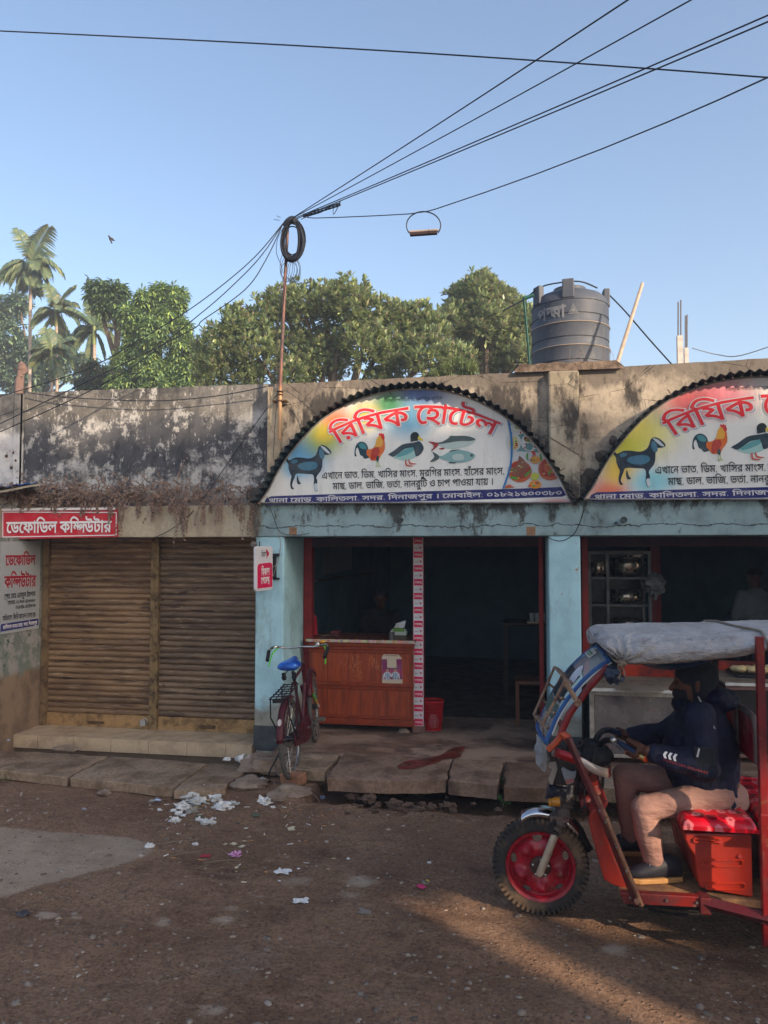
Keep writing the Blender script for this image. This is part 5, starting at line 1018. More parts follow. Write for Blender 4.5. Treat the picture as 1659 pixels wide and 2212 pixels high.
# ================================================================ cooking stall standing on the slabs behind the rickshaw
ST = mat('stall_steel', srgb(186, 178, 166), .35, .3, c2=srgb(100, 92, 84), scale=5, amt=.8, fine=.3)
q = N('smeared_panel'); c = q.mix(q.ramp(q.noise(2.2, 6, .65), .4, .68), srgb(132, 124, 120), srgb(66, 60, 64)); c = q.mix(q.ramp(q.noise(3.1, 5, .6, q.map((1, 1, 1.6), (7, 0, 3))), .56, .7, 0, .8), c, srgb(110, 40, 64)); SMEAR = q.done(c, q.ramp(q.noise(6, 5), .35, .7, .08, .4), .35, .5)
def stall(px0, px1, y0, y1, pyt, label, red):
    a, b = W(px0, 1500, y0).x, W(px1, 1500, y0).x; z = W((px0+px1)/2, pyt, y0).z; s = thing('cooking_stall', label, 'stall', V((a+b)/2, (y0+y1)/2, FZ+.05))
    m = MB(); m.box(a, b, y0, y1, z-.02, z); m.build('top', mat('stall_top', srgb(150, 136, 120), .45, .4, c2=srgb(104, 92, 80), scale=4, amt=.8, fine=.3), s, bev=.004)
    m = MB(); m.box(a-.004, b+.004, y0-.012, y0-.001, z-.022, z+.004); m.build('edge_trim', mat('bright_trim', srgb(208, 206, 200), .4, .1), s)
    m = MB(); m.box(a+.05, b-.03, y0+.012, y0+.02, FZ+.08, z-.06); m.build('front_panel', SMEAR if not red else mat('dark_front', srgb(40, 36, 34), .8), s)
    m = MB(); m.box(a+.006, b-.006, y0+.004, y0+.03, z-.06, z-.022)
    for x in (a+.025, b-.02): m.box(x-.02, x+.02, y0+.002, y0+.04, FZ, z-.06)
    for x in (a+.025, b-.02): m.box(x-.02, x+.02, y1-.05, y1-.01, FZ, z-.022)
    m.box(a+.05, b-.03, y0+.006, y0+.03, FZ+.05, FZ+.08); m.build('frame', ST if not red else mat('rust_pink', srgb(128, 96, 88), .8, c2=srgb(84, 60, 52), scale=12), s, bev=.003)
    m = MB(); m.box(a+.012, a+.02, y0+.04, y1-.05, FZ+.05, z-.03); m.build('side_panel', mat('black_side', srgb(30, 30, 32), .6), s)
    return s, a, b, z
s1, sa, sb, sz = stall(1272, 1560, -.18, .55, 1491, 'steel cooking stall with a smeared front, left of the driver', False)
m = MB(); c = G(1373, 1482, sz); m.lathe([(.001, .006), (.27, .006), (.285, .002), (.29, .0)], c, 36); m.build('lid_plate', mat('stall_top', srgb(150, 136, 120)), s1, smooth=True)
s2, ta, tb_, tz = stall(1568, 1780, .0, .75, 1478, 'rusty stall table right of the driver, carrying a tray of rolls', True)
tr = V(W(1650, 1448, .45).x, .45, tz); m = MB(); m.box(tr.x-.28, tr.x+.5, .28, .66, tz+.002, tz+.03); tag(m.build('roll_tray', mat('tray_black', srgb(34, 36, 44), .4, .4), bev=.004), 'black tray under the pale rolls on the rusty stall', 'tray')
BREAD = mat('dough', srgb(196, 176, 130), .7, c2=srgb(160, 132, 88), scale=18)
for i in range(16):
    m = MB(); m.blob((0, 0, 0), (.06, .045, .032), 10, 7, .25, 2, i); o = m.build('dough_roll', BREAD, smooth=True, ang=80); o.location = (tr.x-.22+.09*(i % 8)+random.uniform(-.01, .01), .36+.12*(i//8), tz+.055+random.uniform(0, .02)); o.rotation_euler = (0, 0, random.uniform(-.6, .6))
    tag(o, 'pale dough roll heaped on the black tray behind the rickshaw post', 'roll', 'rolls on the tray')
q = N('orange_board'); c = q.mix(q.ramp(q.noise(2.5, 6), .42, .6), srgb(176, 52, 28), srgb(90, 34, 30)); c = q.mix(q.ramp(q.noise(6, 6), .6, .66), c, srgb(74, 64, 62))
m = MB(); a, b = W(1335, 1440, .9).x, W(1640, 1440, .9).x; m.box(a, b, .9, .94, FZ, W(1400, 1424, .9).z); tag(m.build('red_board', q.done(c, .6)), 'orange red painted board standing behind the cooking stall', 'board')
# ================================================================ on the roof and overhead
m = MB(); a, b = W(1112, 790, .3).x, W(1338, 790, .3).x
q = N('brick_ledge'); c = q.mix(q.ramp(q.noise(9, 6, .7), .4, .65), srgb(130, 114, 100), srgb(86, 74, 66)); q.bump(q.noise(16, 8, .7), .8, .03); LEDGE = q.done(c, .95, 0, .1)
zl = topz(.6)
m.grid(lambda u, v: V(a+(b-a)*u, .0+.25*v, zl+.055+.02*mnoise.noise(V(u*9, v*2, 0))-.055*max(0, abs(u-.5)*2-.86)/.14), 40, 4)
m.grid(lambda u, v: V(a+(b-a)*u, .0, zl-.02+(.075+.02*mnoise.noise(V(u*9, 0, 0))-.055*max(0, abs(u-.5)*2-.86)/.14)*v), 40, 2)
m.box(a, b, .25, 2.3, zl-.1, zl+.03); m.build('tank_ledge', LEDGE, eat, smooth=True, ang=60)
TK = N('tank_plastic'); q = TK; c = q.mix(q.ramp(q.noise(3, 6, .6, q.map((1, 1, .4))), .35, .75), srgb(66, 72, 84), srgb(92, 95, 100)); c = q.mix(q.ramp(q.noise(26, 5), .55, .75, 0, .3), c, srgb(130, 122, 112)); TKM = q.done(c, .55, 0, .3)
ty = 1.05; tc = V(W(1231, 700, ty).x, ty, 0); tr_ = (W(1315, 720, ty).x-W(1147, 720, ty).x)/2; ztop, zbot = W(1231, 645, ty-tr_*.9).z, zl+.035
hgt_ = ztop-zbot
tk = thing('water_tank', 'dark grey ribbed plastic water tank with a bird-less triangle mark on the roof', 'water tank', V(tc.x, ty, zbot)); tk['label'] = 'dark grey ribbed plastic water tank on the brick ledge above the parapet'
pr = [(.001, 0), (tr_*.96, 0), (tr_, .02)]
for k in range(3):
    z = hgt_*(.12+.285*k); pr += [(tr_, z), (tr_*1.012, z+.012), (tr_*1.012, z+.022), (tr_, z+.03), (tr_*.995, z+.09), (tr_*.975, z+.095), (tr_*.975, z+.108), (tr_*.995, z+.113)]
pr += [(tr_*.99, hgt_*.985), (tr_*1.005, hgt_*.99), (tr_*.995, hgt_*1.01), (tr_*.95, hgt_*1.07), (tr_*.84, hgt_*1.13), (tr_*.6, hgt_*1.18), (tr_*.42, hgt_*1.2), (tr_*.42, hgt_*1.25), (.001, hgt_*1.26)]
m = MB(); m.lathe(pr, (tc.x, ty, zbot), 64); m.build('tank_body', TKM, tk, smooth=True, ang=30)
RIBM = mat('rib_highlight', srgb(150, 138, 124), .6)
m = MB()
for k in range(3): z = zbot+hgt_*(.12+.285*k)+.017; m.tube(arc((tc.x, ty, z), tr_*1.013, 0, 2*math.pi, 64, (1, 0, 0), (0, 1, 0))[:-1], .006, 6, closed=True)
m.build('rib', RIBM, tk, smooth=True)
for an in (-90, 10, 150, 215):
    a = R(an-6); d = V(math.cos(a), math.sin(a), 0); e = V(-d.y, d.x, 0); m = MB(); c = V(tc.x, ty, zbot)+d*tr_*.86
    m.prism([c-e*.062+V(0, 0, hgt_*1.0), c+e*.062+V(0, 0, hgt_*1.0), c+e*.058+V(0, 0, hgt_*1.235), c-e*.058+V(0, 0, hgt_*1.235)], d*tr_*.16); m.build('lifting_lug', TKM, tk, bev=.01)
a = R(-92); d = V(math.cos(a), math.sin(a), 0); e = V(-d.y, d.x, 0); c = V(tc.x, ty, zbot+.01)+d*tr_*1.0
m = MB(); m.prism([c-e*.06]+[c+e*.06*math.cos(t)+V(0, 0, .06+.06*math.sin(t)) for t in [math.pi*(1-i/10) for i in range(11)]]+[c+e*.06], d*.02); m.build('outlet_recess', mat('tank_dark', srgb(44, 44, 48), .6), tk, bev=.006)
def ontank(x, z): t = R(-90)+x/tr_; return V(tc.x+math.cos(t)*(tr_*.998+.004), ty+math.sin(t)*(tr_*.998+.004), zbot+z)
PR = mat('tank_print', srgb(128, 130, 134), .6, c2=srgb(98, 100, 106), scale=20)
m = MB(); k = .285/sum(a for _, a in shape('পদ্মা')); text(m, 'পদ্মা', V(0, 0, 0), V(.3, 0, 0), (0, 0, 0), 1, .05, lambda t, gy, pL, ux, up, k_: ontank(-.405+t*.335, hgt_*.765+gy*.19)); m.build('lettering', PR, tk)
m = MB(); tri = [(-.105, .0), (.0, 0), (-.0525, .105)]; tri = [(x+.06, z) for x, z in tri]
def ring(mb, s0, s1):
    cx_, cz_ = .0075, .036; o = [(cx_+(x-cx_)*s0, cz_+(z-cz_)*s0) for x, z in tri]; i_ = [(cx_+(x-cx_)*s1, cz_+(z-cz_)*s1) for x, z in tri]
    sub = lambda l: [((l[j][0]*(1-t/5)+l[(j+1) % 3][0]*t/5), (l[j][1]*(1-t/5)+l[(j+1) % 3][1]*t/5)) for j in range(3) for t in range(5)]
    A, B = sub(o), sub(i_); n_ = len(A); mb.add([ontank(x, hgt_*.80+z) for x, z in A+B], [(j, (j+1) % n_, n_+(j+1) % n_, n_+j) for j in range(n_)])
ring(m, 1, .82); ring(m, .66, .5); ring(m, .36, .05); m.build('triangle_mark', PR, tk)
# pipes, pole pieces
GP = mat('green_pipe_paint', srgb(16, 74, 66), .5); m = MB(); p0 = W(1132, 648, .75); m.tube(smoothpath([p0, W(1137, 700, .75), W(1145, 795, .75)]), .012, 10); m.tube([W(1131, 645, .75), W(1152, 638, .8)], .02, 8)
tag(m.build('green_pipe', GP, smooth=True), 'thin green pipe rising at the left side of the water tank', 'pipe')
m = MB(); m.tube([W(1388, 612, .5), W(1331, 792, .3)], [.016, .02], 8); tag(m.build('bamboo_pole', mat('bamboo', srgb(190, 168, 150), .7, c2=srgb(140, 120, 104)), smooth=True), 'pale bamboo pole leaning on the parapet right of the water tank', 'pole')
BWIRE = mat('wire_black', srgb(36, 40, 50), .6)
def wire(pts, r, label, name='cable', mt=BWIRE, cat='cable', group=None, sm_=True):
    m = MB(); m.tube(smoothpath(pts, 6) if sm_ else pts, r, 6); return tag(m.build(name, mt, smooth=True, ang=80), label, cat, group)
wire([W(1315, 636, 1.2), W(1350, 672, 1.1), W(1400, 730, 1.0), W(1452, 788, .9)], .008, 'dark stay wire running from the tank down to the parapet', 'stay_wire')
wire([W(1085, 672, .9), W(1130, 648, .9), W(1165, 622, .85), W(1200, 612, .8), W(1252, 608, .8), W(1290, 622, .9)], .008, 'black hose lying over the top of the water tank', 'hose', cat='hose')
# bare columns with rods beyond the parapet
for i, (px, pt, pb, w, label) in enumerate(((1468, 726, 800, 12, 'pale unfinished concrete column with long rods beyond the parapet'), (1482, 752, 800, 9, 'shorter unfinished column with rods, right beside the tall one'))):
    Y = 14; s = thing('concrete_column', label, 'column', W(px, pb, Y)); c = W(px, pt, Y); hw = (W(px+w/2, pt, Y)-c).length; m = MB(); m.box(c.x-hw, c.x+hw, Y-hw, Y+hw, W(px, pb+60, Y).z, c.z); m.build('shaft', mat('column_concrete', srgb(190, 182, 174), .9), s)
    for dx, t in (((-.45, 652), (.35, 648)) if i == 0 else ((-.3, 682), (.35, 680))): m = MB(); x = c.x+dx*2*hw*.6; m.tube([V(x, Y, c.z-.1), V(x+.02, Y, W(px, t, Y).z)], .019, 6); m.build('rod', mat('rod_steel', srgb(96, 92, 94), .7), s)
m = MB(); Y = 9
for i, (px, py) in enumerate(((1560, 787), (1590, 783), (1620, 779), (1650, 776), (1680, 773))): c = W(px, py, Y+i*.2); m.box(c.x-.12, c.x+.5, c.y, c.y+1.5, c.z-.5, c.z)
tag(m.build('tiled_roof', mat('roof_tile', srgb(150, 112, 92), .85, c2=srgb(110, 84, 72))), 'brown sheets of a low roof just above the parapet at the right edge', 'roof')
wire([W(1495, 752, 13), W(1550, 766, 13), W(1600, 768, 12.5), W(1700, 735, 12)], .012, 'thin wire sagging from the short column to the right', 'thin_wire', mat('wire_grey', srgb(120, 126, 134), .7))
# ---------------------------------------------------------------- iron pole with its coil
PP = lambda px, py, y=-.04: W(px, py, y)
up = thing('iron_pole', 'thin rusty iron pole clamped to the wall strip, carrying the black cable coil', 'pole', PP(605, 885))
q = N('pole_paint'); zz = q.xyz()[2]; c = q.mix(q.ramp(q.noise(6, 6, .6, q.map((4, 4, 1))), .4, .65), srgb(128, 92, 80), srgb(78, 62, 62)); c = q.mix(q.ramp(zz, 3.5, 3.62, 1, 0), c, srgb(188, 150, 112)); PLM = q.done(c, .6, .2, .3)
m = MB(); m.tube([PP(604, 950), PP(605, 850), PP(609, 750), PP(614, 640), PP(619, 540), PP(622, 474)], [.019, .019, .017, .017, .016, .016], 10); m.build('shaft', PLM, up, smooth=True)
m = MB(); z = PP(604, 866).z; c = PP(604, 866); m.box(c.x-.07, c.x+.07, c.y-.02, .03, z-.008, z+.008); c2 = PP(605, 846); m.tube(arc((c2.x, c2.y, c2.z), .03, 0, 6.28, 12, (1, 0, 0), (0, 1, 0)), .006, 5); m.tube(arc((c2.x, c2.y, c2.z-.03), .028, 0, 6.28, 12, (1, 0, 0), (0, 1, 0)), .005, 5); m.build('clamp', RUST, up)
cl = thing('cable_coil', 'big bundled coil of black cable hung on top of the iron pole', 'cable coil', PP(632, 520, -.07)); m = MB(); rc = random.Random(2)
for i in range(26):
    cx_, cy_ = 632+rc.gauss(0, 1.2), 519+rc.gauss(0, 1.8); rx, rz = 21.5+rc.gauss(0, 2.4), 41+rc.gauss(0, 3.2); yy = -.07+rc.gauss(0, .018); tl = rc.gauss(.04, .04)
    m.tube([PP(cx_+rx*math.cos(t)+tl*rz*math.sin(t)*-1, cy_+rz*math.sin(t), yy) for t in [2*math.pi*k/28 for k in range(28)]], .0062, 5, closed=True)
m.build('bundle', BWIRE, cl, smooth=True)
m = MB(); m.tube(smoothpath([PP(616, 490, -.07), PP(622, 480, -.09), PP(632, 474, -.09), PP(638, 482, -.07)]), [.02]+[.035]*11+[.02], 8); m.build('tape_wrap', BWIRE, cl, smooth=True)
m = MB()
for i in range(7):
    cx_, cy_ = 628+(i-3)*3.2, 585+rc.gauss(0, 3); rx, rz = 14+rc.gauss(0, 3), 24+rc.gauss(0, 3)
    m.tube([PP(cx_+rx*math.cos(t), cy_+rz*math.sin(t), -.06+.02*math.sin(t)) for t in [2*math.pi*k/22 for k in range(22)]], .0026, 4, closed=True)
for pts in ([(612, 492), (600, 515), (597, 545), (606, 570), (612, 590)], [(622, 475), (640, 472), (652, 490), (655, 520)], [(606, 470), (598, 466)], [(604, 476), (592, 474)], [(650, 514), (662, 522)], [(632, 600), (655, 640), (668, 660)], [(612, 600), (604, 650), (600, 720), (597, 800), (600, 880)], [(618, 600), (610, 680), (606, 760), (600, 840), (594, 920), (590, 990)]): m.tube(smoothpath([PP(*p, -.06) for p in pts]), .0028, 4)
m.build('loose_loops', BWIRE, cl, smooth=True)
# overhead cables
TOP = (627, 474)
def span(p1, far, label, r=.0075, p0=TOP, s=.05, ext=2.4):
    a = W(*p0, -.06); b = W(*p1, far); e = a+(b-a)*ext; L_ = (b-a).length
    pts = [a.lerp(e, i/16) for i in range(17)]; m = MB(); m.tube([p-V(0, 0, s*math.sin(math.pi*i/16)) for i, p in enumerate(pts)], r, 6)
    tag(m.build('overhead_cable', BWIRE, smooth=True, ang=80), label, 'cable', 'overhead cables')
span((1330, -4), -3.5, 'steepest of the overhead cables fanning right from the pole', .0042); span((1462, -4), -3.4, 'second steepest overhead cable fanning right from the pole', .0038)
span((1664, 10), -3.3, 'upper of the two close overhead cables reaching the top right corner', .0042, (640, 470)); span((1664, 24), -3.3, 'lower of the two close overhead cables reaching the top right corner', .0042, (640, 473))
m = MB(); a, b = W(664, 470, -.06), W(885, 462, -.7); m.tube([a]+sag(W(680, 471, -.1), b, .004)+smoothpath([b, W(905, 459, -.72), W(920, 457, -.74), W(940, 452, -.78)], 4)+[W(940+719*t+10*t*(1-t), 452-285*t+46*t*(1-t), -.78-2.5*t) for t in (.15, .3, .5, .7, .85, 1.0, 1.15, 1.6)], .0043, 6)
tag(m.build('overhead_cable', BWIRE, smooth=True, ang=80), 'lowest overhead cable, carrying the hanging bar and running off to the right', 'cable', 'overhead cables')
m = MB(); m.tube([W(-40+1760*t, 65+107*t+14*math.sin(math.pi*t)*-.6, -2.6-.3*t) for t in [i/20-.15 for i in range(27)]], .0042, 6); tag(m.build('overhead_cable', BWIRE, smooth=True, ang=80), 'single cable crossing the whole sky near the top of the picture', 'cable', 'overhead cables')
for k, (mid, end, label) in enumerate((([(560, 545), (500, 600), (410, 668), (300, 735), (180, 800)], (-20, 862), 'uppermost of the three cables dropping left from the pole'), ([(570, 545), (520, 600), (430, 680), (250, 815)], (-20, 942), 'lowest of the three cables dropping left across the mouldy wall'), ([(575, 560), (530, 625), (440, 690), (380, 730)], (-20, 925), 'middle cable dropping left from the pole behind the others'))):
    wire([W(612, 482, -.06)]+[W(*p, -.1-.12*k) for p in mid]+[W(*end, -.15-.15*k)], .0048, label, 'overhead_cable', BWIRE, 'cable', 'cables dropping left')
wire([W(60, 848, .12), W(140, 858, .1), W(330, 866, .08), W(470, 855, .08), W(575, 835, .04)], .005, 'thick cable drooping along the top of the mouldy wall', 'wall_cable')
wire([W(600, 850, 0), W(520, 960, .12), W(440, 1075, .05), W(395, 1125, -.05), W(330, 1162, -.06), W(250, 1166, -.05)], .004, 'thin cable slanting down the mouldy wall to the red banner', 'wall_cable')
wire([W(608, 840, -.03), W(635, 855, -.04), W(665, 880, -.06), W(690, 900, -.12)], .003, 'thin wire curling from the pole clamp to the arched sign', 'wall_cable'); wire([W(800, 820, .02), W(835, 842, -.05), W(846, 852, -.12)], .003, 'short wire from the parapet to the hood of the arched sign', 'wall_cable')
wire([W(1262, 1100, -.06), W(1252, 1130, -.04), W(1238, 1155, -.03), W(1215, 1168, -.02), W(1195, 1166, -.02), W(1180, 1158, -.02)], .004, 'black wire looping from the sign gap down across the second pillar', 'wall_cable')
wire([W(582, 1092, -.03), W(592, 1120, -.05), W(606, 1150, -.04), W(640, 1156, -.03), W(668, 1152, -.03)], .003, 'black wire drooping under the left corner of the arched sign', 'wall_cable')
m = MB(); rw = random.Random(9)
for k in range(16): m.tube(smoothpath([W(1238+rw.gauss(0, 8), 1050+rw.gauss(0, 14), -.1+rw.gauss(0, .03)) for _ in range(5)], 4), .0028, 4)
for k in range(4): m.blob(W(1240+rw.gauss(0, 6), 1052+rw.gauss(0, 8), -.1), (.025, .02, .018), 8, 6, .4, 2, k)
tag(m.build('wire_tangle', mat('wire_dusty', srgb(120, 112, 104), .8)), 'dusty tangle of wires in the notch between the two arched signs', 'wires')
m = MB()
for k in range(18): m.tube(smoothpath([W(553+rw.gauss(0, 6), 1090+i*16+rw.gauss(0, 5), -.05+rw.gauss(0, .02)) for i in range(5)], 4), .0024, 4)
m.blob(W(548, 1176, -.06), (.035, .03, .03), 8, 6, .5, 2, 3); tag(m.build('wire_tangle', mat('wire_dusty', srgb(120, 112, 104), .8)), 'dangling knot of wires and dry stems at the corner above the payment sign', 'wires')
# hanging bar
hb = thing('hanging_bar', 'wooden bar in a wire loop hanging from the lowest overhead cable', 'hanging bar', W(916, 503, -.73)); yb = -.73
m = MB(); m.tube([W(915+37*math.cos(t), 487-30*math.sin(t), yb) for t in [R(-32+i*244/22) for i in range(23)]], .0055, 6); m.build('wire_loop', BWIRE, hb, smooth=True)
m = MB(); c = W(915, 500.5, yb); m.box(c.x-.125, c.x+.125, c.y-.018, c.y+.018, c.z-.004, c.z+.012); m.build('upper_bar', mat('bar_wood', srgb(168, 152, 142), .6), hb, bev=.004)
m = MB(); m.box(c.x-.118, c.x+.118, c.y-.02, c.y+.02, c.z-.03, c.z-.005); m.build('lower_bar', mat('bar_dark', srgb(60, 44, 44), .6), hb, bev=.004)
m = MB(); c0, c1, c2_ = W(655, 466, -.1), W(700, 452, -.25), W(735, 441, -.35)
for k in range(4): m.tube([c0.lerp(c2_, t)+V(0, .014*math.cos(t*16+k*1.6), .014*math.sin(t*16+k*1.6)) for t in [i/24 for i in range(25)]], .0055, 5)
m.tube(smoothpath([W(712, 447, -.3), W(728, 442, -.3), W(735, 436, -.33), W(721, 463, -.3), W(720, 447, -.3)], 5), .0035, 4); m.tube(smoothpath([W(650, 474, -.1), W(670, 466, -.1), W(695, 458, -.2), W(712, 446, -.28)], 5), .0035, 4)
tag(m.build('cable_twist', BWIRE, smooth=True), 'twisted knot of cables just right of the pole top', 'cable')
# bird
bd_ = thing('flying_bird', 'small dark bird flying in the sky left of the pole', 'bird', W(238, 515, 9)); m = MB(); c = W(238, 516, 9); _b0 = len(m.v)
loft(m, [(c+V(-.05, 0, .14)*.55, (.005, 0, .0), (0, .005, 0)), (c+V(-.02, 0, .09)*.55, (.017, 0, .006), (0, .017, 0)), (c+V(0, 0, 0), (.028, 0, .006), (0, .025, 0)), (c+V(.04, 0, -.1)*.55, (.017, 0, .006), (0, .014, 0)), (c+V(.08, 0, -.2)*.55, (.02, 0, .0), (0, .004, 0))], 10); m.build('body', mat('bird_dark', srgb(54, 50, 52), .8), bd_, smooth=True)
for k in (-1, 1): m = MB(); m.add([c+V(-.02, 0, .06)*.55, c+V(.02, k*.12, .10)*.55, c+V(.06, k*.30, .02)*.55, c+V(.04, k*.1, -.04)*.55], [(0, 1, 2, 3)]); m.build('wing', mat('bird_dark', srgb(54, 50, 52), .8), bd_, solid=.01)
# ================================================================ trees behind the wall
def leafmat(name, rough=.5, trans=.22):
    q = N(name); at = q.t.nodes.new('ShaderNodeAttribute'); at.attribute_name = 'tint'; col = at.outputs['Color']
    q.done(col, rough, 0, .6); tr = q.t.nodes.new('ShaderNodeBsdfTranslucent'); q.t.links.new(col, tr.inputs[0]); mx = q.t.nodes.new('ShaderNodeMixShader'); mx.inputs[0].default_value = trans
    q.t.links.new(q.b.outputs[0], mx.inputs[1]); q.t.links.new(tr.outputs[0], mx.inputs[2]); q.t.links.new(mx.outputs[0], q.t.nodes['Material Output'].inputs[0]); return q.m
LEAF = leafmat('leaf', .5, .32); LEAFG = leafmat('glossy_leaf', .36, .34); FROND = leafmat('palm_leaf', .45, .25)
def unit(a): return a/np.maximum(np.linalg.norm(a, axis=-1, keepdims=True), 1e-9)
def leaves(name, mt, parent, base, axis, nper, length, width, spread, droop, cols, jitter=.35, tipw=.62, kind=None):
    """one mesh of folded leaves: nper leaves round every twig tip"""
    k = len(base); ref = np.where(np.abs(axis[:, 2:3]) < .9, [[0, 0, 1.]], [[1., 0, 0]]); u = unit(np.cross(axis, ref)); w = np.cross(axis, u)
    an = (np.arange(nper)[None, :]*2.399+RS.uniform(0, 6.28, (k, 1)))[..., None]; sp = np.clip(spread+RS.normal(0, jitter, (k, nper, 1)), .1, 2.6)
    out = np.cos(an)*u[:, None]+np.sin(an)*w[:, None]; d = unit(out*np.sin(sp)+axis[:, None]*np.cos(sp)); d = unit(d+np.array([0, 0, -1.])*droop)
    L = length*RS.uniform(.65, 1.2, (k, nper, 1)); b = base[:, None]+d*L*.06
    side = unit(np.cross(d, np.array([0, 0, 1.])+out*.01)); nrm = np.cross(side, d); wd = width*RS.uniform(.8, 1.15, (k, nper, 1))
    sag_ = np.array([0, 0, -1.])*droop*L*.35
    v = np.stack([b, b+d*L*tipw+side*wd*.5+nrm*wd*.14+sag_*.4, b+d*L+sag_, b+d*L*tipw-side*wd*.5+nrm*wd*.14+sag_*.4], 2).reshape(-1, 3)
    n = k*nper; f = np.arange(4*n).reshape(-1, 4)
    me = bpy.data.meshes.new(name); me.from_pydata(v.tolist(), [], f.tolist()); c = np.asarray(cols)
    pick = RS.choice(len(c), n, p=[.34, .30, .2, .16][:len(c)] if len(c) == 4 else None); tint = c[pick]*RS.uniform(.75, 1.25, (n, 1)); tint = np.column_stack([tint, np.ones(n)]).repeat(4, 0)
    a = me.color_attributes.new('tint', 'FLOAT_COLOR', 'POINT'); a.data.foreach_set('color', tint.astype(np.float32).ravel()); me.materials.append(mt)
    o = bpy.data.objects.new(name, me); COL.objects.link(o); adopt(o, parent); return o
BARK = mat('bark', srgb(112, 98, 84), .9, c2=srgb(72, 62, 54), scale=9, bump=.5)
def crown_pts(lobes, Y, n, zmin, thick=.55, deep=.8):
    C = []; Rr_ = []
    for px, py, r in lobes: c = W(px, py, Y); Rr_.append(r*(c-EYE).dot(_f)/CF); C.append([c.x, c.y, c.z])
    C = np.array(C); Rr_ = np.array(Rr_); C[:, 1] += RS.uniform(-.5, .5, len(C))*Rr_
    out = []; ax = []
    i = RS.choice(len(C), n*4, p=Rr_**2/(Rr_**2).sum()); d = unit(RS.normal(0, 1, (n*4, 3))); rr = Rr_[i]*(1-thick*RS.uniform(0, 1, n*4)**1.6)
    bump = np.array([0.80+.50*mnoise.noise(Vector(x)*2.6+Vector((float(j)*3.1, 0, 0))) for x, j in zip(d, i)])
    p = C[i]+d*(rr*bump)[:, None]*np.array([1, deep, 1])
    keep = (p[:, 2] > zmin) & ((d[:, 1] < .45) | (RS.uniform(0, 1, n*4) < .3)); p, d = p[keep][:n], d[keep][:n]
    return C, Rr_, p, d
def broadleaf(name, label, lobes, Y, n, cols, leaf=(7, .17, .075, .8, .0), up=.9, trunk=(0, .25), zmin=4.0, mt=None, group='trees behind the shops', thick=.55):
    C, Rr_, p, d = crown_pts(lobes, Y, n, zmin, thick); t = thing(name, label, 'tree', V(C[:, 0].mean(), Y, 0), group)
    axis = unit(d*.75+np.array([0, 0, up])+RS.normal(0, .28, d.shape))
    leaves('crown', mt or LEAF, t, p, axis, leaf[0], leaf[1], leaf[2], leaf[3], leaf[4], cols)
    m = MB(); cx_ = C[:, 0].mean(); b0 = V(cx_, Y+.3, -.1); fk = V(cx_, Y+.3, max(2.5, C[:, 2].min()-1.5)); m.tube([b0, b0.lerp(fk, .5)+V(.06, 0, 0), fk], [trunk[1], trunk[1]*.8, trunk[1]*.65], 9)
    for c in C: e = Vector(c); m.tube(smoothpath([fk, fk.lerp(e, .5)+V(random.uniform(-.2, .2), 0, .15), e], 4), [trunk[1]*.4*(1-.085*i) for i in range(9)], 6)
    rnd = RS.choice(len(p), min(150, len(p)), False)
    for j in rnd:
        e = Vector(p[j]); c = Vector(C[np.argmin(((C-p[j])**2).sum(1))]); m.tube([c.lerp(e, .1), c.lerp(e, .6)+V(random.uniform(-.08, .08), 0, random.uniform(-.08, .05)), e], [.022, .014, .006], 4, False)
    m.build('trunk', BARK, t, smooth=True); return t
lin = lambda *c: srgb(*c)[:3]
EV = [lin(136, 152, 106), lin(110, 130, 96), lin(160, 172, 116), lin(148, 142, 114)]
broadleaf('evergreen_tree', 'broad dark evergreen tree with upright leaf rosettes behind the pole and the first arched sign', [(478, 770, 62), (520, 715, 48), (566, 690, 52), (606, 660, 52), (655, 662, 55), (705, 664, 58), (760, 660, 58), (805, 680, 52), (850, 690, 48), (892, 690, 52), (925, 712, 50), (560, 770, 62), (630, 752, 70), (700, 765, 70), (790, 752, 66), (860, 770, 66), (930, 780, 58), (470, 815, 50), (540, 822, 46), (640, 822, 50), (830, 830, 50), (985, 775, 44)], 9, 4600, EV, (7, .16, .068, .75, .0), mt=LEAFG, zmin=4.3)
broadleaf('evergreen_tree', 'taller evergreen tree with upright leaf rosettes just left of the water tank', [(1000, 645, 44), (1045, 636, 46), (1085, 655, 42), (1112, 680, 40), (990, 700, 46), (1050, 700, 58), (1105, 730, 50), (1000, 755, 44), (1070, 765, 56), (1130, 775, 44), (970, 680, 24), (1135, 690, 30), (1042, 618, 26)], 11, 2700, EV, (7, .17, .072, .75, .0), mt=LEAFG, zmin=4.6)
broadleaf('mango_tree', 'bright green tree with drooping leaf sprays between the palms and the evergreen', [(314, 650, 26), (344, 628, 24), (376, 632, 24), (390, 656, 18), (330, 672, 38), (288, 690, 34), (372, 684, 32), (400, 708, 22), (414, 746, 20), (340, 724, 42), (292, 742, 36), (390, 744, 34), (436, 770, 22), (262, 778, 26), (320, 782, 42), (372, 790, 40), (416, 798, 30), (446, 808, 20), (282, 822, 36), (344, 832, 40), (400, 836, 36), (250, 826, 24)], 14, 3300, [lin(132, 160, 100), lin(108, 136, 94), lin(170, 190, 106), lin(96, 120, 90)], (8, .21, .062, 1.25, .42), .75, zmin=5.2)
broadleaf('mango_tree', 'small dark leafy branch crown floating left of the bright green tree', [(215, 630, 30), (245, 640, 34), (228, 660, 26), (262, 668, 26), (258, 632, 22)], 15, 420, [lin(96, 120, 80), lin(80, 104, 76), lin(126, 150, 84), lin(74, 96, 74)], (8, .27, .085, 1.25, .42), .75, zmin=5)
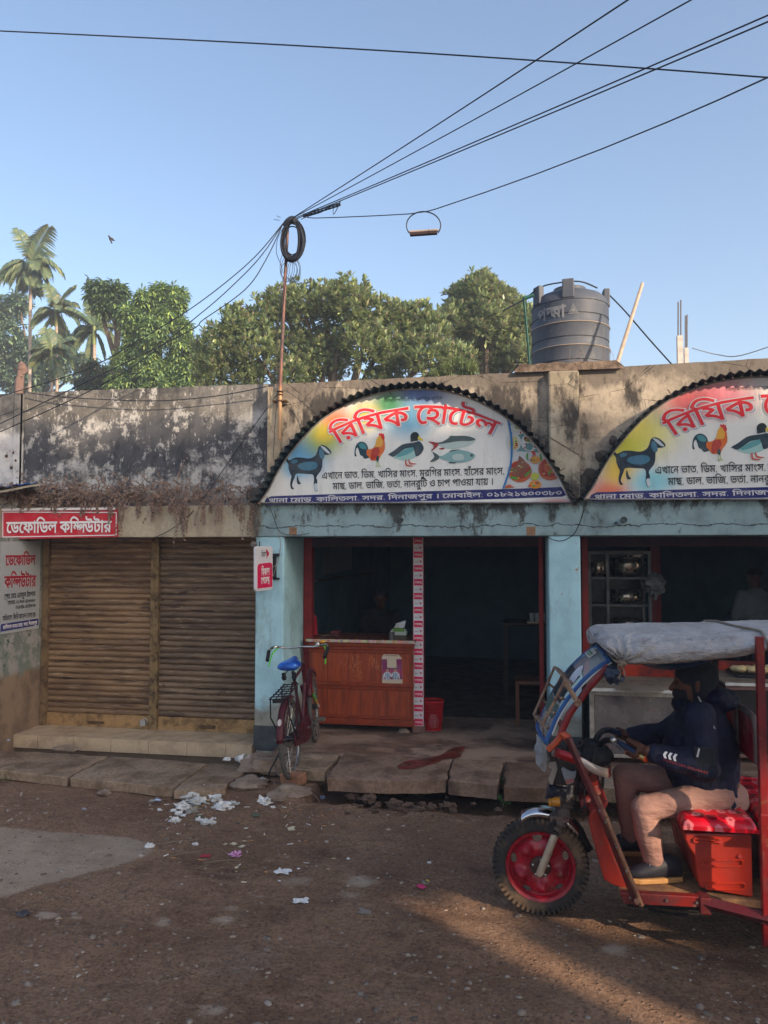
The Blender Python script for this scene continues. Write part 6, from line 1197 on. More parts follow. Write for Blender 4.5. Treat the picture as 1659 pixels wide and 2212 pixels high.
broadleaf('shade_tree', 'bluish green tree behind the palms at the left edge', [(-20, 680, 50), (20, 668, 36), (45, 660, 26), (10, 730, 55), (60, 760, 45), (110, 770, 40), (20, 800, 55), (80, 820, 45), (-40, 760, 60), (150, 800, 40), (140, 740, 28), (190, 790, 30)], 26, 2300, [lin(114, 138, 112), lin(96, 122, 104), lin(132, 152, 110), lin(90, 110, 100)], (8, .30, .12, 1.1, .25), .6, zmin=6)
broadleaf('low_bush', 'low rounded bush showing just above the wall, right of the palms', [(200, 805, 32), (235, 815, 34), (215, 835, 32), (265, 835, 28), (175, 835, 24)], 17, 700, [lin(78, 98, 62), lin(60, 80, 52), lin(100, 116, 66), lin(86, 84, 56)], (8, .17, .06, 1.1, .3), .6, zmin=5, group=None)
broadleaf('feathery_shrub', 'pale green feathery shrub between the evergreen trees above the parapet', [(965, 800, 18), (990, 790, 18), (1015, 802, 18), (940, 812, 14), (1000, 814, 16)], 7.5, 420, [lin(132, 148, 92), lin(112, 132, 80), lin(150, 160, 104), lin(100, 118, 76)], (9, .10, .018, 1.1, .1), .6, zmin=4, group=None)
# areca palms
def palm(label, crown, base, fr, Y, n=34, ll=.66, trunk=.064, tone=0):
    c = W(*crown, Y); t = thing('areca_palm', label, 'palm', V(W(*base, Y).x, Y, 0), 'palms behind the left wall'); ppm = CF/(c-EYE).dot(_f)
    m = MB(); b = W(*base, Y); pts = [V(b.x, Y, -.1), V(b.x*.999, Y, b.z*.5)]+[b.lerp(c, i/5) for i in range(6)]; rs = [trunk*1.15, trunk*1.1]+[trunk*(1.0-.12*i/5) for i in range(6)]
    m.tube(pts, rs, 10); 
    for i in range(40): p = V(b.x, Y, 0).lerp(b, i/12) if i < 12 else b.lerp(c, (i-12)/30); k = trunk*(1.04-.1*i/40); m.tube([p, p+V(0, 0, .03)], [k*1.03, k*1.03], 10, False)
    m.build('trunk', mat('palm_trunk', srgb(176, 160, 146), .85, c2=srgb(128, 114, 102), scale=5, streak=(1, 1, 6), amt=.9), t, smooth=True)
    m = MB(); m.tube([c-V(0, 0, .25), c+V(0, 0, .15), c+V(0, 0, .6)], [trunk*1.15, trunk*1.3, .03], 10); m.build('crown_shaft', mat('crown_shaft', srgb(118, 132, 78), .5, c2=srgb(132, 110, 74)), t, smooth=True)
    base_, dirs, tint = [], [], []; vs = []; fs = []; cl = []
    for (an, lp, dr, dep) in fr:
        L = lp/ppm; a = R(an); d0 = V(math.cos(a), dep, math.sin(a)).normalized(); p = c+V(0, 0, .25); rp = [p.copy()]; d = d0.copy()
        for i in range(n): d = (d+V(0, 0, -dr/n)).normalized(); p = p+d*L/n; rp.append(p.copy())
        k0 = len(vs); 
        for i in range(3, n+1):
            q0 = rp[i]; tg = (rp[min(i+1, n)]-rp[i-1]).normalized(); sd = tg.cross(V(0, 0, 1)); sd = sd.normalized() if sd.length > .15 else V(0, 1, 0); upv = sd.cross(tg); tt = i/n
            l = ll*(math.sin(math.pi*(.14+.80*tt))**.6)*random.uniform(.85, 1.1)
            for s in (-1, 1):
                dd = (sd*s*.75+tg*(.75)+upv*.35).normalized(); w_ = tg*.042; e1 = q0+dd*l*.55; e2 = q0+(dd+V(0, 0, -.65)).normalized()*l*.99; kk = len(vs)
                vs += [q0-w_*.4, q0+w_*.4, e1+w_, e1-w_, e2+w_*.1, e2-w_*.1]; fs += [(kk, kk+1, kk+2, kk+3), (kk+3, kk+2, kk+4, kk+5)]
                col = np.array(random.choice([lin(84, 104, 78), lin(98, 116, 80), lin(70, 92, 78), lin(118, 124, 84)]))*random.uniform(.8, 1.2)
                if tone and random.random() < tone: col = np.array(lin(150, 132, 80))
                cl += [(*col, 1)]*6
        kk = len(vs); w_ = .02
        for i in range(n+1): vs += [rp[i]+V(0, 0, w_*(1-i/n)+.003), rp[i]-V(0, 0, w_*(1-i/n)+.003)]; cl += [(*lin(104, 110, 72), 1)]*2
        fs += [(kk+2*i, kk+2*i+1, kk+2*i+3, kk+2*i+2) for i in range(n)]
    me = bpy.data.meshes.new('fronds'); me.from_pydata([tuple(v) for v in vs], [], fs); a = me.color_attributes.new('tint', 'FLOAT_COLOR', 'POINT'); a.data.foreach_set('color', np.array(cl, np.float32).ravel()); me.materials.append(FROND); o = bpy.data.objects.new('fronds', me); COL.objects.link(o); adopt(o, t); return t
palm('tallest areca palm with a slim pale trunk at the left edge', (66, 585), (64, 850), [(108, 92, .6, .1), (62, 92, .7, -.2), (150, 92, 1.5, .3), (165, 82, 1.9, -.3), (30, 74, 1.7, .2), (12, 60, 1.9, -.2), (-40, 62, 1.0, .5), (-140, 60, 1.0, -.5), (-110, 66, .4, -.3), (-75, 66, .4, .3), (-95, 64, .3, .6), (-65, 62, .5, -.6), (200, 66, 1.2, -.7), (88, 70, .5, .8), (-125, 60, .5, .2), (-60, 58, .5, -.3), (40, 60, 2.2, -.8)], 20)
palm('middle areca palm with brown flower sheath, right of the tallest palm', (122, 690), (123, 852), [(105, 72, .8, .1), (75, 72, .9, .2), (140, 78, 1.6, .3), (45, 72, 1.5, -.3), (20, 58, 1.9, .2), (165, 62, 1.7, -.2), (-60, 55, .6, .3), (-120, 60, .6, -.3), (-90, 55, .3, .4), (60, 60, 2.0, -.7), (125, 60, 2.2, .7)], 19, ll=.5, trunk=.055, tone=.05)
palm('short bushy areca palm with fan of upright fronds left of the bright green tree', (204, 730), (204, 856), [(100, 74, .6, .1), (80, 76, .6, -.2), (62, 66, .9, .3), (120, 70, .9, -.3), (140, 66, 1.5, .3), (40, 66, 1.5, .2), (160, 66, 2.0, .2), (20, 66, 2.1, -.2), (-70, 60, .6, .3), (-110, 60, .6, .2)], 18, ll=.46, trunk=.06)
palm('low areca palm whose long fronds hang behind the middle trunk', (112, 780), (112, 862), [(100, 62, 1.0, .1), (70, 58, 1.2, .3), (130, 64, 1.6, .2), (45, 62, 1.8, -.1), (155, 62, 2.0, .1), (20, 56, 2.2, .2), (-80, 50, .5, .1), (-110, 58, .5, -.2), (-60, 56, .5, -.2)], 17.5, ll=.52, trunk=.055, tone=.08)
m = MB(); m.tube(smoothpath([W(40, 860, 16), W(42, 830, 16), W(46, 800, 16), W(50, 790, 16)]), [.15]*6+[.12]*5+[.09]*2, 9); m.blob(W(49, 795, 16), (.16, .14, .2), 10, 7, .6, 3, 4)
for px, py in ((36, 845), (55, 842), (44, 818)): m.tube([W(px, py, 16), W(px+4, py-6, 15.9)], [.05, .03], 6)
tag(m.build('tree_stump', mat('stump_bark', srgb(112, 88, 78), .9, c2=srgb(84, 64, 56), bump=.5), smooth=True), 'bare reddish brown tree stump left of the tallest palm', 'stump')
# ================================================================ bicycle leaning on the first pillar
rc_ = G(634, 1680, .07); fc_ = G(683, 1600, FZ+.005)
MARO = mat('maroon_paint', srgb(78, 24, 34), .4, .1, c2=srgb(50, 20, 26), scale=10, fine=.3); CHR = mat('worn_chrome', srgb(170, 168, 166), .28, .9, c2=srgb(110, 96, 84), scale=14); BLK = mat('black_enamel', srgb(30, 30, 34), .5, .2, c2=srgb(52, 46, 42)); RUB = mat('grey_rubber', srgb(86, 82, 78), .9, c2=srgb(62, 58, 54), scale=14); RUBK = mat('black_rubber', srgb(26, 26, 28), .8)
hd = V(fc_.x-rc_.x, fc_.y-rc_.y, 0); pit = math.atan2(fc_.z-rc_.z, hd.length); hz = math.atan2(hd.y, hd.x)
BM = Matrix.Translation(rc_) @ Matrix.Rotation(hz, 4, 'Z') @ Matrix.Rotation(-pit, 4, 'Y') @ Matrix.Rotation(R(-4.0), 4, 'X')
WB = hd.length/math.cos(pit); WR = .335
bike = thing('bicycle', 'maroon bicycle with bright blue saddle leaning against the first blue pillar', 'bicycle', rc_)
def bb(m, name, mt, parent=bike, steer=0, **k):
    if steer: cs_, sn_ = math.cos(steer), math.sin(steer); m.v = [(WB+(x-WB)*cs_-y*sn_, (x-WB)*sn_+y*cs_, z) for x, y, z in m.v]
    m.v = [tuple(BM @ Vector(p)) for p in m.v]; return m.build(name, mt, parent, **k)
B = lambda x, y, z: V(x, y, z)
def wheel(x, name, rot, st_=0):
    c = B(x, 0, WR); m = MB(); n_ = 40
    m.tube(arc(c, WR-.018, 0, 2*math.pi, n_)[:-1], .021, 8, closed=True); t = bb(m, name, RUB, steer=st_, smooth=True, ang=80)
    m = MB(); m.tube(arc(c, WR-.045, 0, 2*math.pi, n_)[:-1], .012, 6, closed=True, flat=1.3); bb(m, 'rim', CHR, t, steer=st_, smooth=True, ang=80)
    m = MB()
    for i in range(32):
        a = 2*math.pi*i/32+rot; s = (-1)**i; h = a+(.5 if (i//2) % 2 else -.5); m.tube([c+V(.025*math.cos(h), s*.03, .025*math.sin(h)), c+V((WR-.05)*math.cos(a), 0, (WR-.05)*math.sin(a))], .0016, 4, False)
    bb(m, 'spokes', CHR, t, steer=st_)
    m = MB(); m.tube([c+V(0, -.05, 0), c+V(0, -.035, 0), c+V(0, -.035, 0), c+V(0, .035, 0), c+V(0, .035, 0), c+V(0, .05, 0)], [.008, .008, .026, .026, .008, .008], 10); bb(m, 'hub', BLK, t, steer=st_)
wheel(0, 'rear_wheel', .1); wheel(WB, 'front_wheel', .2, R(7))
bbk, st, hb_, ht = B(.44, 0, .29), B(.30, 0, .77), B(WB-.25, 0, .62), B(WB-.29, 0, .84); ra = B(0, 0, WR); fa = B(WB, 0, WR)
m = MB(); m.tube([st, hb_+(ht-hb_)*.8], .014, 8); m.tube([bbk, hb_+(ht-hb_)*.1], .016, 8); m.tube([bbk, st+(st-bbk)*.05], .015, 8); m.tube([hb_-(ht-hb_)*.1, ht], .020, 10)
for s in (-1, 1): m.tube([ra+V(0, s*.055, 0), bbk+V(-.03, s*.03, 0)], .010, 6); m.tube([ra+V(0, s*.055, 0), st+V(0, s*.018, -.03)], .009, 6)
bb(m, 'frame', MARO, smooth=True)
m = MB(); fk = hb_-(ht-hb_)*.1
m.tube(smoothpath([fk+V(0, .045, 0), fk.lerp(fa, .6)+V(-.02, .05, 0), fa+V(0, .052, 0)]), .011, 6); m.tube([fk+V(0, -.05, 0), fk+V(0, .05, 0)], .016, 6); fo = bb(m, 'fork', MARO, smooth=True)
pr_ = smoothpath([fk+V(0, -.045, 0), fk.lerp(fa, .6)+V(-.02, -.05, 0), fa+V(0, -.052, 0)], 8); 
for a_, b_, nm, col in ((0, 5, 'red_sleeve', (170, 34, 34)), (4, 9, 'green_sleeve', (86, 176, 70)), (8, 13, 'yellow_sleeve', (176, 132, 44)), (12, 17, 'chrome_tip', (170, 168, 166))): m = MB(); m.tube(pr_[a_:b_], .0135, 6); bb(m, nm, mat(nm, srgb(*col), .5), fo, smooth=True)
def guard(cx, a0, a1, name):
    m = MB(); c = B(cx, 0, WR); n_ = 22; vs = []
    for i in range(n_+1):
        a = R(a0+(a1-a0)*i/n_)
        for j, (dy, dr) in enumerate(((-.030, -.020), (-.025, .0), (-.011, .010), (.011, .010), (.025, 0), (.030, -.020))): r = WR+.018+dr; vs.append(c+V(r*math.cos(a), dy, r*math.sin(a)))
    m.add(vs, [(i*6+j, i*6+j+1, (i+1)*6+j+1, (i+1)*6+j) for i in range(n_) for j in range(5)]); return bb(m, name, MARO, steer=R(7) if cx else 0, smooth=True, ang=80, solid=.002)
g1 = guard(0, 66, 168, 'rear_mudguard'); guard(WB, 40, 150, 'front_mudguard')
m = MB(); c = B(0, 0, WR); an = R(142); p = c+V((WR+.033)*math.cos(an), 0, (WR+.033)*math.sin(an)); n3 = V(math.cos(an), 0, math.sin(an)); t3 = V(-n3.z, 0, n3.x); m.add([p+t3*.03*math.cos(t)+V(0, .017*math.sin(t), 0) for t in [2*math.pi*i/14 for i in range(14)]], [tuple(range(14))]); bb(m, 'oval_badge', mat('badge', srgb(190, 178, 172), .5), g1)
m = MB()
for s in (-1, 1): m.tube([ra+V(0, s*.055, 0), c+V((WR+.02)*math.cos(R(163)), s*.037, (WR+.02)*math.sin(R(163)))], .003, 5)
bb(m, 'guard_stay', CHR, g1)
# carrier
cr = MB(); z = WR*2+.085; x0_, x1_, w_ = -.26, .18, .075
cr.tube([B(x1_, -w_*.7, z), B(x0_, -w_, z-.01), B(x0_, w_, z-.01), B(x1_, w_*.7, z)], .006, 6)
for k in range(6): x = x0_+.04+(x1_-x0_-.06)*k/5; cr.tube([B(x, -w_, z), B(x, w_, z)], .0045, 5)
for y in (-.025, .025): cr.tube([B(x0_, y, z-.008), B(x1_, y, z)], .0045, 5)
for s in (-1, 1): cr.tube([B(x0_+.03, s*w_, z), B(x0_-.0, s*w_*1.05, z-.16), ra+V(-.01, s*.07, .0)], .006, 6); cr.tube([B(x1_-.06, s*w_*.9, z), ra+V(.01, s*.07, .02)], .006, 6)
cr.box(x0_-.01, x0_+.0, -.05, .05, z-.04, z-.005); bb(cr, 'carrier', BLK)
# saddle
m = MB(); sc_ = B(.25, 0, .915)
loft(m, [(sc_+V(-.145, 0, -.005), (0, .062, 0), (0, 0, .022)), (sc_+V(-.12, 0, .0), (0, .098, 0), (0, 0, .034)), (sc_+V(-.06, 0, .006), (0, .105, 0), (0, 0, .036)), (sc_+V(0, 0, .010), (0, .072, 0), (0, 0, .032)), (sc_+V(.06, 0, .016), (0, .042, 0), (0, 0, .028)), (sc_+V(.12, 0, .020), (0, .030, 0), (0, 0, .024)), (sc_+V(.142, 0, .016), (0, .014, 0), (0, 0, .012))], 16)
q = N('blue_saddle'); cc = q.mix(q.ramp(q.noise(9, 5), .45, .62), srgb(20, 96, 190), srgb(14, 60, 140)); cc = q.mix(q.ramp(q.noise(14, 5, .6), .64, .7), cc, srgb(140, 190, 220)); sd = bb(m, 'saddle', q.done(cc, .28, 0, .5), smooth=True, ang=80)
m = MB(); m.tube([st+V(0, 0, -.02), st+V(-.03, 0, .07)], .013, 8); 
for s in (-1, 1):
    m.tube([B(.14, s*.03, .86), B(.33, s*.025, .87)], .004, 5); m.tube(arc(B(.13, s*.045, .825), .022, 0, 2*math.pi, 10, (1, 0, 0), (0, 1, 0)), .004, 5); m.tube([B(.13, s*.045, .805), B(.13, s*.045, .865)], .018, 8)
bb(m, 'saddle_springs', BLK)
# handlebar
hz_ = ht+V(-.02, 0, .14); m = MB(); m.tube([ht-V(0, 0, .02), hz_], .012, 8); m.tube(smoothpath([hz_+V(-.20, .265, -.05), hz_+V(-.11, .275, .0), hz_+V(-.02, .24, .02), hz_+V(.02, .14, -.005), hz_+V(.02, 0, 0), hz_+V(.02, -.14, -.005), hz_+V(-.02, -.24, .02), hz_+V(-.11, -.275, .0), hz_+V(-.20, -.265, -.05)], 5), .011, 8); hbar = bb(m, 'handlebar', CHR, smooth=True)
for s in (-1, 1):
    m = MB(); m.tube([hz_+V(-.11, s*.275, .0), hz_+V(-.22, s*.263, -.06)], .017, 10); bb(m, 'grip', RUBK, hbar, smooth=True)
    m = MB(); m.tube(smoothpath([hz_+V(.0, s*.22, .0), hz_+V(-.08, s*.25, -.03), hz_+V(-.21, s*.262, -.12)]), .007, 6); bb(m, 'brake_lever', mat('lever_green', srgb(96, 206, 66), .4), hbar, smooth=True)
m = MB(); m.lathe([(.001, .03), (.018, .026), (.026, .012), (.027, 0), (.001, 0)], hz_+V(-.0, -.16, .012), 14); bb(m, 'bell', CHR, hbar, smooth=True)
m = MB(); m.blob(hz_+V(.0, -.21, .04), (.02, .03, .012), 8, 6); bb(m, 'yellow_reflector', mat('refl_yellow', srgb(214, 150, 40), .4), hbar)
# chain case, cranks, stand
m = MB(); pts = [B(-.06, -.06, WR-.05), B(-.075, -.06, WR), B(-.05, -.06, WR+.06), B(.36, -.06, .415), B(.48, -.06, .40), B(.56, -.06, .33), B(.56, -.06, .24), B(.48, -.06, .18), B(.36, -.06, .185)]; m.prism(pts, (0, .012, 0)); bb(m, 'chain_case', MARO, bev=.004)
m = MB(); m.tube([bbk+V(0, -.07, 0), bbk+V(0, .07, 0)], .016, 8); m.tube([bbk+V(0, -.075, 0), bbk+V(.165, -.085, .02)], .009, 6); m.tube([bbk+V(0, .075, 0), bbk+V(-.165, .085, -.02)], .009, 6); ck_ = bb(m, 'crank', CHR)
for s, d in ((-1, V(.165, -.085, .02)), (1, V(-.165, .085, -.02))): m = MB(); c = bbk+d+V(0, s*.05, 0); m.box(c.x-.035, c.x+.035, c.y-.045, c.y+.045, c.z-.012, c.z+.012); bb(m, 'pedal', mat('pedal_grey', srgb(96, 90, 82), .7), ck_, bev=.004)
m = MB(); m.tube(smoothpath([ra+V(.02, .06, -.02), B(-.05, .11, .2), B(-.10, .17, .10), B(-.09, .19, .02)]), .008, 6); m.blob(B(-.09, .19, .015), (.022, .022, .014), 8, 5); bb(m, 'kickstand', BLK, smooth=True)
# ================================================================ red battery rickshaw
RAm, RBm, RCm, RDm, R8m, R7m = reg(1080, 1593, .2279), reg(1134, 1323, .1709), reg(1296, 1674, .2188), reg(1377, 1431, .1699), reg(1026, 1323, .3815), reg(1215, 1107, .2676)
def Q(rg, x, y, Y): return W(*rg(x, y), Y)
YN, YF, YC = -3.10, -2.42, -2.76
rk = thing('battery_rickshaw', 'red three wheeled battery rickshaw with tarp covered roof standing before the eating house', 'rickshaw', G(1400, 1975, 0))
def redpaint(name, a, b, rust, s=5, rough=.42):
    q = N(name); c = q.mix(q.ramp(q.noise(s, 6, .65), .38, .7), srgb(*a), srgb(*b)); c = q.mix(q.ramp(q.noise(s*3.2, 7, .72), .58, .66, 0, .9), c, srgb(*rust)); c = q.mix(q.ramp(q.noise(s*9, 4, .7), .62, .72, 0, .5), c, srgb(70, 40, 30))
    q.bump(q.noise(30, 6, .7), .12, .01); return q.done(c, q.ramp(q.noise(s*2, 4), .4, .7, rough-.1, rough+.25), .05, .4)
RED_F = redpaint('frame_red', (122, 24, 26), (82, 18, 24), (120, 76, 52)); RED_B = redpaint('body_red', (146, 40, 28), (108, 30, 24), (116, 70, 50), 4); RUSTW = mat('rusty_wire', srgb(150, 124, 104), .75, .3, c2=srgb(96, 62, 44), scale=18, amt=.9); DKR = redpaint('dark_red_bar', (92, 26, 28), (62, 20, 24), (104, 78, 58))
# front wheel
wc = Q(R8m, 370, 1450, YC); dpp = (wc-EYE).dot(_f)/CF; TR = 100.5*dpp; wc.z = TR+.004
def lathY(m, prof, n=48): m.lathe([(r, -h) for r, h in prof], wc, n, Matrix.Rotation(R(90), 3, 'X').inverted())
m = MB(); hw = .045
lathY(m, [(TR*.70, hw*.75), (TR*.74, hw*1.0), (TR*.84, hw*1.12), (TR*.93, hw*1.0), (TR*.975, hw*.7), (TR*.985, 0), (TR*.975, -hw*.7), (TR*.93, -hw*1.0), (TR*.84, -hw*1.12), (TR*.74, -hw), (TR*.70, -hw*.75), (TR*.70, hw*.75)])
TYM = N('tyre_rubber'); q = TYM; c = q.mix(q.ramp(q.noise(7, 6, .65), .42, .66), srgb(52, 48, 46), srgb(116, 94, 74)); tyre = m.build('front_wheel', q.done(c, .85, 0, .2), rk, smooth=True, ang=50)
m = MB()
for i in range(54):
    a = 2*math.pi*i/54; e = V(math.cos(a), 0, math.sin(a)); t = V(-e.z, 0, e.x)
    for s in (-1, 1):
        c = wc+e*TR*.955+V(0, s*hw*.62, 0); k = .0105
        m.prism([c-t*k*.8-V(0, s*.004, 0)-e*.012, c+t*k*.8-V(0, s*.004, 0)-e*.012, c+t*k*.8+V(0, s*.024, 0)-e*.022, c-t*k*.8+V(0, s*.024, 0)-e*.022], e*.030)
m.build('tread_blocks', q.m, tyre, bev=.002)
m = MB(); RR = TR*.715; nA, nR = 120, 30; vs = []; fs = []
for j in range(nR+1):
    r = RR*(.14+.86*j/nR)
    for i in range(nA):
        a = 2*math.pi*i/nA; w5 = .5+.5*math.cos(5*a+1.0); f_ = r/RR
        h = .018+.022*math.exp(-((f_-.45)/.3)**2)+.036*w5**2*math.exp(-((f_-.62)/.16)**2)-.018*math.exp(-((f_-.86)/.06)**2)+(.024 if f_ > .93 else 0)
        vs.append(wc+V(r*math.cos(a), -h, r*math.sin(a)))
for j in range(nR):
    for i in range(nA):
        a = 2*math.pi*(i+.5)/nA; f_ = (.14+.86*(j+.5)/nR); dA = abs(((a+.2-math.pi/5+math.pi/5) % (2*math.pi/5))-math.pi/5)
        if ((f_-.80)/.085)**2+(dA/.17)**2 < 1: continue
        fs.append((j*nA+i, j*nA+(i+1) % nA, (j+1)*nA+(i+1) % nA, (j+1)*nA+i))
m.add(vs, fs); WRED = redpaint('wheel_red', (160, 22, 40), (120, 18, 32), (130, 74, 62), 6, .34); rimo = m.build('rim', WRED, tyre, smooth=True, ang=60, solid=.004)
m = MB(); lathY(m, [(RR*.97, .045), (RR*1.02, .05), (RR*1.03, .04), (RR*.98, .0), (RR*.98, -.04)]); m.build('rim_lip', WRED, tyre, smooth=True)
m = MB(); lathY(m, [(.001, .075), (.03, .075), (.036, .06), (.055, .05), (.06, .03), (.062, -.03), (.001, -.03)], 24); m.build('hub', mat('hub_dark', srgb(84, 62, 54), .6, .4), tyre, smooth=True, ang=40)
m = MB()
for k in range(5): a = 2*math.pi*k/5+.3; c = wc+V(.043*math.cos(a), -.052, .043*math.sin(a)); m.lathe([(.008, 0), (.008, .012), (.001, .014)], c, 6, Matrix.Rotation(R(90), 3, 'X'))
m.build('wheel_nuts', CHR, tyre)
# fork, boots, mudguard
FKM = mat('fork_cream', srgb(178, 160, 138), .5, .2, c2=srgb(112, 92, 76), scale=9)
ax_n = V(wc.x, YC-.10, wc.z); t1 = Q(RAm, 525, 915, YC-.10); t2 = Q(RAm, 600, 760, YC-.085)
for s in (1, -1):
    off = V(0, (0 if s > 0 else .20), 0); m = MB(); e = (t1-ax_n).normalized(); m.tube([ax_n+off-e*.03, ax_n+off-e*.02, ax_n+off+e*.02, t1+off-e*.02, t1+off], [.012, .02, .021, .021, .017], 12); m.tube([ax_n+off+V(0, -.02, 0), ax_n+off+V(0, .02, 0)], .016, 8); m.build('fork_leg', FKM, rk, smooth=True, ang=50)
m = MB(); yy = YC-.085
for o in (0, .17):
    a, b, c, d = Q(RAm, 540, 880, yy), Q(RAm, 585, 790, yy), Q(RAm, 640, 650, yy), Q(RAm, 660, 590, yy); f2 = smoothpath([a, b, c, d], 6); m.tube([p+V(0, o, 0) for p in f2], [.024+.010*math.sin(i*1.6)+.006 for i in range(len(f2))], 12)
m.build('fork_boots', mat('boot_grey', srgb(96, 82, 76), .8, c2=srgb(60, 50, 48), scale=14), rk, smooth=True, ang=60)
m = MB()
for o in (0, .17): m.tube([Q(RAm, 655, 600, yy)+V(0, o, 0), Q(RAm, 700, 450, yy)+V(0, o, 0)], .017, 12); m.tube([Q(RAm, 650, 570, yy)+V(0, o, 0), Q(RAm, 657, 540, yy)+V(0, o, 0)], .024, 12)
m.build('fork_tube', CHR, rk, smooth=True, ang=50)
m = MB(); m.tube([Q(RAm, 680, 520, YC), Q(RAm, 745, 300, YC), Q(RAm, 790, 160, YC)], .028, 12); m.box(t2.x-.07, t2.x+.03, YC-.11, YC+.11, t2.z-.02, t2.z+.01); m.build('steering_column', mat('column_grey', srgb(104, 84, 78), .6, .3), rk, smooth=True, ang=40)
m = MB(); m.tube([Q(RAm, 520, 770, YC-.1), Q(RAm, 480, 880, YC-.1), Q(RAm, 540, 920, YC-.1)], [.016, .016, .02], 6); m.tube(smoothpath([Q(RAm, 680, 790, YC), Q(RAm, 750, 870, YC), Q(RAm, 790, 960, YC), Q(RAm, 850, 1070, YC)]), .022, 8); m.build('brake_arm', BLK, rk, smooth=True)
g0 = Q(RAm, 205, 725, YC); m = MB(); pts = [Q(RAm, *p, YC) for p in ((200, 728), (235, 700), (290, 678), (350, 670), (420, 676), (520, 700), (640, 760), (740, 850))]; pts = smoothpath(pts, 4); vs = []
for p in pts:
    for dy, dz in ((-.062, -.026), (-.056, -.004), (-.03, .008), (.03, .008), (.056, -.004), (.062, -.026)): vs.append(p+V(0, dy, dz))
n_ = len(pts); m.add(vs, [(i*6+j, i*6+j+1, (i+1)*6+j+1, (i+1)*6+j) for i in range(n_-1) for j in range(5)]); m.build('front_mudguard', mat('bright_chrome', srgb(200, 200, 204), .12, 1.0, c2=srgb(150, 146, 146)), rk, smooth=True, ang=80, solid=.003)
m = MB(); c = Q(RAm, 515, 608, YC-.12); m.tube([c+V(-.03, 0, 0), c+V(-.018, 0, 0), c+V(-.016, 0, 0), c+V(.03, 0, 0)], [.028, .028, .024, .024], 20); m.build('indicator_lamp', mat('amber_lens', srgb(190, 130, 40), .3, c2=srgb(130, 84, 30), scale=20), rk, smooth=True, ang=40)
m = MB(); c = Q(RAm, 540, 505, YC-.1); m.tube([c+V(-.05, 0, .005), c+V(-.03, 0, 0), c+V(.0, 0, 0), c+V(.05, 0, 0)], [.052, .05, .028, .02], 18); m.build('horn', mat('horn_blue', srgb(34, 38, 58), .4), rk, smooth=True)
# apron plate, bag, brackets under the hoop
m = MB(); m.prism([Q(RAm, *p, -2.98) for p in ((530, 205), (760, 240), (720, 400), (690, 460), (500, 452), (505, 330))], (0, .42, 0)); m.build('apron', mat('apron_black', srgb(40, 36, 36), .7, c2=srgb(62, 50, 46)), rk, bev=.01)
m = MB(); m.prism([Q(RAm, *p, -3.0) for p in ((462, 240), (530, 232), (545, 300), (520, 380), (500, 450), (470, 440), (458, 400), (480, 350), (490, 300), (465, 290))], (0, .02, 0)); m.build('apron_edge', mat('edge_grey', srgb(132, 122, 114), .7), rk)
m = MB(); m.prism([Q(RAm, *p, -3.02) for p in ((580, 300), (600, 285), (640, 310), (690, 330), (725, 320), (720, 370), (690, 440), (640, 450), (610, 400))], (0, .02, 0)); o = m.build('lamp_bracket', mat('bracket_pale', srgb(128, 132, 140), .5, .3), rk, bev=.004)
m = MB(); m.prism([Q(RAm, *p, -3.032) for p in ((620, 405), (695, 390), (705, 425), (630, 445))], (0, .006, 0)); m.build('small_plate', mat('plate_red', srgb(150, 96, 90), .5), o)
m = MB(); m.blob(Q(RAm, 400, 130, -2.95), (.04, .04, .085), 12, 10, .6, 3, 6); m.build('plastic_bag', mat('bag_grey', srgb(140, 142, 146), .4, c2=srgb(100, 102, 108)), rk, smooth=True, ang=35)
# leg shield
m = MB(); pl = [(870, 700), (940, 655), (1010, 600), (1030, 620), (960, 760), (1010, 950), (1090, 1150), (1180, 1330), (1240, 1450), (1160, 1430), (1060, 1395), (985, 1350), (955, 1240), (905, 1060), (870, 930), (846, 820), (850, 760)]
a0 = [Q(RAm, *p, -3.06) for p in pl]; m.prism(a0, (0, .60, 0)); m.build('leg_shield', RED_B, rk, bev=.035)
m = MB(); m.prism([Q(RAm, *p, -2.95) for p in ((760, 590), (830, 560), (900, 620), (880, 720), (800, 720), (765, 670))], (0, .38, 0)); m.prism([Q(RAm, *p, -2.92) for p in ((800, 250), (950, 330), (930, 460), (1000, 590), (870, 700), (840, 560), (790, 420))], (0, .32, 0)); m.build('neck_housing', redpaint('neck_red', (120, 34, 28), (74, 24, 24), (96, 60, 44)), rk, bev=.02)
# windshield
prof = [(268, 1645), (290, 1570), (330, 1480), (370, 1380), (420, 1275), (510, 1130), (600, 1010), (710, 880), (830, 765), (950, 672), (1075, 598)]
near = smoothpath([Q(RBm, *p, -3.06) for p in prof], 3); off = V(0, .58, 0)
def surf(u, v, lift=0.0):
    i = u*(len(near)-1); k = min(int(i), len(near)-2); p = near[k].lerp(near[k+1], i-k); t = (near[k+1]-near[k]).normalized(); nr = V(-t.z, 0, t.x); return p+off*v+nr*(.035*math.sin(math.pi*v)+lift)
q = N('windscreen'); gl = q.b; gl.inputs['Base Color'].default_value = (.55, .62, .64, 1); gl.inputs['Roughness'].default_value = .12; gl.inputs['Alpha'].default_value = .42; gl.inputs['Specular IOR Level'].default_value = .6
m = MB(); m.grid(lambda u, v: surf(u, v), 30, 6); ws_ = m.build('windscreen', q.m, rk, smooth=True, ang=80)
BLU = mat('trim_blue', srgb(40, 84, 140), .4, .1, c2=srgb(70, 100, 140), scale=8)
m = MB(); m.tube([surf(i/30, -.015) for i in range(31)], .012, 6); m.tube([surf(i/30, .985) for i in range(31)], .012, 6); m.tube([surf(.01, j/8) for j in range(9)], .014, 6); m.tube([surf(.985, j/8) for j in range(9)], .014, 6); m.build('blue_trim', BLU, ws_, smooth=True)
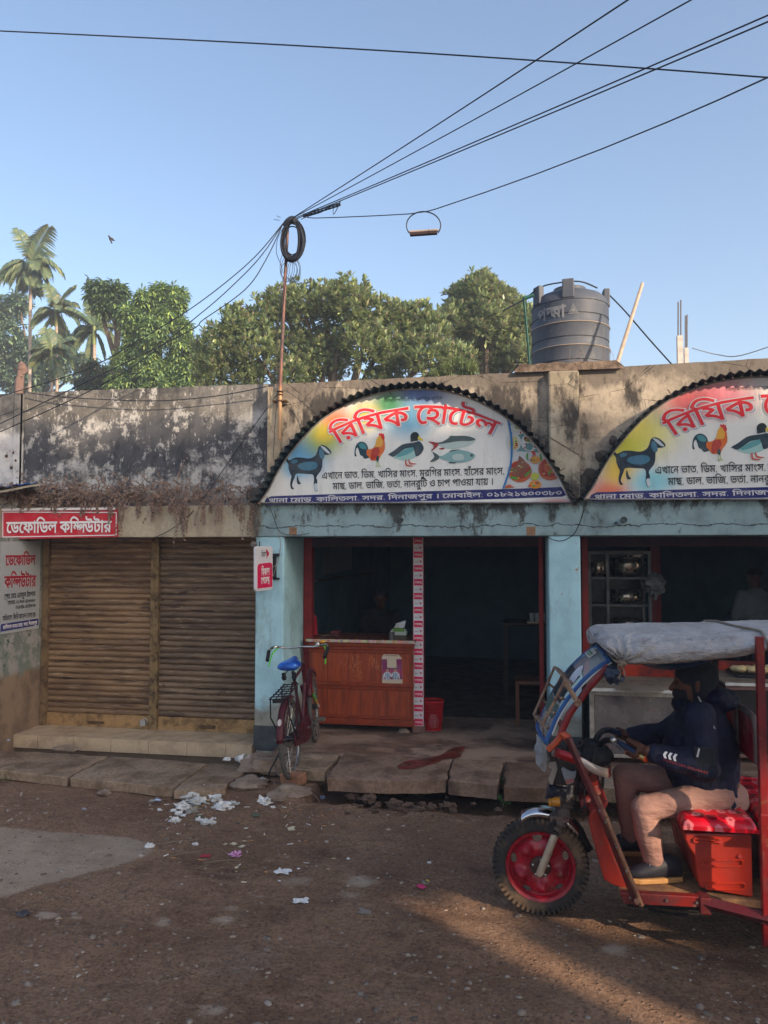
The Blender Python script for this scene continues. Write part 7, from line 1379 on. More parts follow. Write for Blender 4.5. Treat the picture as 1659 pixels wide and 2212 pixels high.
m = MB(); m.tube([surf(i/24, -.05, -.006) for i in range(4, 25)], .004, 6); m.build('white_trim', mat('trim_white', srgb(190, 190, 190), .4), ws_)
def decal(cu, cv, ru, rv, rot, mt, name, lift): 
    m = MB(); pts = []
    for i in range(22): a = 2*math.pi*i/22; x, y = ru*math.cos(a), rv*math.sin(a); pts.append(surf(cu+x*math.cos(rot)-y*math.sin(rot)*.4, cv+x*math.sin(rot)*2+y*math.cos(rot), lift))
    c = sum(pts, Vector())/22; m.add([c]+pts, [(0, i+1, (i+1) % 22+1) for i in range(22)]); m.build(name, mt, ws_)
DW_, DB_ = flat('decal_white', srgb(190, 192, 200), .4), flat('decal_dark', srgb(34, 40, 46), .4); DG_ = flat('decal_green', srgb(66, 92, 84), .4)
m = MB(); m.grid(lambda u, v: surf(.46+.26*u, .10+.8*v, .003), 10, 6); m.build('dark_band', DB_, ws_); m = MB(); m.grid(lambda u, v: surf(.30+.14*u, .06+.88*v, .003), 8, 6); m.build('green_band', DG_, ws_)
decal(.69, .20, .10, .09, .25, DW_, 'white_oval', .006); decal(.72, .82, .09, .08, .25, DW_, 'white_oval', .006); decal(.53, .30, .07, .05, .2, DG_, 'green_oval', .006); decal(.54, .74, .07, .05, .2, DG_, 'green_oval', .006)
m = MB(); m.grid(lambda u, v: surf(.86+.075*u, .30+.42*v, .005), 4, 4); m.build('notice_sticker', flat('sticker_pale', srgb(186, 180, 170)), ws_); m = MB(); m.grid(lambda u, v: surf(.872+.012*u, .36+.3*v, .008), 4, 3); m.grid(lambda u, v: surf(.893+.014*u, .34+.32*v, .008), 4, 3); m.build('sticker_lines', flat('sticker_green', srgb(70, 110, 80)), ws_)
m = MB(); m.add([surf(.85, .70, .008), surf(.875, .73, .008), surf(.86, .80, .008)], [(0, 1, 2)]); m.build('red_corner', flat('sticker_red', srgb(190, 50, 50)), ws_)
# red side tubes of the cab
for y, nm in ((-3.11, 'cab_tube'), (-2.40, 'cab_tube')):
    m = MB(); m.tube(smoothpath([Q(RBm, *p, -3.11)+V(0, y+3.11, 0) for p in ((455, 1530), (500, 1420), (560, 1290), (620, 1200), (690, 1110), (760, 1010), (850, 905), (950, 790), (1060, 680))], 3), .018, 8); m.build(nm, RED_F, rk, smooth=True, ang=60)
m = MB(); m.tube([Q(RBm, 500, 865, -3.13), Q(RBm, 675, 1150, -3.13)], .014, 6); m.tube([Q(RBm, 670, 1140, -3.15), Q(RBm, 670, 1140, -3.08)], .02, 8); m.build('rack_arm', RUSTW, rk)
c1, c2, c3, c4 = Q(RBm, 375, 690, -2.60), Q(RBm, 515, 850, -3.02), Q(RBm, 222, 1420, -3.02), Q(RBm, 115, 1290, -2.60)
m = MB(); m.tube([c1, c2, c3, c4], .0085, 6, closed=True); dn = V(.035, 0, -.02)
for k in range(7): t = k/6; m.tube([c1.lerp(c2, t)+dn*(1 if 0 < k < 6 else 0), c4.lerp(c3, t)+dn*(1 if 0 < k < 6 else 0)], .0066, 5)
for t in (.0, .35, .68, 1.0): m.tube(smoothpath([c1.lerp(c4, t), c1.lerp(c4, t)+dn, c2.lerp(c3, t)+dn, c2.lerp(c3, t)], 2), .007, 5)
m.tube([c4, Q(RBm, 190, 1610, -2.6)], .005, 5); m.tube([c3, Q(RBm, 250, 1640, -3.0)], .005, 5); m.build('wire_rack', RUSTW, rk)
# hoop round the dash
hp_ = [((300, 1735), -2.62), ((330, 1755), -2.9), ((400, 1778), -3.08), ((520, 1818), -3.12), ((640, 1862), -3.13), ((760, 1920), -3.13), ((880, 1985), -3.11), ((980, 2022), -3.06), ((1040, 2035), -2.98), ((1075, 2005), -2.86), ((1062, 1940), -2.7), ((1010, 1860), -2.55)]
pth = smoothpath([Q(RBm, *p, y) for p, y in hp_], 4); m = MB(); n_ = len(pth); m.add([p+V(0, 0, -.022) for p in pth]+[p+V(0, 0, .026) for p in pth], [(i, i+1, n_+i+1, n_+i) for i in range(n_-1)])
q = N('hoop_chrome'); f_ = q.ramp(q.noise(5, 5, .6), .46, .5); c = q.mix(f_, srgb(176, 166, 158), srgb(150, 28, 34)); c = q.mix(q.ramp(q.noise(12, 6, .7), .58, .64), c, srgb(150, 84, 44)); m.build('dash_hoop', q.done(c, .3, .35, .5), rk, smooth=True, ang=80, solid=.012)
m = MB(); m.tube([Q(RBm, *p, -3.1) for p in ((470, 1500), (430, 1600), (360, 1680), (290, 1740))], .017, 6); m.tube([Q(RBm, 460, 1520, -3.11), Q(RBm, 520, 1570, -3.12), Q(RBm, 560, 1600, -3.13)], .02, 6); m.tube([Q(RBm, 430, 1370, -2.5), Q(RBm, 470, 1450, -2.7)], .016, 6); m.build('hoop_bracket', redpaint('bracket_orange', (176, 74, 36), (120, 44, 34), (150, 110, 70), 8), rk)
m = MB(); m.bar(Q(RBm, 540, 1575, -3.135), Q(RAm, 925, 650, -3.14), .028); m.bar(Q(RAm, 925, 650, -3.14), Q(RAm, 1300, 1590, -3.16), .024, .026); m.build('diagonal_bar', DKR, rk, bev=.004)
m = MB(); m.bar(Q(RAm, 900, 560, -3.10), Q(RAm, 1010, 800, -3.11), .03); m.bar(Q(RAm, 1005, 760, -3.15), Q(RAm, 1345, 1600, -3.17), .018, .024); m.tube([Q(RAm, 1298, 1555, -3.19), Q(RAm, 1298, 1555, -3.12)], .016, 8); m.build('shield_bar', mat('bare_bar', srgb(150, 110, 84), .6, .2, c2=srgb(96, 46, 40), scale=10, amt=.9), rk, bev=.003)
# dash: cloth, handlebars
m = MB(); loft(m, [(Q(RBm, 800, 1990, -2.78), (.03, 0, 0), (0, .06, 0)), (Q(RBm, 830, 1900, -2.80), (.11, 0, .02), (0, .12, 0)), (Q(RBm, 840, 1800, -2.80), (.115, 0, .0), (0, .15, 0)), (Q(RBm, 850, 1720, -2.80), (.10, 0, 0), (0, .16, 0)), (Q(RBm, 860, 1650, -2.78), (.06, 0, -.01), (0, .12, 0))], 20)
fuse(m, 'dash_cloth', mat('cloth_black', srgb(44, 44, 48), .9, c2=srgb(30, 30, 34), scale=12), rk, .012, 2, .035, .045)
m = MB(); m.tube(smoothpath([Q(RBm, *p, -2.95) for p in ((480, 1760), (500, 1680), (540, 1640), (600, 1680), (640, 1760), (690, 1800))]), .016, 8); m.tube(smoothpath([Q(RBm, *p, -2.9) for p in ((690, 1600), (650, 1660), (680, 1690), (725, 1650), (690, 1600))]), .006, 6); m.build('cable_bundle', mat('hose_dark', srgb(56, 58, 64), .4), rk, smooth=True)
gA, gB = Q(RBm, 1130, 1625, -2.93), Q(RBm, 1535, 1850, -3.06); gd = (gB-gA).normalized()
fA, fB = Q(RBm, 1060, 1482, -2.56), Q(RBm, 1330, 1570, -2.44)
m = MB(); m.tube(smoothpath([Q(RBm, 930, 1760, -2.8), Q(RBm, 950, 1690, -2.82), Q(RBm, 1010, 1620, -2.87), gA, gA.lerp(gB, .25)], 5), .016, 10); m.tube(smoothpath([Q(RBm, 880, 1640, -2.75), Q(RBm, 920, 1560, -2.68), Q(RBm, 980, 1500, -2.6), fA, fA.lerp(fB, .3)], 5), .016, 10); hbk = m.build('handlebar', BLK, rk, smooth=True)
m = MB(); m.tube([gA.lerp(gB, .08), gA.lerp(gB, .86)], .0185, 12); m.tube([fA.lerp(fB, .1), fA.lerp(fB, .95)], .0185, 12); m.build('grip', mat('grip_blue', srgb(40, 50, 78), .5), hbk, smooth=True)
m = MB(); m.tube([gA.lerp(gB, .80), gA.lerp(gB, .98)], .019, 12); m.build('gold_collar', mat('collar_gold', srgb(206, 170, 110), .25, .8), hbk, smooth=True); m = MB(); m.tube([gA.lerp(gB, .975), gA.lerp(gB, 1.02)], .0195, 12); m.build('orange_cap', mat('cap_orange', srgb(226, 92, 30), .4), hbk, smooth=True)
m = MB(); m.blob(Q(RBm, 1120, 1620, -2.97), (.02, .016, .022), 10, 7); m.tube([Q(RBm, 1130, 1650, -2.98), Q(RBm, 1260, 1770, -3.05)], .008, 6); m.build('brake_lever', CHR, hbk, smooth=True)
# deck, rails
x0d, x1d = W(1338, 1930, -3.1).x, 2.9; zd = W(1430, 1930, -3.1).z
q = N('worn_deck'); c = q.mix(q.ramp(q.noise(6, 7, .7, q.map((1, .5, 1))), .42, .62), srgb(96, 70, 54), srgb(142, 106, 72)); c = q.mix(q.ramp(q.noise(22, 5, .7), .55, .72, 0, .7), c, srgb(58, 40, 34)); q.bump(q.noise(40, 6), .3)
m = MB(); m.box(x0d, x1d, -3.11, -2.40, zd-.035, zd); m.build('deck', q.done(c, .85), rk, bev=.004)
m = MB(); m.prism([W(*p, -3.155) for p in ((1340, 1928), (1519, 1938), (1519, 1961), (1348, 1953))], (0, .043, 0)); m.build('side_rail', redpaint('rail_red', (122, 32, 26), (78, 24, 26), (112, 92, 80), 6), rk, bev=.004)
a, b = W(1519, 1948, -3.14), W(1675, 1988, -3.28); m = MB(); m.bar(a, b, .045); m.bar(b+V(-.02, 0, 0), V(2.86, b.y, b.z), .044); m.box(2.30, 2.34, b.y, -2.3, b.z-.02, b.z+.02); m.box(a.x-.02, a.x+.03, a.y-.03, a.y+.05, a.z-.05, a.z+.03); m.build('lower_rail', DKR, rk, bev=.004)
m = MB(); m.tube(smoothpath([Q(RAm, 700, 300, -2.86), Q(RAm, 740, 420, -2.88), Q(RAm, 720, 560, -2.86), Q(RAm, 690, 700, -2.86)]), .006, 5); m.tube(smoothpath([Q(RBm, 900, 1700, -2.95), Q(RBm, 840, 1990, -3.02), Q(RAm, 820, 420, -2.98), Q(RAm, 800, 620, -3.0), Q(RAm, 840, 700, -3.02)]), .005, 5); m.tube(smoothpath([Q(RAm, 760, 700, -3.0), Q(RAm, 800, 660, -3.02), Q(RAm, 830, 690, -3.02), Q(RAm, 820, 740, -3.0)]), .007, 5); m.tube(smoothpath([Q(RAm, 560, 480, -2.92), Q(RAm, 620, 540, -2.9), Q(RAm, 600, 640, -2.9)]), .005, 5); m.build('brake_cables', BLK, rk, smooth=True)
m = MB()
for p, y in (((1000, 800), -3.16), ((1100, 1030), -3.165), ((1200, 1260), -3.17), ((940, 690), -3.155)): c = Q(RAm, *p, y); m.tube([c, c+V(0, -.012, 0)], .007, 6)
for p in ((1360, 1938), (1440, 1944), (1505, 1949)): c = W(*p, -3.156); m.tube([c, c+V(0, -.008, 0)], .007, 6)
m.build('bolts', CHR, rk)
m = MB(); m.box(x0d+.05, x1d, -3.0, -2.5, zd-.12, zd-.036); m.tube(smoothpath([W(1400, 1962, -3.0), W(1460, 1975, -3.0), W(1540, 1972, -3.0)]), .008, 5); m.build('underframe', mat('underframe_black', srgb(28, 24, 24), .9), rk)
# seat box and cushions
q = RED_B; m = MB(); sbp = [(842, 575), (1500, 590), (1505, 900), (1512, 1215), (1060, 1130), (985, 1110), (955, 960), (935, 800), (880, 720), (842, 640)]; m.prism([Q(RCm, *p, -3.08) for p in sbp], (0, .62, 0)); sb_ = m.build('seat_box', redpaint('box_red', (168, 46, 30), (136, 36, 26), (110, 62, 44), 3.5), rk, bev=.008)
m = MB()
for (a, b, y0, y1) in ((925, 1185, 625, 662), (1010, 1412, 838, 900), (1042, 1432, 1066, 1128)):
    hh = (y1-y0)/2; pts = [(a+hh-hh*math.cos(t), (y0+y1)/2-hh*math.sin(t)) for t in [R(-90+180*i/6) for i in range(7)]]+[(b-hh+hh*math.cos(t), (y0+y1)/2+hh*math.sin(t)) for t in [R(-90+180*i/6) for i in range(7)]]
    P3 = [Q(RCm, *p, -3.086) for p in pts]; m.tube(P3, .0055, 5, closed=True)
m.tube([Q(RCm, 1185, 655, -3.09), Q(RCm, 1185, 655, -3.075)], .012, 8); m.tube([Q(RCm, 1383, 806, -3.09), Q(RCm, 1383, 806, -3.075)], .01, 8); m.build('pressed_ribs', redpaint('rib_red', (176, 48, 26), (150, 38, 24), (120, 60, 34), 3.5), sb_, smooth=True)
m = MB(); xs0, xs1 = Q(RCm, 850, 560, -3.08).x, Q(RCm, 1500, 600, -3.08).x; m.prism([Q(RCm, *p, -3.0) for p in ((1040, 1125), (1512, 1212), (1520, 1260), (1030, 1190))], (0, -.09, 0)); m.build('box_skirt', mat('skirt_wood', srgb(120, 96, 74), .9, c2=srgb(60, 40, 32), scale=14, amt=.9), rk)
q = N('floral_vinyl'); vc = q.map((1, 1, 1)); vd = q.vor(10.5, vc, dim='2D'); c = q.mix(q.ramp(q.noise(5, 4), .4, .7), srgb(206, 14, 34), srgb(160, 10, 28)); v2 = q.vor(10.5, q.map((1, 1, 1), (.06, .07, .0)), dim='2D')
c = q.mix(q.ramp(v2, .24, .30, .75, 0), c, srgb(84, 8, 22)); pet = q.math('ADD', vd, q.math('MULTIPLY', q.noise(38, 2), .22)); c = q.mix(q.ramp(pet, .32, .37, .6, 0), c, srgb(220, 128, 134)); c = q.mix(q.ramp(vd, .07, .10, .8, 0), c, srgb(120, 40, 44)); FLO = q.done(c, .2, 0, .6)
zt_c = Q(RCm, 1200, 500, -3.1).z+.035; zb_c = Q(RCm, 1200, 572, -3.1).z+.03
def cushion(x0, x1, y0, y1, zb, zt, nm):
    m = MB(); m.grid(lambda u, v: V(x0+(x1-x0)*u, y0+(y1-y0)*v, zb+(zt-zb)*(1-max(0, (abs(u-.5)*2-.86)/.14)**2*.9)*(1-max(0, (abs(v-.5)*2-.86)/.14)**2*.9)+.02*math.sin(math.pi*u)*math.sin(math.pi*v)+.004*mnoise.noise(V(u*7, v*7, x0))), 26, 26); m.grid(lambda u, v: V(x0+(x1-x0)*u, y0+(y1-y0)*v, zb), 1, 1)
    for (p, q2) in (((x0, y0), (x1, y0)), ((x1, y0), (x1, y1)), ((x1, y1), (x0, y1)), ((x0, y1), (x0, y0))): m.grid(lambda u, v: V(p[0]+(q2[0]-p[0])*u, p[1]+(q2[1]-p[1])*u, zb-.02*v+.008), 12, 1)
    return m.build(nm, FLO, rk, smooth=True, ang=70)
cushion(xs0-.03, xs1+.02, -3.14, -2.44, zb_c, zt_c, 'driver_cushion'); cushion(xs1+.05, xs1+.66, -3.22, -2.34, zb_c+.01, zt_c+.02, 'passenger_cushion')
m = MB(); m.box(xs1+.12, xs1+.6, -3.14, -2.42, zd, zb_c+.005); m.build('rear_box', redpaint('rear_red', (140, 38, 28), (100, 28, 26), (110, 64, 44)), rk, bev=.01)
xb_p = Q(RDm, 1500, 1000, -3.1).x+.01
m = MB(); zl_, zh_ = Q(RDm, 1400, 1330, -3.1).z, Q(RDm, 1480, 760, -3.1).z; yl, yh = -3.08, -2.5
rp = [(yl, zl_), (yl, zh_-.08), (yl+.03, zh_-.02), (yl+.1, zh_), (yh-.1, zh_), (yh-.03, zh_-.02), (yh, zh_-.08), (yh, zl_)]; m.prism([V(xb_p, y, z) for y, z in rp], (.03, 0, 0)); m.build('back_panel', redpaint('panel_red', (168, 24, 34), (128, 20, 28), (120, 70, 58)), rk, bev=.006)
m = MB(); m.tube(smoothpath([V(xb_p-.005, y-(.02 if y < -2.9 else -.02), z+.02) for y, z in rp], 4), .016, 8); m.tube([V(xb_p-.01, -2.78, zl_-.03), V(xb_p-.01, -2.78, zh_+.02)], .01, 6); m.build('back_hoop', mat('hoop_brown', srgb(100, 84, 80), .6, .2, c2=srgb(66, 48, 46)), rk, smooth=True)
# posts
m = MB(); px_ = W(1648, 1700, -3.26); m.box(px_.x-.018, px_.x+.018, -3.278, -3.242, .15, W(1645, 1402, -3.26).z+.06); m.box(px_.x-.020, px_.x+.020, -3.280, -3.240, W(1645, 1770, -3.26).z-.03, W(1645, 1770, -3.26).z+.03); m.build('roof_post', RED_F, rk, bev=.005)
m = MB(); c = W(1544, 1470, -2.44); m.box(c.x-.018, c.x+.018, -2.46, -2.42, zd, c.z+.12); m.build('roof_post', mat('post_dark', srgb(44, 38, 40), .7), rk); m = MB(); m.box(px_.x-.022, px_.x+.022, -2.33, -2.29, .15, W(1645, 1402, -3.26).z+.04); m.build('roof_post', RED_F, rk)
# roof tarp
tops = [(1288, 1374), (1296, 1361), (1306, 1354), (1322, 1347), (1350, 1344), (1402, 1343), (1536, 1342), (1659, 1340), (1900, 1336)]; bots = [(1288, 1376), (1293, 1388), (1302, 1398), (1317, 1410), (1346, 1433), (1402, 1432), (1483, 1428), (1590, 1415), (1654, 1404), (1900, 1392)]
xs_t = [p[0] for p in tops]; xs_b = [p[0] for p in bots]
def roof(u, v):
    px = 1288+612*(u**1.5); zt_ = W(px, np.interp(px, xs_t, [p[1] for p in tops]), -2.5).z; pb = W(px, np.interp(px, xs_b, [p[1] for p in bots]), -3.2); zb_ = pb.z; x = pb.x
    a = math.pi*(1.02-1.02*v)-.15; k = min(1, u*9)**.5; yc_ = -2.80; hy = .42*k
    cz_ = (zt_+zb_)/2; hz_ = (zt_-zb_)/2
    y = yc_+hy*math.copysign(abs(math.cos(a))**.55, math.cos(a)); z = cz_+hz_*(1.0)*math.copysign(abs(math.sin(a))**.95, math.sin(a)) if v > .18 else zb_+(cz_-zb_)*(v/.18)**.8
    if v <= .18: y = yc_-hy*(1+.04*math.sin(math.pi*v/.18))
    rg = lambda p: (1-min(1, abs(mnoise.noise(p))*2.2))**2; w = .005*mnoise.noise(V(x*6, v*9, 1))-.007*rg(V(x*4.5+v*4, v*5-x*2, 1))-.005*rg(V(x*12-v*7, v*11, 4))-.004*rg(V(x*22+v*9, v*20, 7)); d = math.hypot(px-1346, 60*v); f_ = max(0, 1-abs(px-1350)/120.)*math.sin(math.atan2(v*1.3, (px-1346)/140.)*11)*.012
    return V(x, y-w-f_*(v < .5), z+w*.6)
m = MB(); m.grid(roof, 170, 60); q = N('tarp_grey'); c = q.mix(q.ramp(q.noise(3, 6, .65), .38, .7), srgb(172, 169, 168), srgb(140, 134, 130)); c = q.mix(q.ramp(q.noise(14, 6, .7), .58, .72, 0, .6), c, srgb(92, 84, 80)); c = q.mix(q.ramp(q.noise(30, 2), .74, .76), c, srgb(40, 36, 36))
hgt__ = q.math('ADD', q.noise(13, 5, .6, q.map((.6, 1, 2.0), rot=(0, R(25), 0))), q.math('MULTIPLY', q.noise(40, 4, .6), .25)); q.bump(hgt__, 1.0, .05); m.build('roof_tarp', q.done(c, .6, 0, .3), rk, smooth=True, ang=80, solid=.004)
m = MB()
def belly(u, v): px = 1352+540*u; zb_ = W(px, np.interp(px, xs_b, [p[1] for p in bots]), -3.2).z; x = W(px, 1420, -3.2).x; return V(x, -3.17+.74*v, zb_+.015-(.14*math.sin(math.pi*min(1, u*2.0)) if u < .5 else 0)*math.sin(math.pi*v)**.6*.8+.006*mnoise.noise(V(x*8, v*5, 2)))
m.grid(belly, 40, 12); m.build('under_tarp', mat('tarp_navy', srgb(36, 66, 104), .4, c2=srgb(24, 38, 64), scale=5), rk, smooth=True, ang=80)
ROPE = mat('rope', srgb(128, 116, 102), .9, c2=srgb(90, 78, 68)); m = MB(); ks = [roof(((1655+(i < 6)*(-60+10*i)-1288)/612)**(1/1.5), .62-.62*i/11) for i in range(12)]; m.tube(smoothpath([p+V(0, -.008, .008) for p in ks]), .007, 6); m.tube(smoothpath([W(1344, 1432, -3.24), W(1330, 1428, -3.2), W(1318, 1415, -3.1), W(1316, 1403, -2.95)]), .006, 6); m.tube(smoothpath([W(1344, 1433, -3.24), W(1335, 1440, -3.22), W(1340, 1452, -3.2), W(1336, 1466, -3.2)]), .005, 6); m.tube(smoothpath([W(1346, 1433, -3.24), W(1340, 1438, -3.24), W(1346, 1444, -3.22), W(1350, 1460, -3.22)]), .004, 6); m.build('rope', ROPE, rk)
m = MB(); m.blob(W(1346, 1431, -3.22), (.02, .02, .022), 10, 7, .4, 4); m.build('tarp_knot', ROPE, rk); m = MB(); m.blob(W(1326, 1458, -3.18), (.042, .03, .04), 12, 9, .8, 3, 7); m.blob(W(1324, 1412, -3.0), (.045, .05, .04), 12, 9, .6, 3, 2); m.build('dark_bag', mat('bag_navy', srgb(36, 44, 62), .3, c2=srgb(60, 68, 82)), rk, smooth=True, ang=35)
# rear wheels and body beyond the frame
for y in (-3.30, -2.22):
    c = V(2.55, y, TR); m = MB(); m.tube(arc(c, TR-.045, 0, 2*math.pi, 36)[:-1], .05, 10, closed=True); o = m.build('rear_wheel', TYM.m, rk, smooth=True, ang=80); m = MB(); m.lathe([(.001, .03), (TR*.3, .03), (TR*.68, .02), (TR*.7, -.02), (.001, -.02)], c, 28, Matrix.Rotation(R(90), 3, 'X')); m.build('rim', WRED, o, smooth=True, ang=40)
m = MB(); m.box(2.0, 2.9, -3.22, -2.30, .45, .62); m.box(2.78, 2.9, -3.22, -2.30, .62, 1.15); m.build('rear_body', RED_B, rk, bev=.02)
m = MB(); m.box(2.84, 2.88, -3.24, -3.19, .6, 1.5); m.box(2.84, 2.88, -2.33, -2.28, .6, 1.5); m.build('rear_post', RED_F, rk)
# ================================================================ the driver
dv = thing('person', 'driver in a dark navy hooded jacket and beige trousers gripping the rickshaw handlebar', 'person', V(xs0+.2, -2.8, zt_c))
D = lambda px, py, y: W(px, py, y)
hC = D(1499, 1474, -2.80); fw = V(-1, .12, -.05).normalized()
nkb = D(1506, 1528, -2.80); nS, fS = D(1510, 1548, -2.99), D(1500, 1545, -2.58); nE, fE = D(1522, 1656, -3.06), D(1440, 1588, -2.50); nW, fW = D(1402, 1623, -3.08), D(1352, 1590, -2.48)
pel = D(1545, 1705, -2.80); nH, fH = D(1545, 1718, -2.93), D(1535, 1704, -2.68); nK, fK = D(1390, 1746, -2.97), D(1352, 1676, -2.62); nA_, fA_ = D(1412, 1852, -2.95), D(1362, 1838, -2.62); nA_.z = zd+.10; fA_.z = zd+.10
nT, fT = D(1378, 1886, -2.97), D(1335, 1855, -2.62); nT.z = zd+.035; fT.z = zd+.035
gc, fc = gA.lerp(gB, .52), fA.lerp(fB, .6)
m = MB(); head_shape(m, hC, fw); capsule(m, hC-V(0, 0, .07), nkb, .055, .062)
loft(m, [(pel, V(.12, 0, .05), V(0, .16, 0)), (D(1525, 1640, -2.8), V(.12, 0, 0), V(0, .15, 0)), (D(1513, 1575, -2.8), V(.12, 0, 0), V(0, .17, 0)), (nkb, V(.07, 0, .02), V(0, .11, 0))])
chain(m, [nS, nE, nW], [.05, .042, .03]); chain(m, [fS, fE, fW], [.05, .042, .03])
chain(m, [nH, nK, nA_, nT], [.072, .055, .034, .03]); chain(m, [fH, fK, fA_, fT], [.072, .055, .034, .03])
grip_hand(m, gc, gd, nW); grip_hand(m, fc, (fB-fA).normalized(), fW)
fuse(m, 'body', SKIN, dv, .0052, 3)
q = N('navy_jacket'); c = q.mix(q.ramp(q.noise(4, 5), .4, .7), srgb(24, 27, 50), srgb(16, 18, 34)); q.bump(q.noise(16, 5, .6, q.map((1, 1, .7))), .5, .03); JK = q.done(c, .75, 0, .25)
m = MB()
loft(m, [(D(1545, 1745, -2.80), V(.125, 0, .05), V(0, .18, 0)), (D(1527, 1700, -2.80), V(.155, 0, .045), V(0, .20, 0)), (D(1517, 1660, -2.80), V(.185, 0, .02), V(0, .21, 0)), (D(1514, 1615, -2.80), V(.19, 0, 0), V(0, .215, 0)), (D(1512, 1572, -2.80), V(.165, 0, 0), V(0, .215, 0)), (D(1510, 1543, -2.80), V(.13, 0, .01), V(0, .17, 0)), (D(1508, 1520, -2.80), V(.10, 0, .02), V(0, .10, 0))], 24)
chain(m, [nS, nE], [.085, .074]); chain(m, [nE, nW+(nE-nW).normalized()*.035], [.074, .052]); chain(m, [fS, fE], [.085, .078]); chain(m, [fE, fW+(fE-fW).normalized()*.04], [.078, .055])
m.blob(D(1556, 1512, -2.78), (.10, .14, .06), 12, 8); m.blob(D(1545, 1503, -2.8), (.08, .13, .05), 12, 8); m.blob(D(1478, 1524, -2.80), (.07, .10, .05), 10, 8)
fuse(m, 'jacket', JK, dv, .010, 5, .030, .075)
m = MB(); a = nW+(nE-nW).normalized()*.02; b = nW+(nE-nW).normalized()*.055; m.tube([a, b], [.046, .050], 14); a = fW+(fE-fW).normalized()*.02; b = fW+(fE-fW).normalized()*.06; m.tube([a, b], [.044, .048], 14); m.build('cuff', mat('cuff_dark', srgb(44, 28, 30), .8), dv, smooth=True)
# printed marks on the sleeve
fd = (nE-nW).normalized(); sv = fd.cross(V(0, 1, 0)).normalized()
if sv.z < 0: sv = -sv
def slv(t, s, l=0.0): r = .058+.02*t; return nW.lerp(nE, t)+sv*s*r*1.0+V(0, -1, 0)*(math.sqrt(max(0, 1-s*s))*r+.012+l)
m = MB()
for k in range(3):
    t0 = .22+.085*k; m.add([slv(t0, .55), slv(t0+.045, .55), slv(t0+.015, .30), slv(t0-.03, .30)], [(0, 1, 2, 3)]); m.add([slv(t0-.03, .30), slv(t0+.015, .30), slv(t0+.045, .05), slv(t0, .05)], [(0, 1, 2, 3)])
m.build('chevrons', flat('chevron_white', srgb(186, 190, 196), .6), dv)
m = MB(); tx_ = 'YTREPORP SSELRAEF'; text(m, 'FEARLESS PROPERTY', V(0, 0, 0), V(1, 0, 0), (0, 0, 0), 1, .03, lambda t, gy, pL, ux, up, k: slv(.98-.78*t, -.18-gy*-.22, .002)); m.build('sleeve_lettering', flat('letter_red', srgb(170, 54, 54), .6), dv)
m = MB(); c = nE.lerp(nS, .28)+V(-.01, -.088, 0); m.prism([c+V(-.05, 0, -.055), c+V(.05, 0, -.05), c+V(.045, 0, .05), c+V(-.055, 0, .045)], (0, .01, 0)); m.build('sleeve_pocket', mat('pocket_black', srgb(24, 26, 34), .6), dv, bev=.006); m = MB(); c = c+V(-.03, -.003, .02); m.prism([c+V(-.012, 0, -.02), c+V(-.004, 0, -.022), c+V(.006, 0, .02), c+V(-.002, 0, .022)], (0, -.003, 0)); m.build('pocket_tab', flat('tab_white', srgb(196, 190, 190)), dv)
m = MB()
for i in range(14): a = D(1508+2.6*i, 1505+5.0*i, -2.985-.006*i); m.tube([a, a+V(.006, 0, -.010)], .004, 5)
m.build('hood_cord', flat('cord_white', srgb(150, 150, 150)), dv)
m = MB(); hemp = [D(1546, 1744, -2.80)+V(.130*math.cos(t), .190*math.sin(t), .05*math.cos(t)+.006) for t in [2*math.pi*i/28 for i in range(28)]]
for dz in (-.014, .0, .014): m.tube([p+V(0, 0, dz) for p in hemp], .006, 5, closed=True)
m.build('hem_stripes', mat('hem_red', srgb(170, 40, 36), .8), dv, smooth=True)
q = N('beige_trousers'); c = q.mix(q.ramp(q.noise(5, 5), .4, .7), srgb(152, 116, 104), srgb(126, 94, 88)); q.bump(q.noise(11, 4, .55, q.map((.7, 1, 2.4), rot=(0, R(35), 0))), .5, .04); TRM = q.done(c, .85, 0, .2)
m = MB(); loft(m, [(D(1552, 1742, -2.80), V(.15, 0, .03), V(0, .18, 0)), (D(1545, 1722, -2.80), V(.16, 0, .05), V(0, .18, 0)), (D(1538, 1702, -2.80), V(.13, 0, .04), V(0, .165, 0))])
chain(m, [nH, nH.lerp(nK, .5), nK], [.090, .074, .066]); chain(m, [nK, nK.lerp(nA_, .45), nA_+V(0, 0, .0)], [.066, .070, .052]); chain(m, [fH, fK], [.095, .074]); chain(m, [fK, fA_], [.074, .050])
fuse(m, 'trousers', TRM, dv, .008, 5, .012, .10)
SHOE = mat('shoe_dark', srgb(34, 34, 42), .6, c2=srgb(24, 24, 30)); SOLE = mat('shoe_sole', srgb(176, 130, 78), .7, c2=srgb(120, 88, 60))
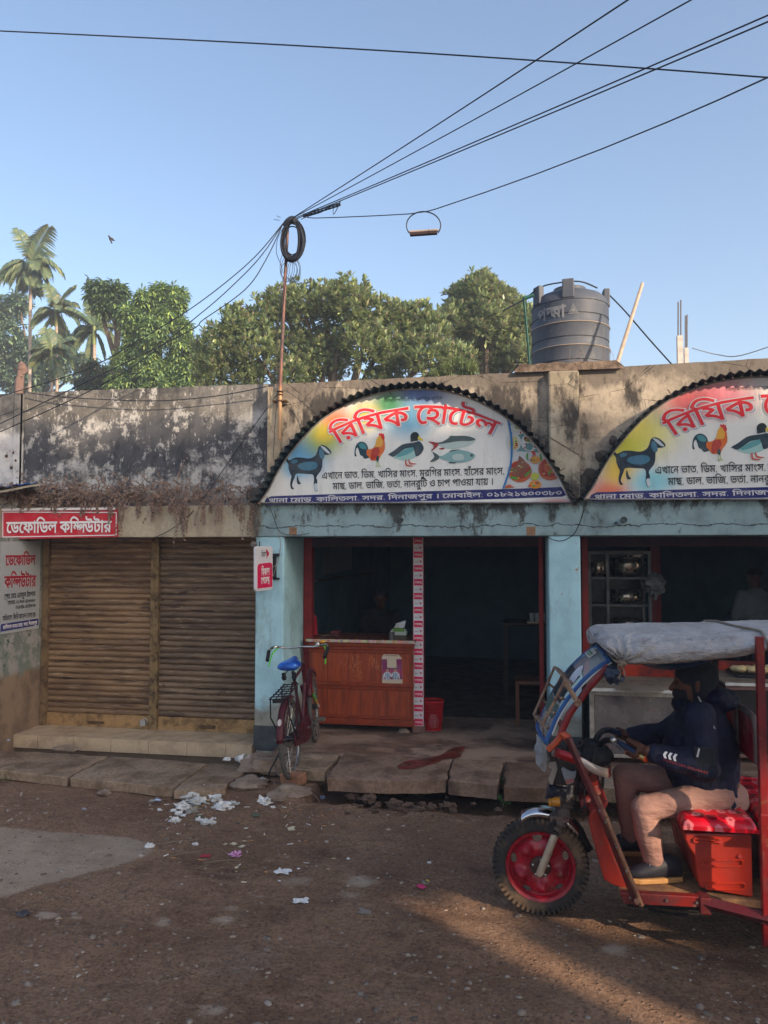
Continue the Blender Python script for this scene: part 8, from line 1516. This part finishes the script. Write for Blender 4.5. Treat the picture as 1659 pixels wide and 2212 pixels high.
for A_, T_ in ((nA_+V(.045, 0, 0), nT+V(.045, 0, 0)), (fA_, fT)):
    d = (T_-A_); d.z = 0; d.normalize(); s = V(-d.y, d.x, 0); z0_ = zd+.004; c = V(A_.x, A_.y, 0)
    m = MB(); loft(m, [(c-d*.10+V(0, 0, z0_+.055), d*.006, s*.02), (c-d*.085+V(0, 0, z0_+.062), V(0, 0, .05), s*.036), (c-d*.02+V(0, 0, z0_+.075), V(0, 0, .062), s*.042), (c+d*.06+V(0, 0, z0_+.06), V(0, 0, .045), s*.046), (c+d*.13+V(0, 0, z0_+.048), V(0, 0, .033), s*.046), (c+d*.175+V(0, 0, z0_+.042), V(0, 0, .024), s*.036), (c+d*.19+V(0, 0, z0_+.038), V(0, 0, .006), s*.01)], 16); sh = m.build('shoe', SHOE, dv, smooth=True, ang=70)
    m = MB(); out = [c+d*a+s*b for a, b in ((-.105, 0), (-.09, .034), (-.02, .042), (.06, .047), (.14, .048), (.18, .034), (.197, 0), (.18, -.034), (.14, -.048), (.06, -.047), (-.02, -.042), (-.09, -.034))]; m.prism([p+V(0, 0, z0_) for p in out], (0, 0, .026)); m.build('sole', SOLE, sh, bev=.006)
    m = MB()
    for k in range(4): p = c+d*(.02+.03*k)+V(0, 0, z0_+.112-.012*k); m.tube([p-s*.03, p+V(0, 0, .006), p+s*.03], .004, 5)
    m.build('laces', mat('lace', srgb(120, 118, 120), .8), sh)
# head covering: dark hood-like cap with a beige side and dark hair behind
sW = fw.cross(V(0, 0, 1)).normalized(); upv = V(0, 0, 1)
m = MB(); loft(m, [(hC-fw*.012+upv*.0, fw*.100, sW*.086), (hC-fw*.012+upv*.05, fw*.112, sW*.088), (hC-fw*.012+upv*.09, fw*.096, sW*.076), (hC-fw*.012+upv*.125, fw*.045, sW*.036)])
loft(m, [(hC-fw*.03-upv*.11, fw*.06, sW*.062), (hC-fw*.03-upv*.05, fw*.078, sW*.080), (hC-fw*.02+upv*.02, fw*.094, sW*.086)]); loft(m, [(hC+fw*.05-upv*.11, fw*.04, sW*.05), (hC+fw*.06-upv*.06, fw*.055, sW*.066), (hC+fw*.055-upv*.03, fw*.05, sW*.066)])
fuse(m, 'woollen_cap', mat('cap_wool', srgb(30, 32, 42), .95, c2=srgb(22, 22, 28)), dv, .008, 3, .006, .02)
m = MB()
for k in (-1, 1): m.blob(hC+fw*.090+sW*k*.031+upv*.004, .010, 8, 6)
m.build('eyes', mat('eye_dark', srgb(60, 50, 46), .4), dv, smooth=True)
# ================================================================ litter on the road
PAPER = mat('litter_paper', srgb(214, 212, 210), .9, c2=srgb(176, 168, 158), scale=20); FILM = mat('litter_film', srgb(190, 190, 186), .35, c2=srgb(150, 142, 132), scale=16); CARD = mat('litter_card', srgb(206, 192, 160), .9)
def scrap(px, py, s, mt, label, seed, flatness=.35, name='paper_scrap', cat='paper', group='litter on the road', z=None, n=9, asp=.7):
    c = G(px, py, 0 if z is None else z); c.z = hgt(c.x, c.y) if z is None else z; m = MB(); rs = random.Random(seed); a0 = rs.uniform(0, 6.28); ca, sa = math.cos(a0), math.sin(a0)
    def fn(u, v):
        e = 1+.35*mnoise.noise(V(u*3, v*3, seed)); x, y = (u-.5)*s*e, (v-.5)*s*asp*e; k = V(u*2.3, v*2.3, seed*1.7)
        return V(x*ca-y*sa+s*.12*mnoise.noise(k), x*sa+y*ca+s*.12*mnoise.noise(k+V(5, 0, 0)), .006+s*flatness*abs(mnoise.noise(k+V(0, 9, 0)))*(1.2-abs(u-.5)))
    if flatness >= .4:
        m.blob((0, 0, s*.1), (s*.42, s*.30, s*.20), 16, 11, 1.1, 2.4, seed)
        m.v = [(x+s*.10*mnoise.noise(V(x/s*7, y/s*7, seed)), y+s*.10*mnoise.noise(V(y/s*7, z/s*7, seed+4)), max(.002, z*(1+.8*mnoise.noise(V(x/s*6, y/s*6, seed+9))))) for x, y, z in m.v]
    else: m.grid(fn, n, n)
    o = m.build(name, mt, smooth=True, ang=24); o.location = c; return tag(o, label, cat, group)
HEAP = [(395, 1742, .16, PAPER, 'white crumpled paper at the left end of the litter heap'), (412, 1728, .2, FILM, 'greyish plastic film lying on top of the litter heap'), (440, 1716, .15, PAPER, 'white crumpled tissue at the upper right of the litter heap'), (425, 1735, .18, FILM, 'clear wrinkled plastic bag in the middle of the litter heap'), (466, 1728, .14, PAPER, 'white tissue ball on the right side of the litter heap'), (482, 1748, .17, PAPER, 'white squarish paper sheet at the right end of the litter heap'), (505, 1740, .10, FILM, 'thin clear film strip right of the litter heap'), (378, 1772, .11, PAPER, 'dirty white paper at the lower left of the litter heap'), (448, 1777, .14, FILM, 'thin white bag below the litter heap'), (415, 1752, .12, mat('litter_grey', srgb(150, 146, 138), .8), 'grey crumpled wrapper inside the litter heap'), (430, 1764, .08, mat('litter_leaf', srgb(70, 84, 52), .7), 'dark green leaf scraps under the litter heap')]
for i, (px, py, s, mt, lb) in enumerate(HEAP): scrap(px, py, s*.85, mt, lb, i*3+1, .55)
hr = random.Random(12)
for i in range(34): px, py = hr.gauss(432, 40), hr.gauss(1745, 15); scrap(px, py, hr.uniform(.025, .07), hr.choice([PAPER, PAPER, FILM, mat('litter_grey', srgb(150, 146, 138), .8), mat('litter_tan', srgb(170, 150, 120), .8)]), 'small scrap of paper or film among the pieces of the litter heap', 200+i*5, hr.choice([.2, .5, .6]), group='small scraps of the litter heap')
for i in range(36): px, py = hr.uniform(300, 760), hr.triangular(1700, 1960, 1770); scrap(px, py, hr.uniform(.012, .035), hr.choice([PAPER, CARD, mat('litter_tan', srgb(170, 150, 120), .8), mat('litter_leafy', srgb(120, 104, 70), .8), mat('litter_leaf', srgb(70, 84, 52), .7)]), 'tiny loose scrap or leaf bit on the open dirt', 500+i*3, hr.choice([.1, .2, .5]), group='tiny scraps on the open dirt')
GRN = mat('dry_green', srgb(88, 98, 78), .8)
OTHERS = [(565, 1698, .12, PAPER, 'white crumpled tissue on the rubble above the right litter', .6), (572, 1736, .15, PAPER, 'white torn paper with green print right of the litter heap', .45), (590, 1748, .05, PAPER, 'tiny white ball next to the torn paper with green print', .6), (553, 1762, .10, GRN, 'grey green dry leaf right of the litter heap', .3), (629, 1790, .09, CARD, 'flat cream card piece alone on the dirt in mid road', .06), (323, 1829, .09, PAPER, 'white tissue tuft left of the thin stick', .5), (421, 1826, .06, PAPER, 'small white tissue tuft at the end of the thin stick', .5), (505, 1817, .06, CARD, 'small cream card chip above the pink wrapper', .08), (523, 1824, .06, CARD, 'small cream card chip right above the pink wrapper', .08), (528, 1810, .035, CARD, 'smallest cream chip above the two card chips', .1), (508, 1848, .11, mat('litter_pink', srgb(196, 140, 176), .6, c2=srgb(150, 100, 140)), 'pale pink crumpled wrapper in mid road', .4), (444, 1850, .08, mat('litter_red', srgb(170, 50, 66), .6), 'flat red wrapper left of the pale pink one', .08), (612, 1883, .12, PAPER, 'torn white paper strip on the open dirt', .25), (649, 1945, .10, PAPER, 'white paper scrap nearest to the orange sunlit streak', .3), (910, 1921, .07, mat('litter_magenta', srgb(206, 60, 110), .6), 'magenta wrapper beside the sunlit streak', .12), (922, 1907, .04, mat('litter_gold', srgb(186, 156, 70), .4), 'tiny gold foil just above the magenta wrapper', .4), (927, 1867, .035, PAPER, 'tiny white tuft left of the front wheel', .7), (182, 1749, .06, mat('litter_foil', srgb(150, 150, 156), .4, c2=srgb(60, 50, 50)), 'dark and silver wrapper alone on the dirt below the left slabs', .6), (340, 1728, .07, mat('litter_bluewhite', srgb(176, 188, 214), .8), 'bluish white paper left of the litter heap', .3), (345, 1748, .05, PAPER, 'small white tissue left of the litter heap, under the bluish paper', .6), (694, 1698, .09, mat('litter_blue', srgb(150, 166, 196), .6), 'blue and white wrapper at the corner of the long slab', .6), (490, 1643, .10, PAPER, 'white crumpled paper against the right end of the tiled step', .5), (50, 1975, .10, mat('litter_black', srgb(58, 54, 58), .6, c2=srgb(110, 106, 106)), 'black torn scrap on the gravel at the left edge', .35), (1085, 1744, .06, PAPER, 'white scrap beside the weed under the dark slab', .3), (17, 1600, .05, mat('litter_bluewhite', srgb(176, 188, 214), .8), 'tiny blue bit at the foot of the peeling wall', .4)]
for i, (px, py, s, mt, lb, fl) in enumerate(OTHERS): scrap(px, py, s*.8, mt, lb, 50+i*7, fl, z=.09 if py < 1650 else None)
m = MB(); c = G(521, 1649, .075)+V(0, 0, .04); d = V(.9, -.35, .1).normalized(); m.tube([c-d*.06, c+d*.06], [.022, .05], 16, cap=False); tag(m.build('paper_cone', PAPER, smooth=True, solid=.002), 'rolled white paper cone at the right end of the tiled step', 'paper')
m = MB(); c = G(400, 1572, .13); m.grid(lambda u, v: c+V((u-.5)*.34, (v-.5)*.16*(1-.4*u), .008+.03*abs(mnoise.noise(V(u*4, v*4, 3)))), 12, 6); o = m.build('plastic_sheet', mat('clear_film', srgb(172, 160, 144), .2, spec=.6), smooth=True, ang=25); tag(o, 'clear plastic wrapper lying on the tiled step before the right shutter', 'wrapper')
m = MB()
for (a, b) in (((320, 1830), (418, 1817)), ((372, 1852), (432, 1844)), ((424, 1880), (452, 1872)), ((440, 1868), (520, 1862)), ((655, 1710), (700, 1728))): p, q2 = G(*a), G(*b); p.z = hgt(p.x, p.y)+.008; q2.z = hgt(q2.x, q2.y)+.010; mdl = p.lerp(q2, .5)+V(.02, .015, .008); tag(MB().tube(smoothpath([p, mdl, q2]), [.004]*5+[.003]*4, 5).build('stick', mat('stick_wood', srgb(120, 104, 88), .9)), 'thin dry stick lying on the dirt near the litter', 'stick', 'dry sticks on the road')
bits = random.Random(4)
for i in range(60):
    px, py = bits.uniform(330, 700), bits.triangular(1700, 1900, 1740); c = G(px, py); c.z = hgt(c.x, c.y)+.004; l = bits.uniform(.008, .022); a = bits.uniform(0, 3.14); d = V(math.cos(a), math.sin(a), 0)*l
    tag(MB().tube([c-d, c+d], bits.uniform(.002, .004), 5).build('cigarette_butt', mat(*bits.choice([('butt_orange', srgb(190, 140, 96)), ('butt_white', srgb(214, 208, 200))]), .9)), 'tiny cigarette butt on the dirt around the litter heap', 'cigarette butt', 'butts round the litter heap')
for i, (px, py, s) in enumerate([(788, 1968, .10), (35, 2160, .05), (60, 2120, .04)]):
    m = MB(); m.blob((0, 0, 0), (s*.5, s*.36, .014), 14, 6, .8, 1.8, i+3); o = m.build('flat_stone', mat('flat_stone', srgb(128, 118, 109), .85, c2=srgb(112, 104, 98), scale=16), smooth=True, ang=60); c = G(px, py); o.location = (c.x, c.y, hgt(c.x, c.y)-.002); tag(o, 'flat grey stone half buried in the dirt road', 'stone', 'flat stones in the road')
# weeds along the drain
def weed(px, py, z, n, s, label, col, grass=False):
    c = G(px, py, z); m = MB(); rs = random.Random(int(px))
    for i in range(n):
        a = rs.uniform(0, 6.28); d = V(math.cos(a), math.sin(a)*.7, rs.uniform(.5, 1.4)).normalized(); l = s*rs.uniform(.5, 1); p = c+V(rs.gauss(0, s*.25), rs.gauss(0, s*.2), 0); e = p+d*l; sd = d.cross(V(0, 0, 1)).normalized()*(s*.04 if grass else s*.2); m.tube([p, e], .0015, 3, False)
        if grass: m.add([p-sd, p+sd, e], [(0, 1, 2)])
        else: t = (d+V(0, 0, -.5)).normalized()*s*.35; m.add([e-t*.5, e+sd, e+t, e-sd], [(0, 1, 2, 3)])
    return tag(m.build('weed', mat('weed_'+str(int(px)), col, .6)), label, 'weed')
weed(1096, 1738, -.02, 16, .10, 'small green weed beside the front wheel, below the dark slab', srgb(110, 150, 88)); weed(905, 1720, -.03, 14, .13, 'grey green weed in the gutter below the short damp slab', srgb(120, 128, 104)); weed(1082, 1694, .05, 12, .06, 'tiny weed in the joint between two slabs', srgb(104, 124, 84)); weed(14, 1683, .0, 40, .12, 'tuft of grass at the left edge below the first slab', srgb(104, 112, 72), True); weed(1420, 1760, 0, 12, .12, 'green weed seen behind the legs of the driver', srgb(110, 150, 88)); weed(1335, 1736, 0, 8, .08, 'little weed between the legs of the driver and the red shield', srgb(110, 150, 88)); weed(1380, 772, topz(.9)+.06, 10, .16, 'dry weed on the parapet at the foot of the bamboo pole', srgb(110, 116, 90)) if False else None
wr = random.Random(3); m = MB()
for k in range(9): x = wr.uniform(.35, 1.1); b = V(x, .12, topz(x)+.05); m.tube(smoothpath([b, b+V(wr.gauss(0, .02), 0, .06), b+V(wr.gauss(0, .03), 0, wr.uniform(.08, .2))]), .0015, 4)
tag(m.build('dry_stalks', DRY), 'thin dry stalks growing on the brick ledge in front of the tank', 'stalks', kind='stuff')
# ================================================================ across the street, behind the photographer: trees and an added, unseen wall that throw the shade
YO = -11.0
def cast(p): p = Vector(p); t = (YO-p.y)/SDIR.y; return p+SDIR*t
op = thing('sun_blocker_wall', 'unseen grey wall added behind the photographer, with openings shaped to pass sun streaks', 'light blocker', (12, YO-2, 0))
CONC = mat('blocker_concrete', srgb(150, 140, 128), .9, c2=srgb(120, 110, 100))
m = MB()
TOPZ = 11.0
SUN_GAPS = [(9.98, 10.46, 5.20, 6.12), (10.46, 10.78, 5.92, 6.22), (10.79, 11.52, 5.86, 6.76), (11.12, 11.42, 5.54, 5.68), (10.88, 11.06, 6.64, 6.92)]  # openings placed so that sun streaks reach the road and the rickshaw
gx = sorted({4.6, 21.0} | {h for q in SUN_GAPS for h in q[:2]}); gz = sorted({0.0, TOPZ} | {h for q in SUN_GAPS for h in q[2:]})
for i in range(len(gx)-1):
    for j in range(len(gz)-1):
        cx_, cz_ = (gx[i]+gx[i+1])/2, (gz[j]+gz[j+1])/2
        if not any(q[0] < cx_ < q[1] and q[2] < cz_ < q[3] for q in SUN_GAPS): m.box(gx[i], gx[i+1], YO-.15, YO, gz[j], gz[j+1])
m.build('wall', CONC, op)
for k in range(6):
    for z in (1.5, 5.0, 8.2):
        x = 5.3+2.6*k
        if 8.6 < x+.6 < 12.8: continue
        w = MB(); w.box(x, x+1.2, YO-.0, YO+.04, z, z+1.3); w.build('blocker_pane', mat('window_dark', srgb(40, 50, 58), .2), op)  # panes dressing the added wall
def shade_tree(label, cs, n):
    t = thing('street_tree', label, 'tree', (cs[0][0], YO-1.4, 0), 'trees across the street'); P = []; D = []
    for (x, z, r) in cs:
        d = unit(RS.normal(0, 1, (n, 3))); P.append(np.array([x, YO-1.4, z])+d*r*RS.uniform(.3, 1, (n, 1))**.5*np.array([1, .6, 1])); D.append(d)
    P = np.concatenate(P); D = np.concatenate(D); leaves('crown', LEAF, t, P, unit(D+np.array([0, 0, .7])), 7, .34, .16, 1.0, .1, [lin(80, 100, 60), lin(60, 80, 50)])
    m = MB(); m.tube([(cs[0][0], YO-4.2, 0), (cs[0][0], YO-4.2, TOPZ), (cs[0][0], YO-1.6, cs[0][1])], [.25, .2, .1], 8); m.build('trunk', BARK, t); return t
shade_tree('leafy tree rising over the left half of the added wall across the street', [(9.3, 11.0, .9), (10.6, 11.3, .8), (11.9, 11.1, .9), (8.3, 11.2, .8)], 420)
shade_tree('leafy tree rising over the right half of the added wall across the street', [(13.1, 11.2, .9), (14.5, 11.0, .9), (15.9, 11.3, .8), (17.3, 11.1, .9)], 360)

# ================================================================ winter haze
m = MB(); m.box(-175, 175, -175, 175, -1.6, 16.5); q = N('haze_air'); q.t.nodes.remove(q.b); pv = q.t.nodes.new('ShaderNodeVolumePrincipled'); pv.inputs['Color'].default_value = (.86, .92, 1, 1); pv.inputs['Density'].default_value = .004; pv.inputs['Anisotropy'].default_value = .2
q.t.links.new(pv.outputs[0], q.t.nodes['Material Output'].inputs['Volume']); m.build('haze', q.m, kind='stuff')
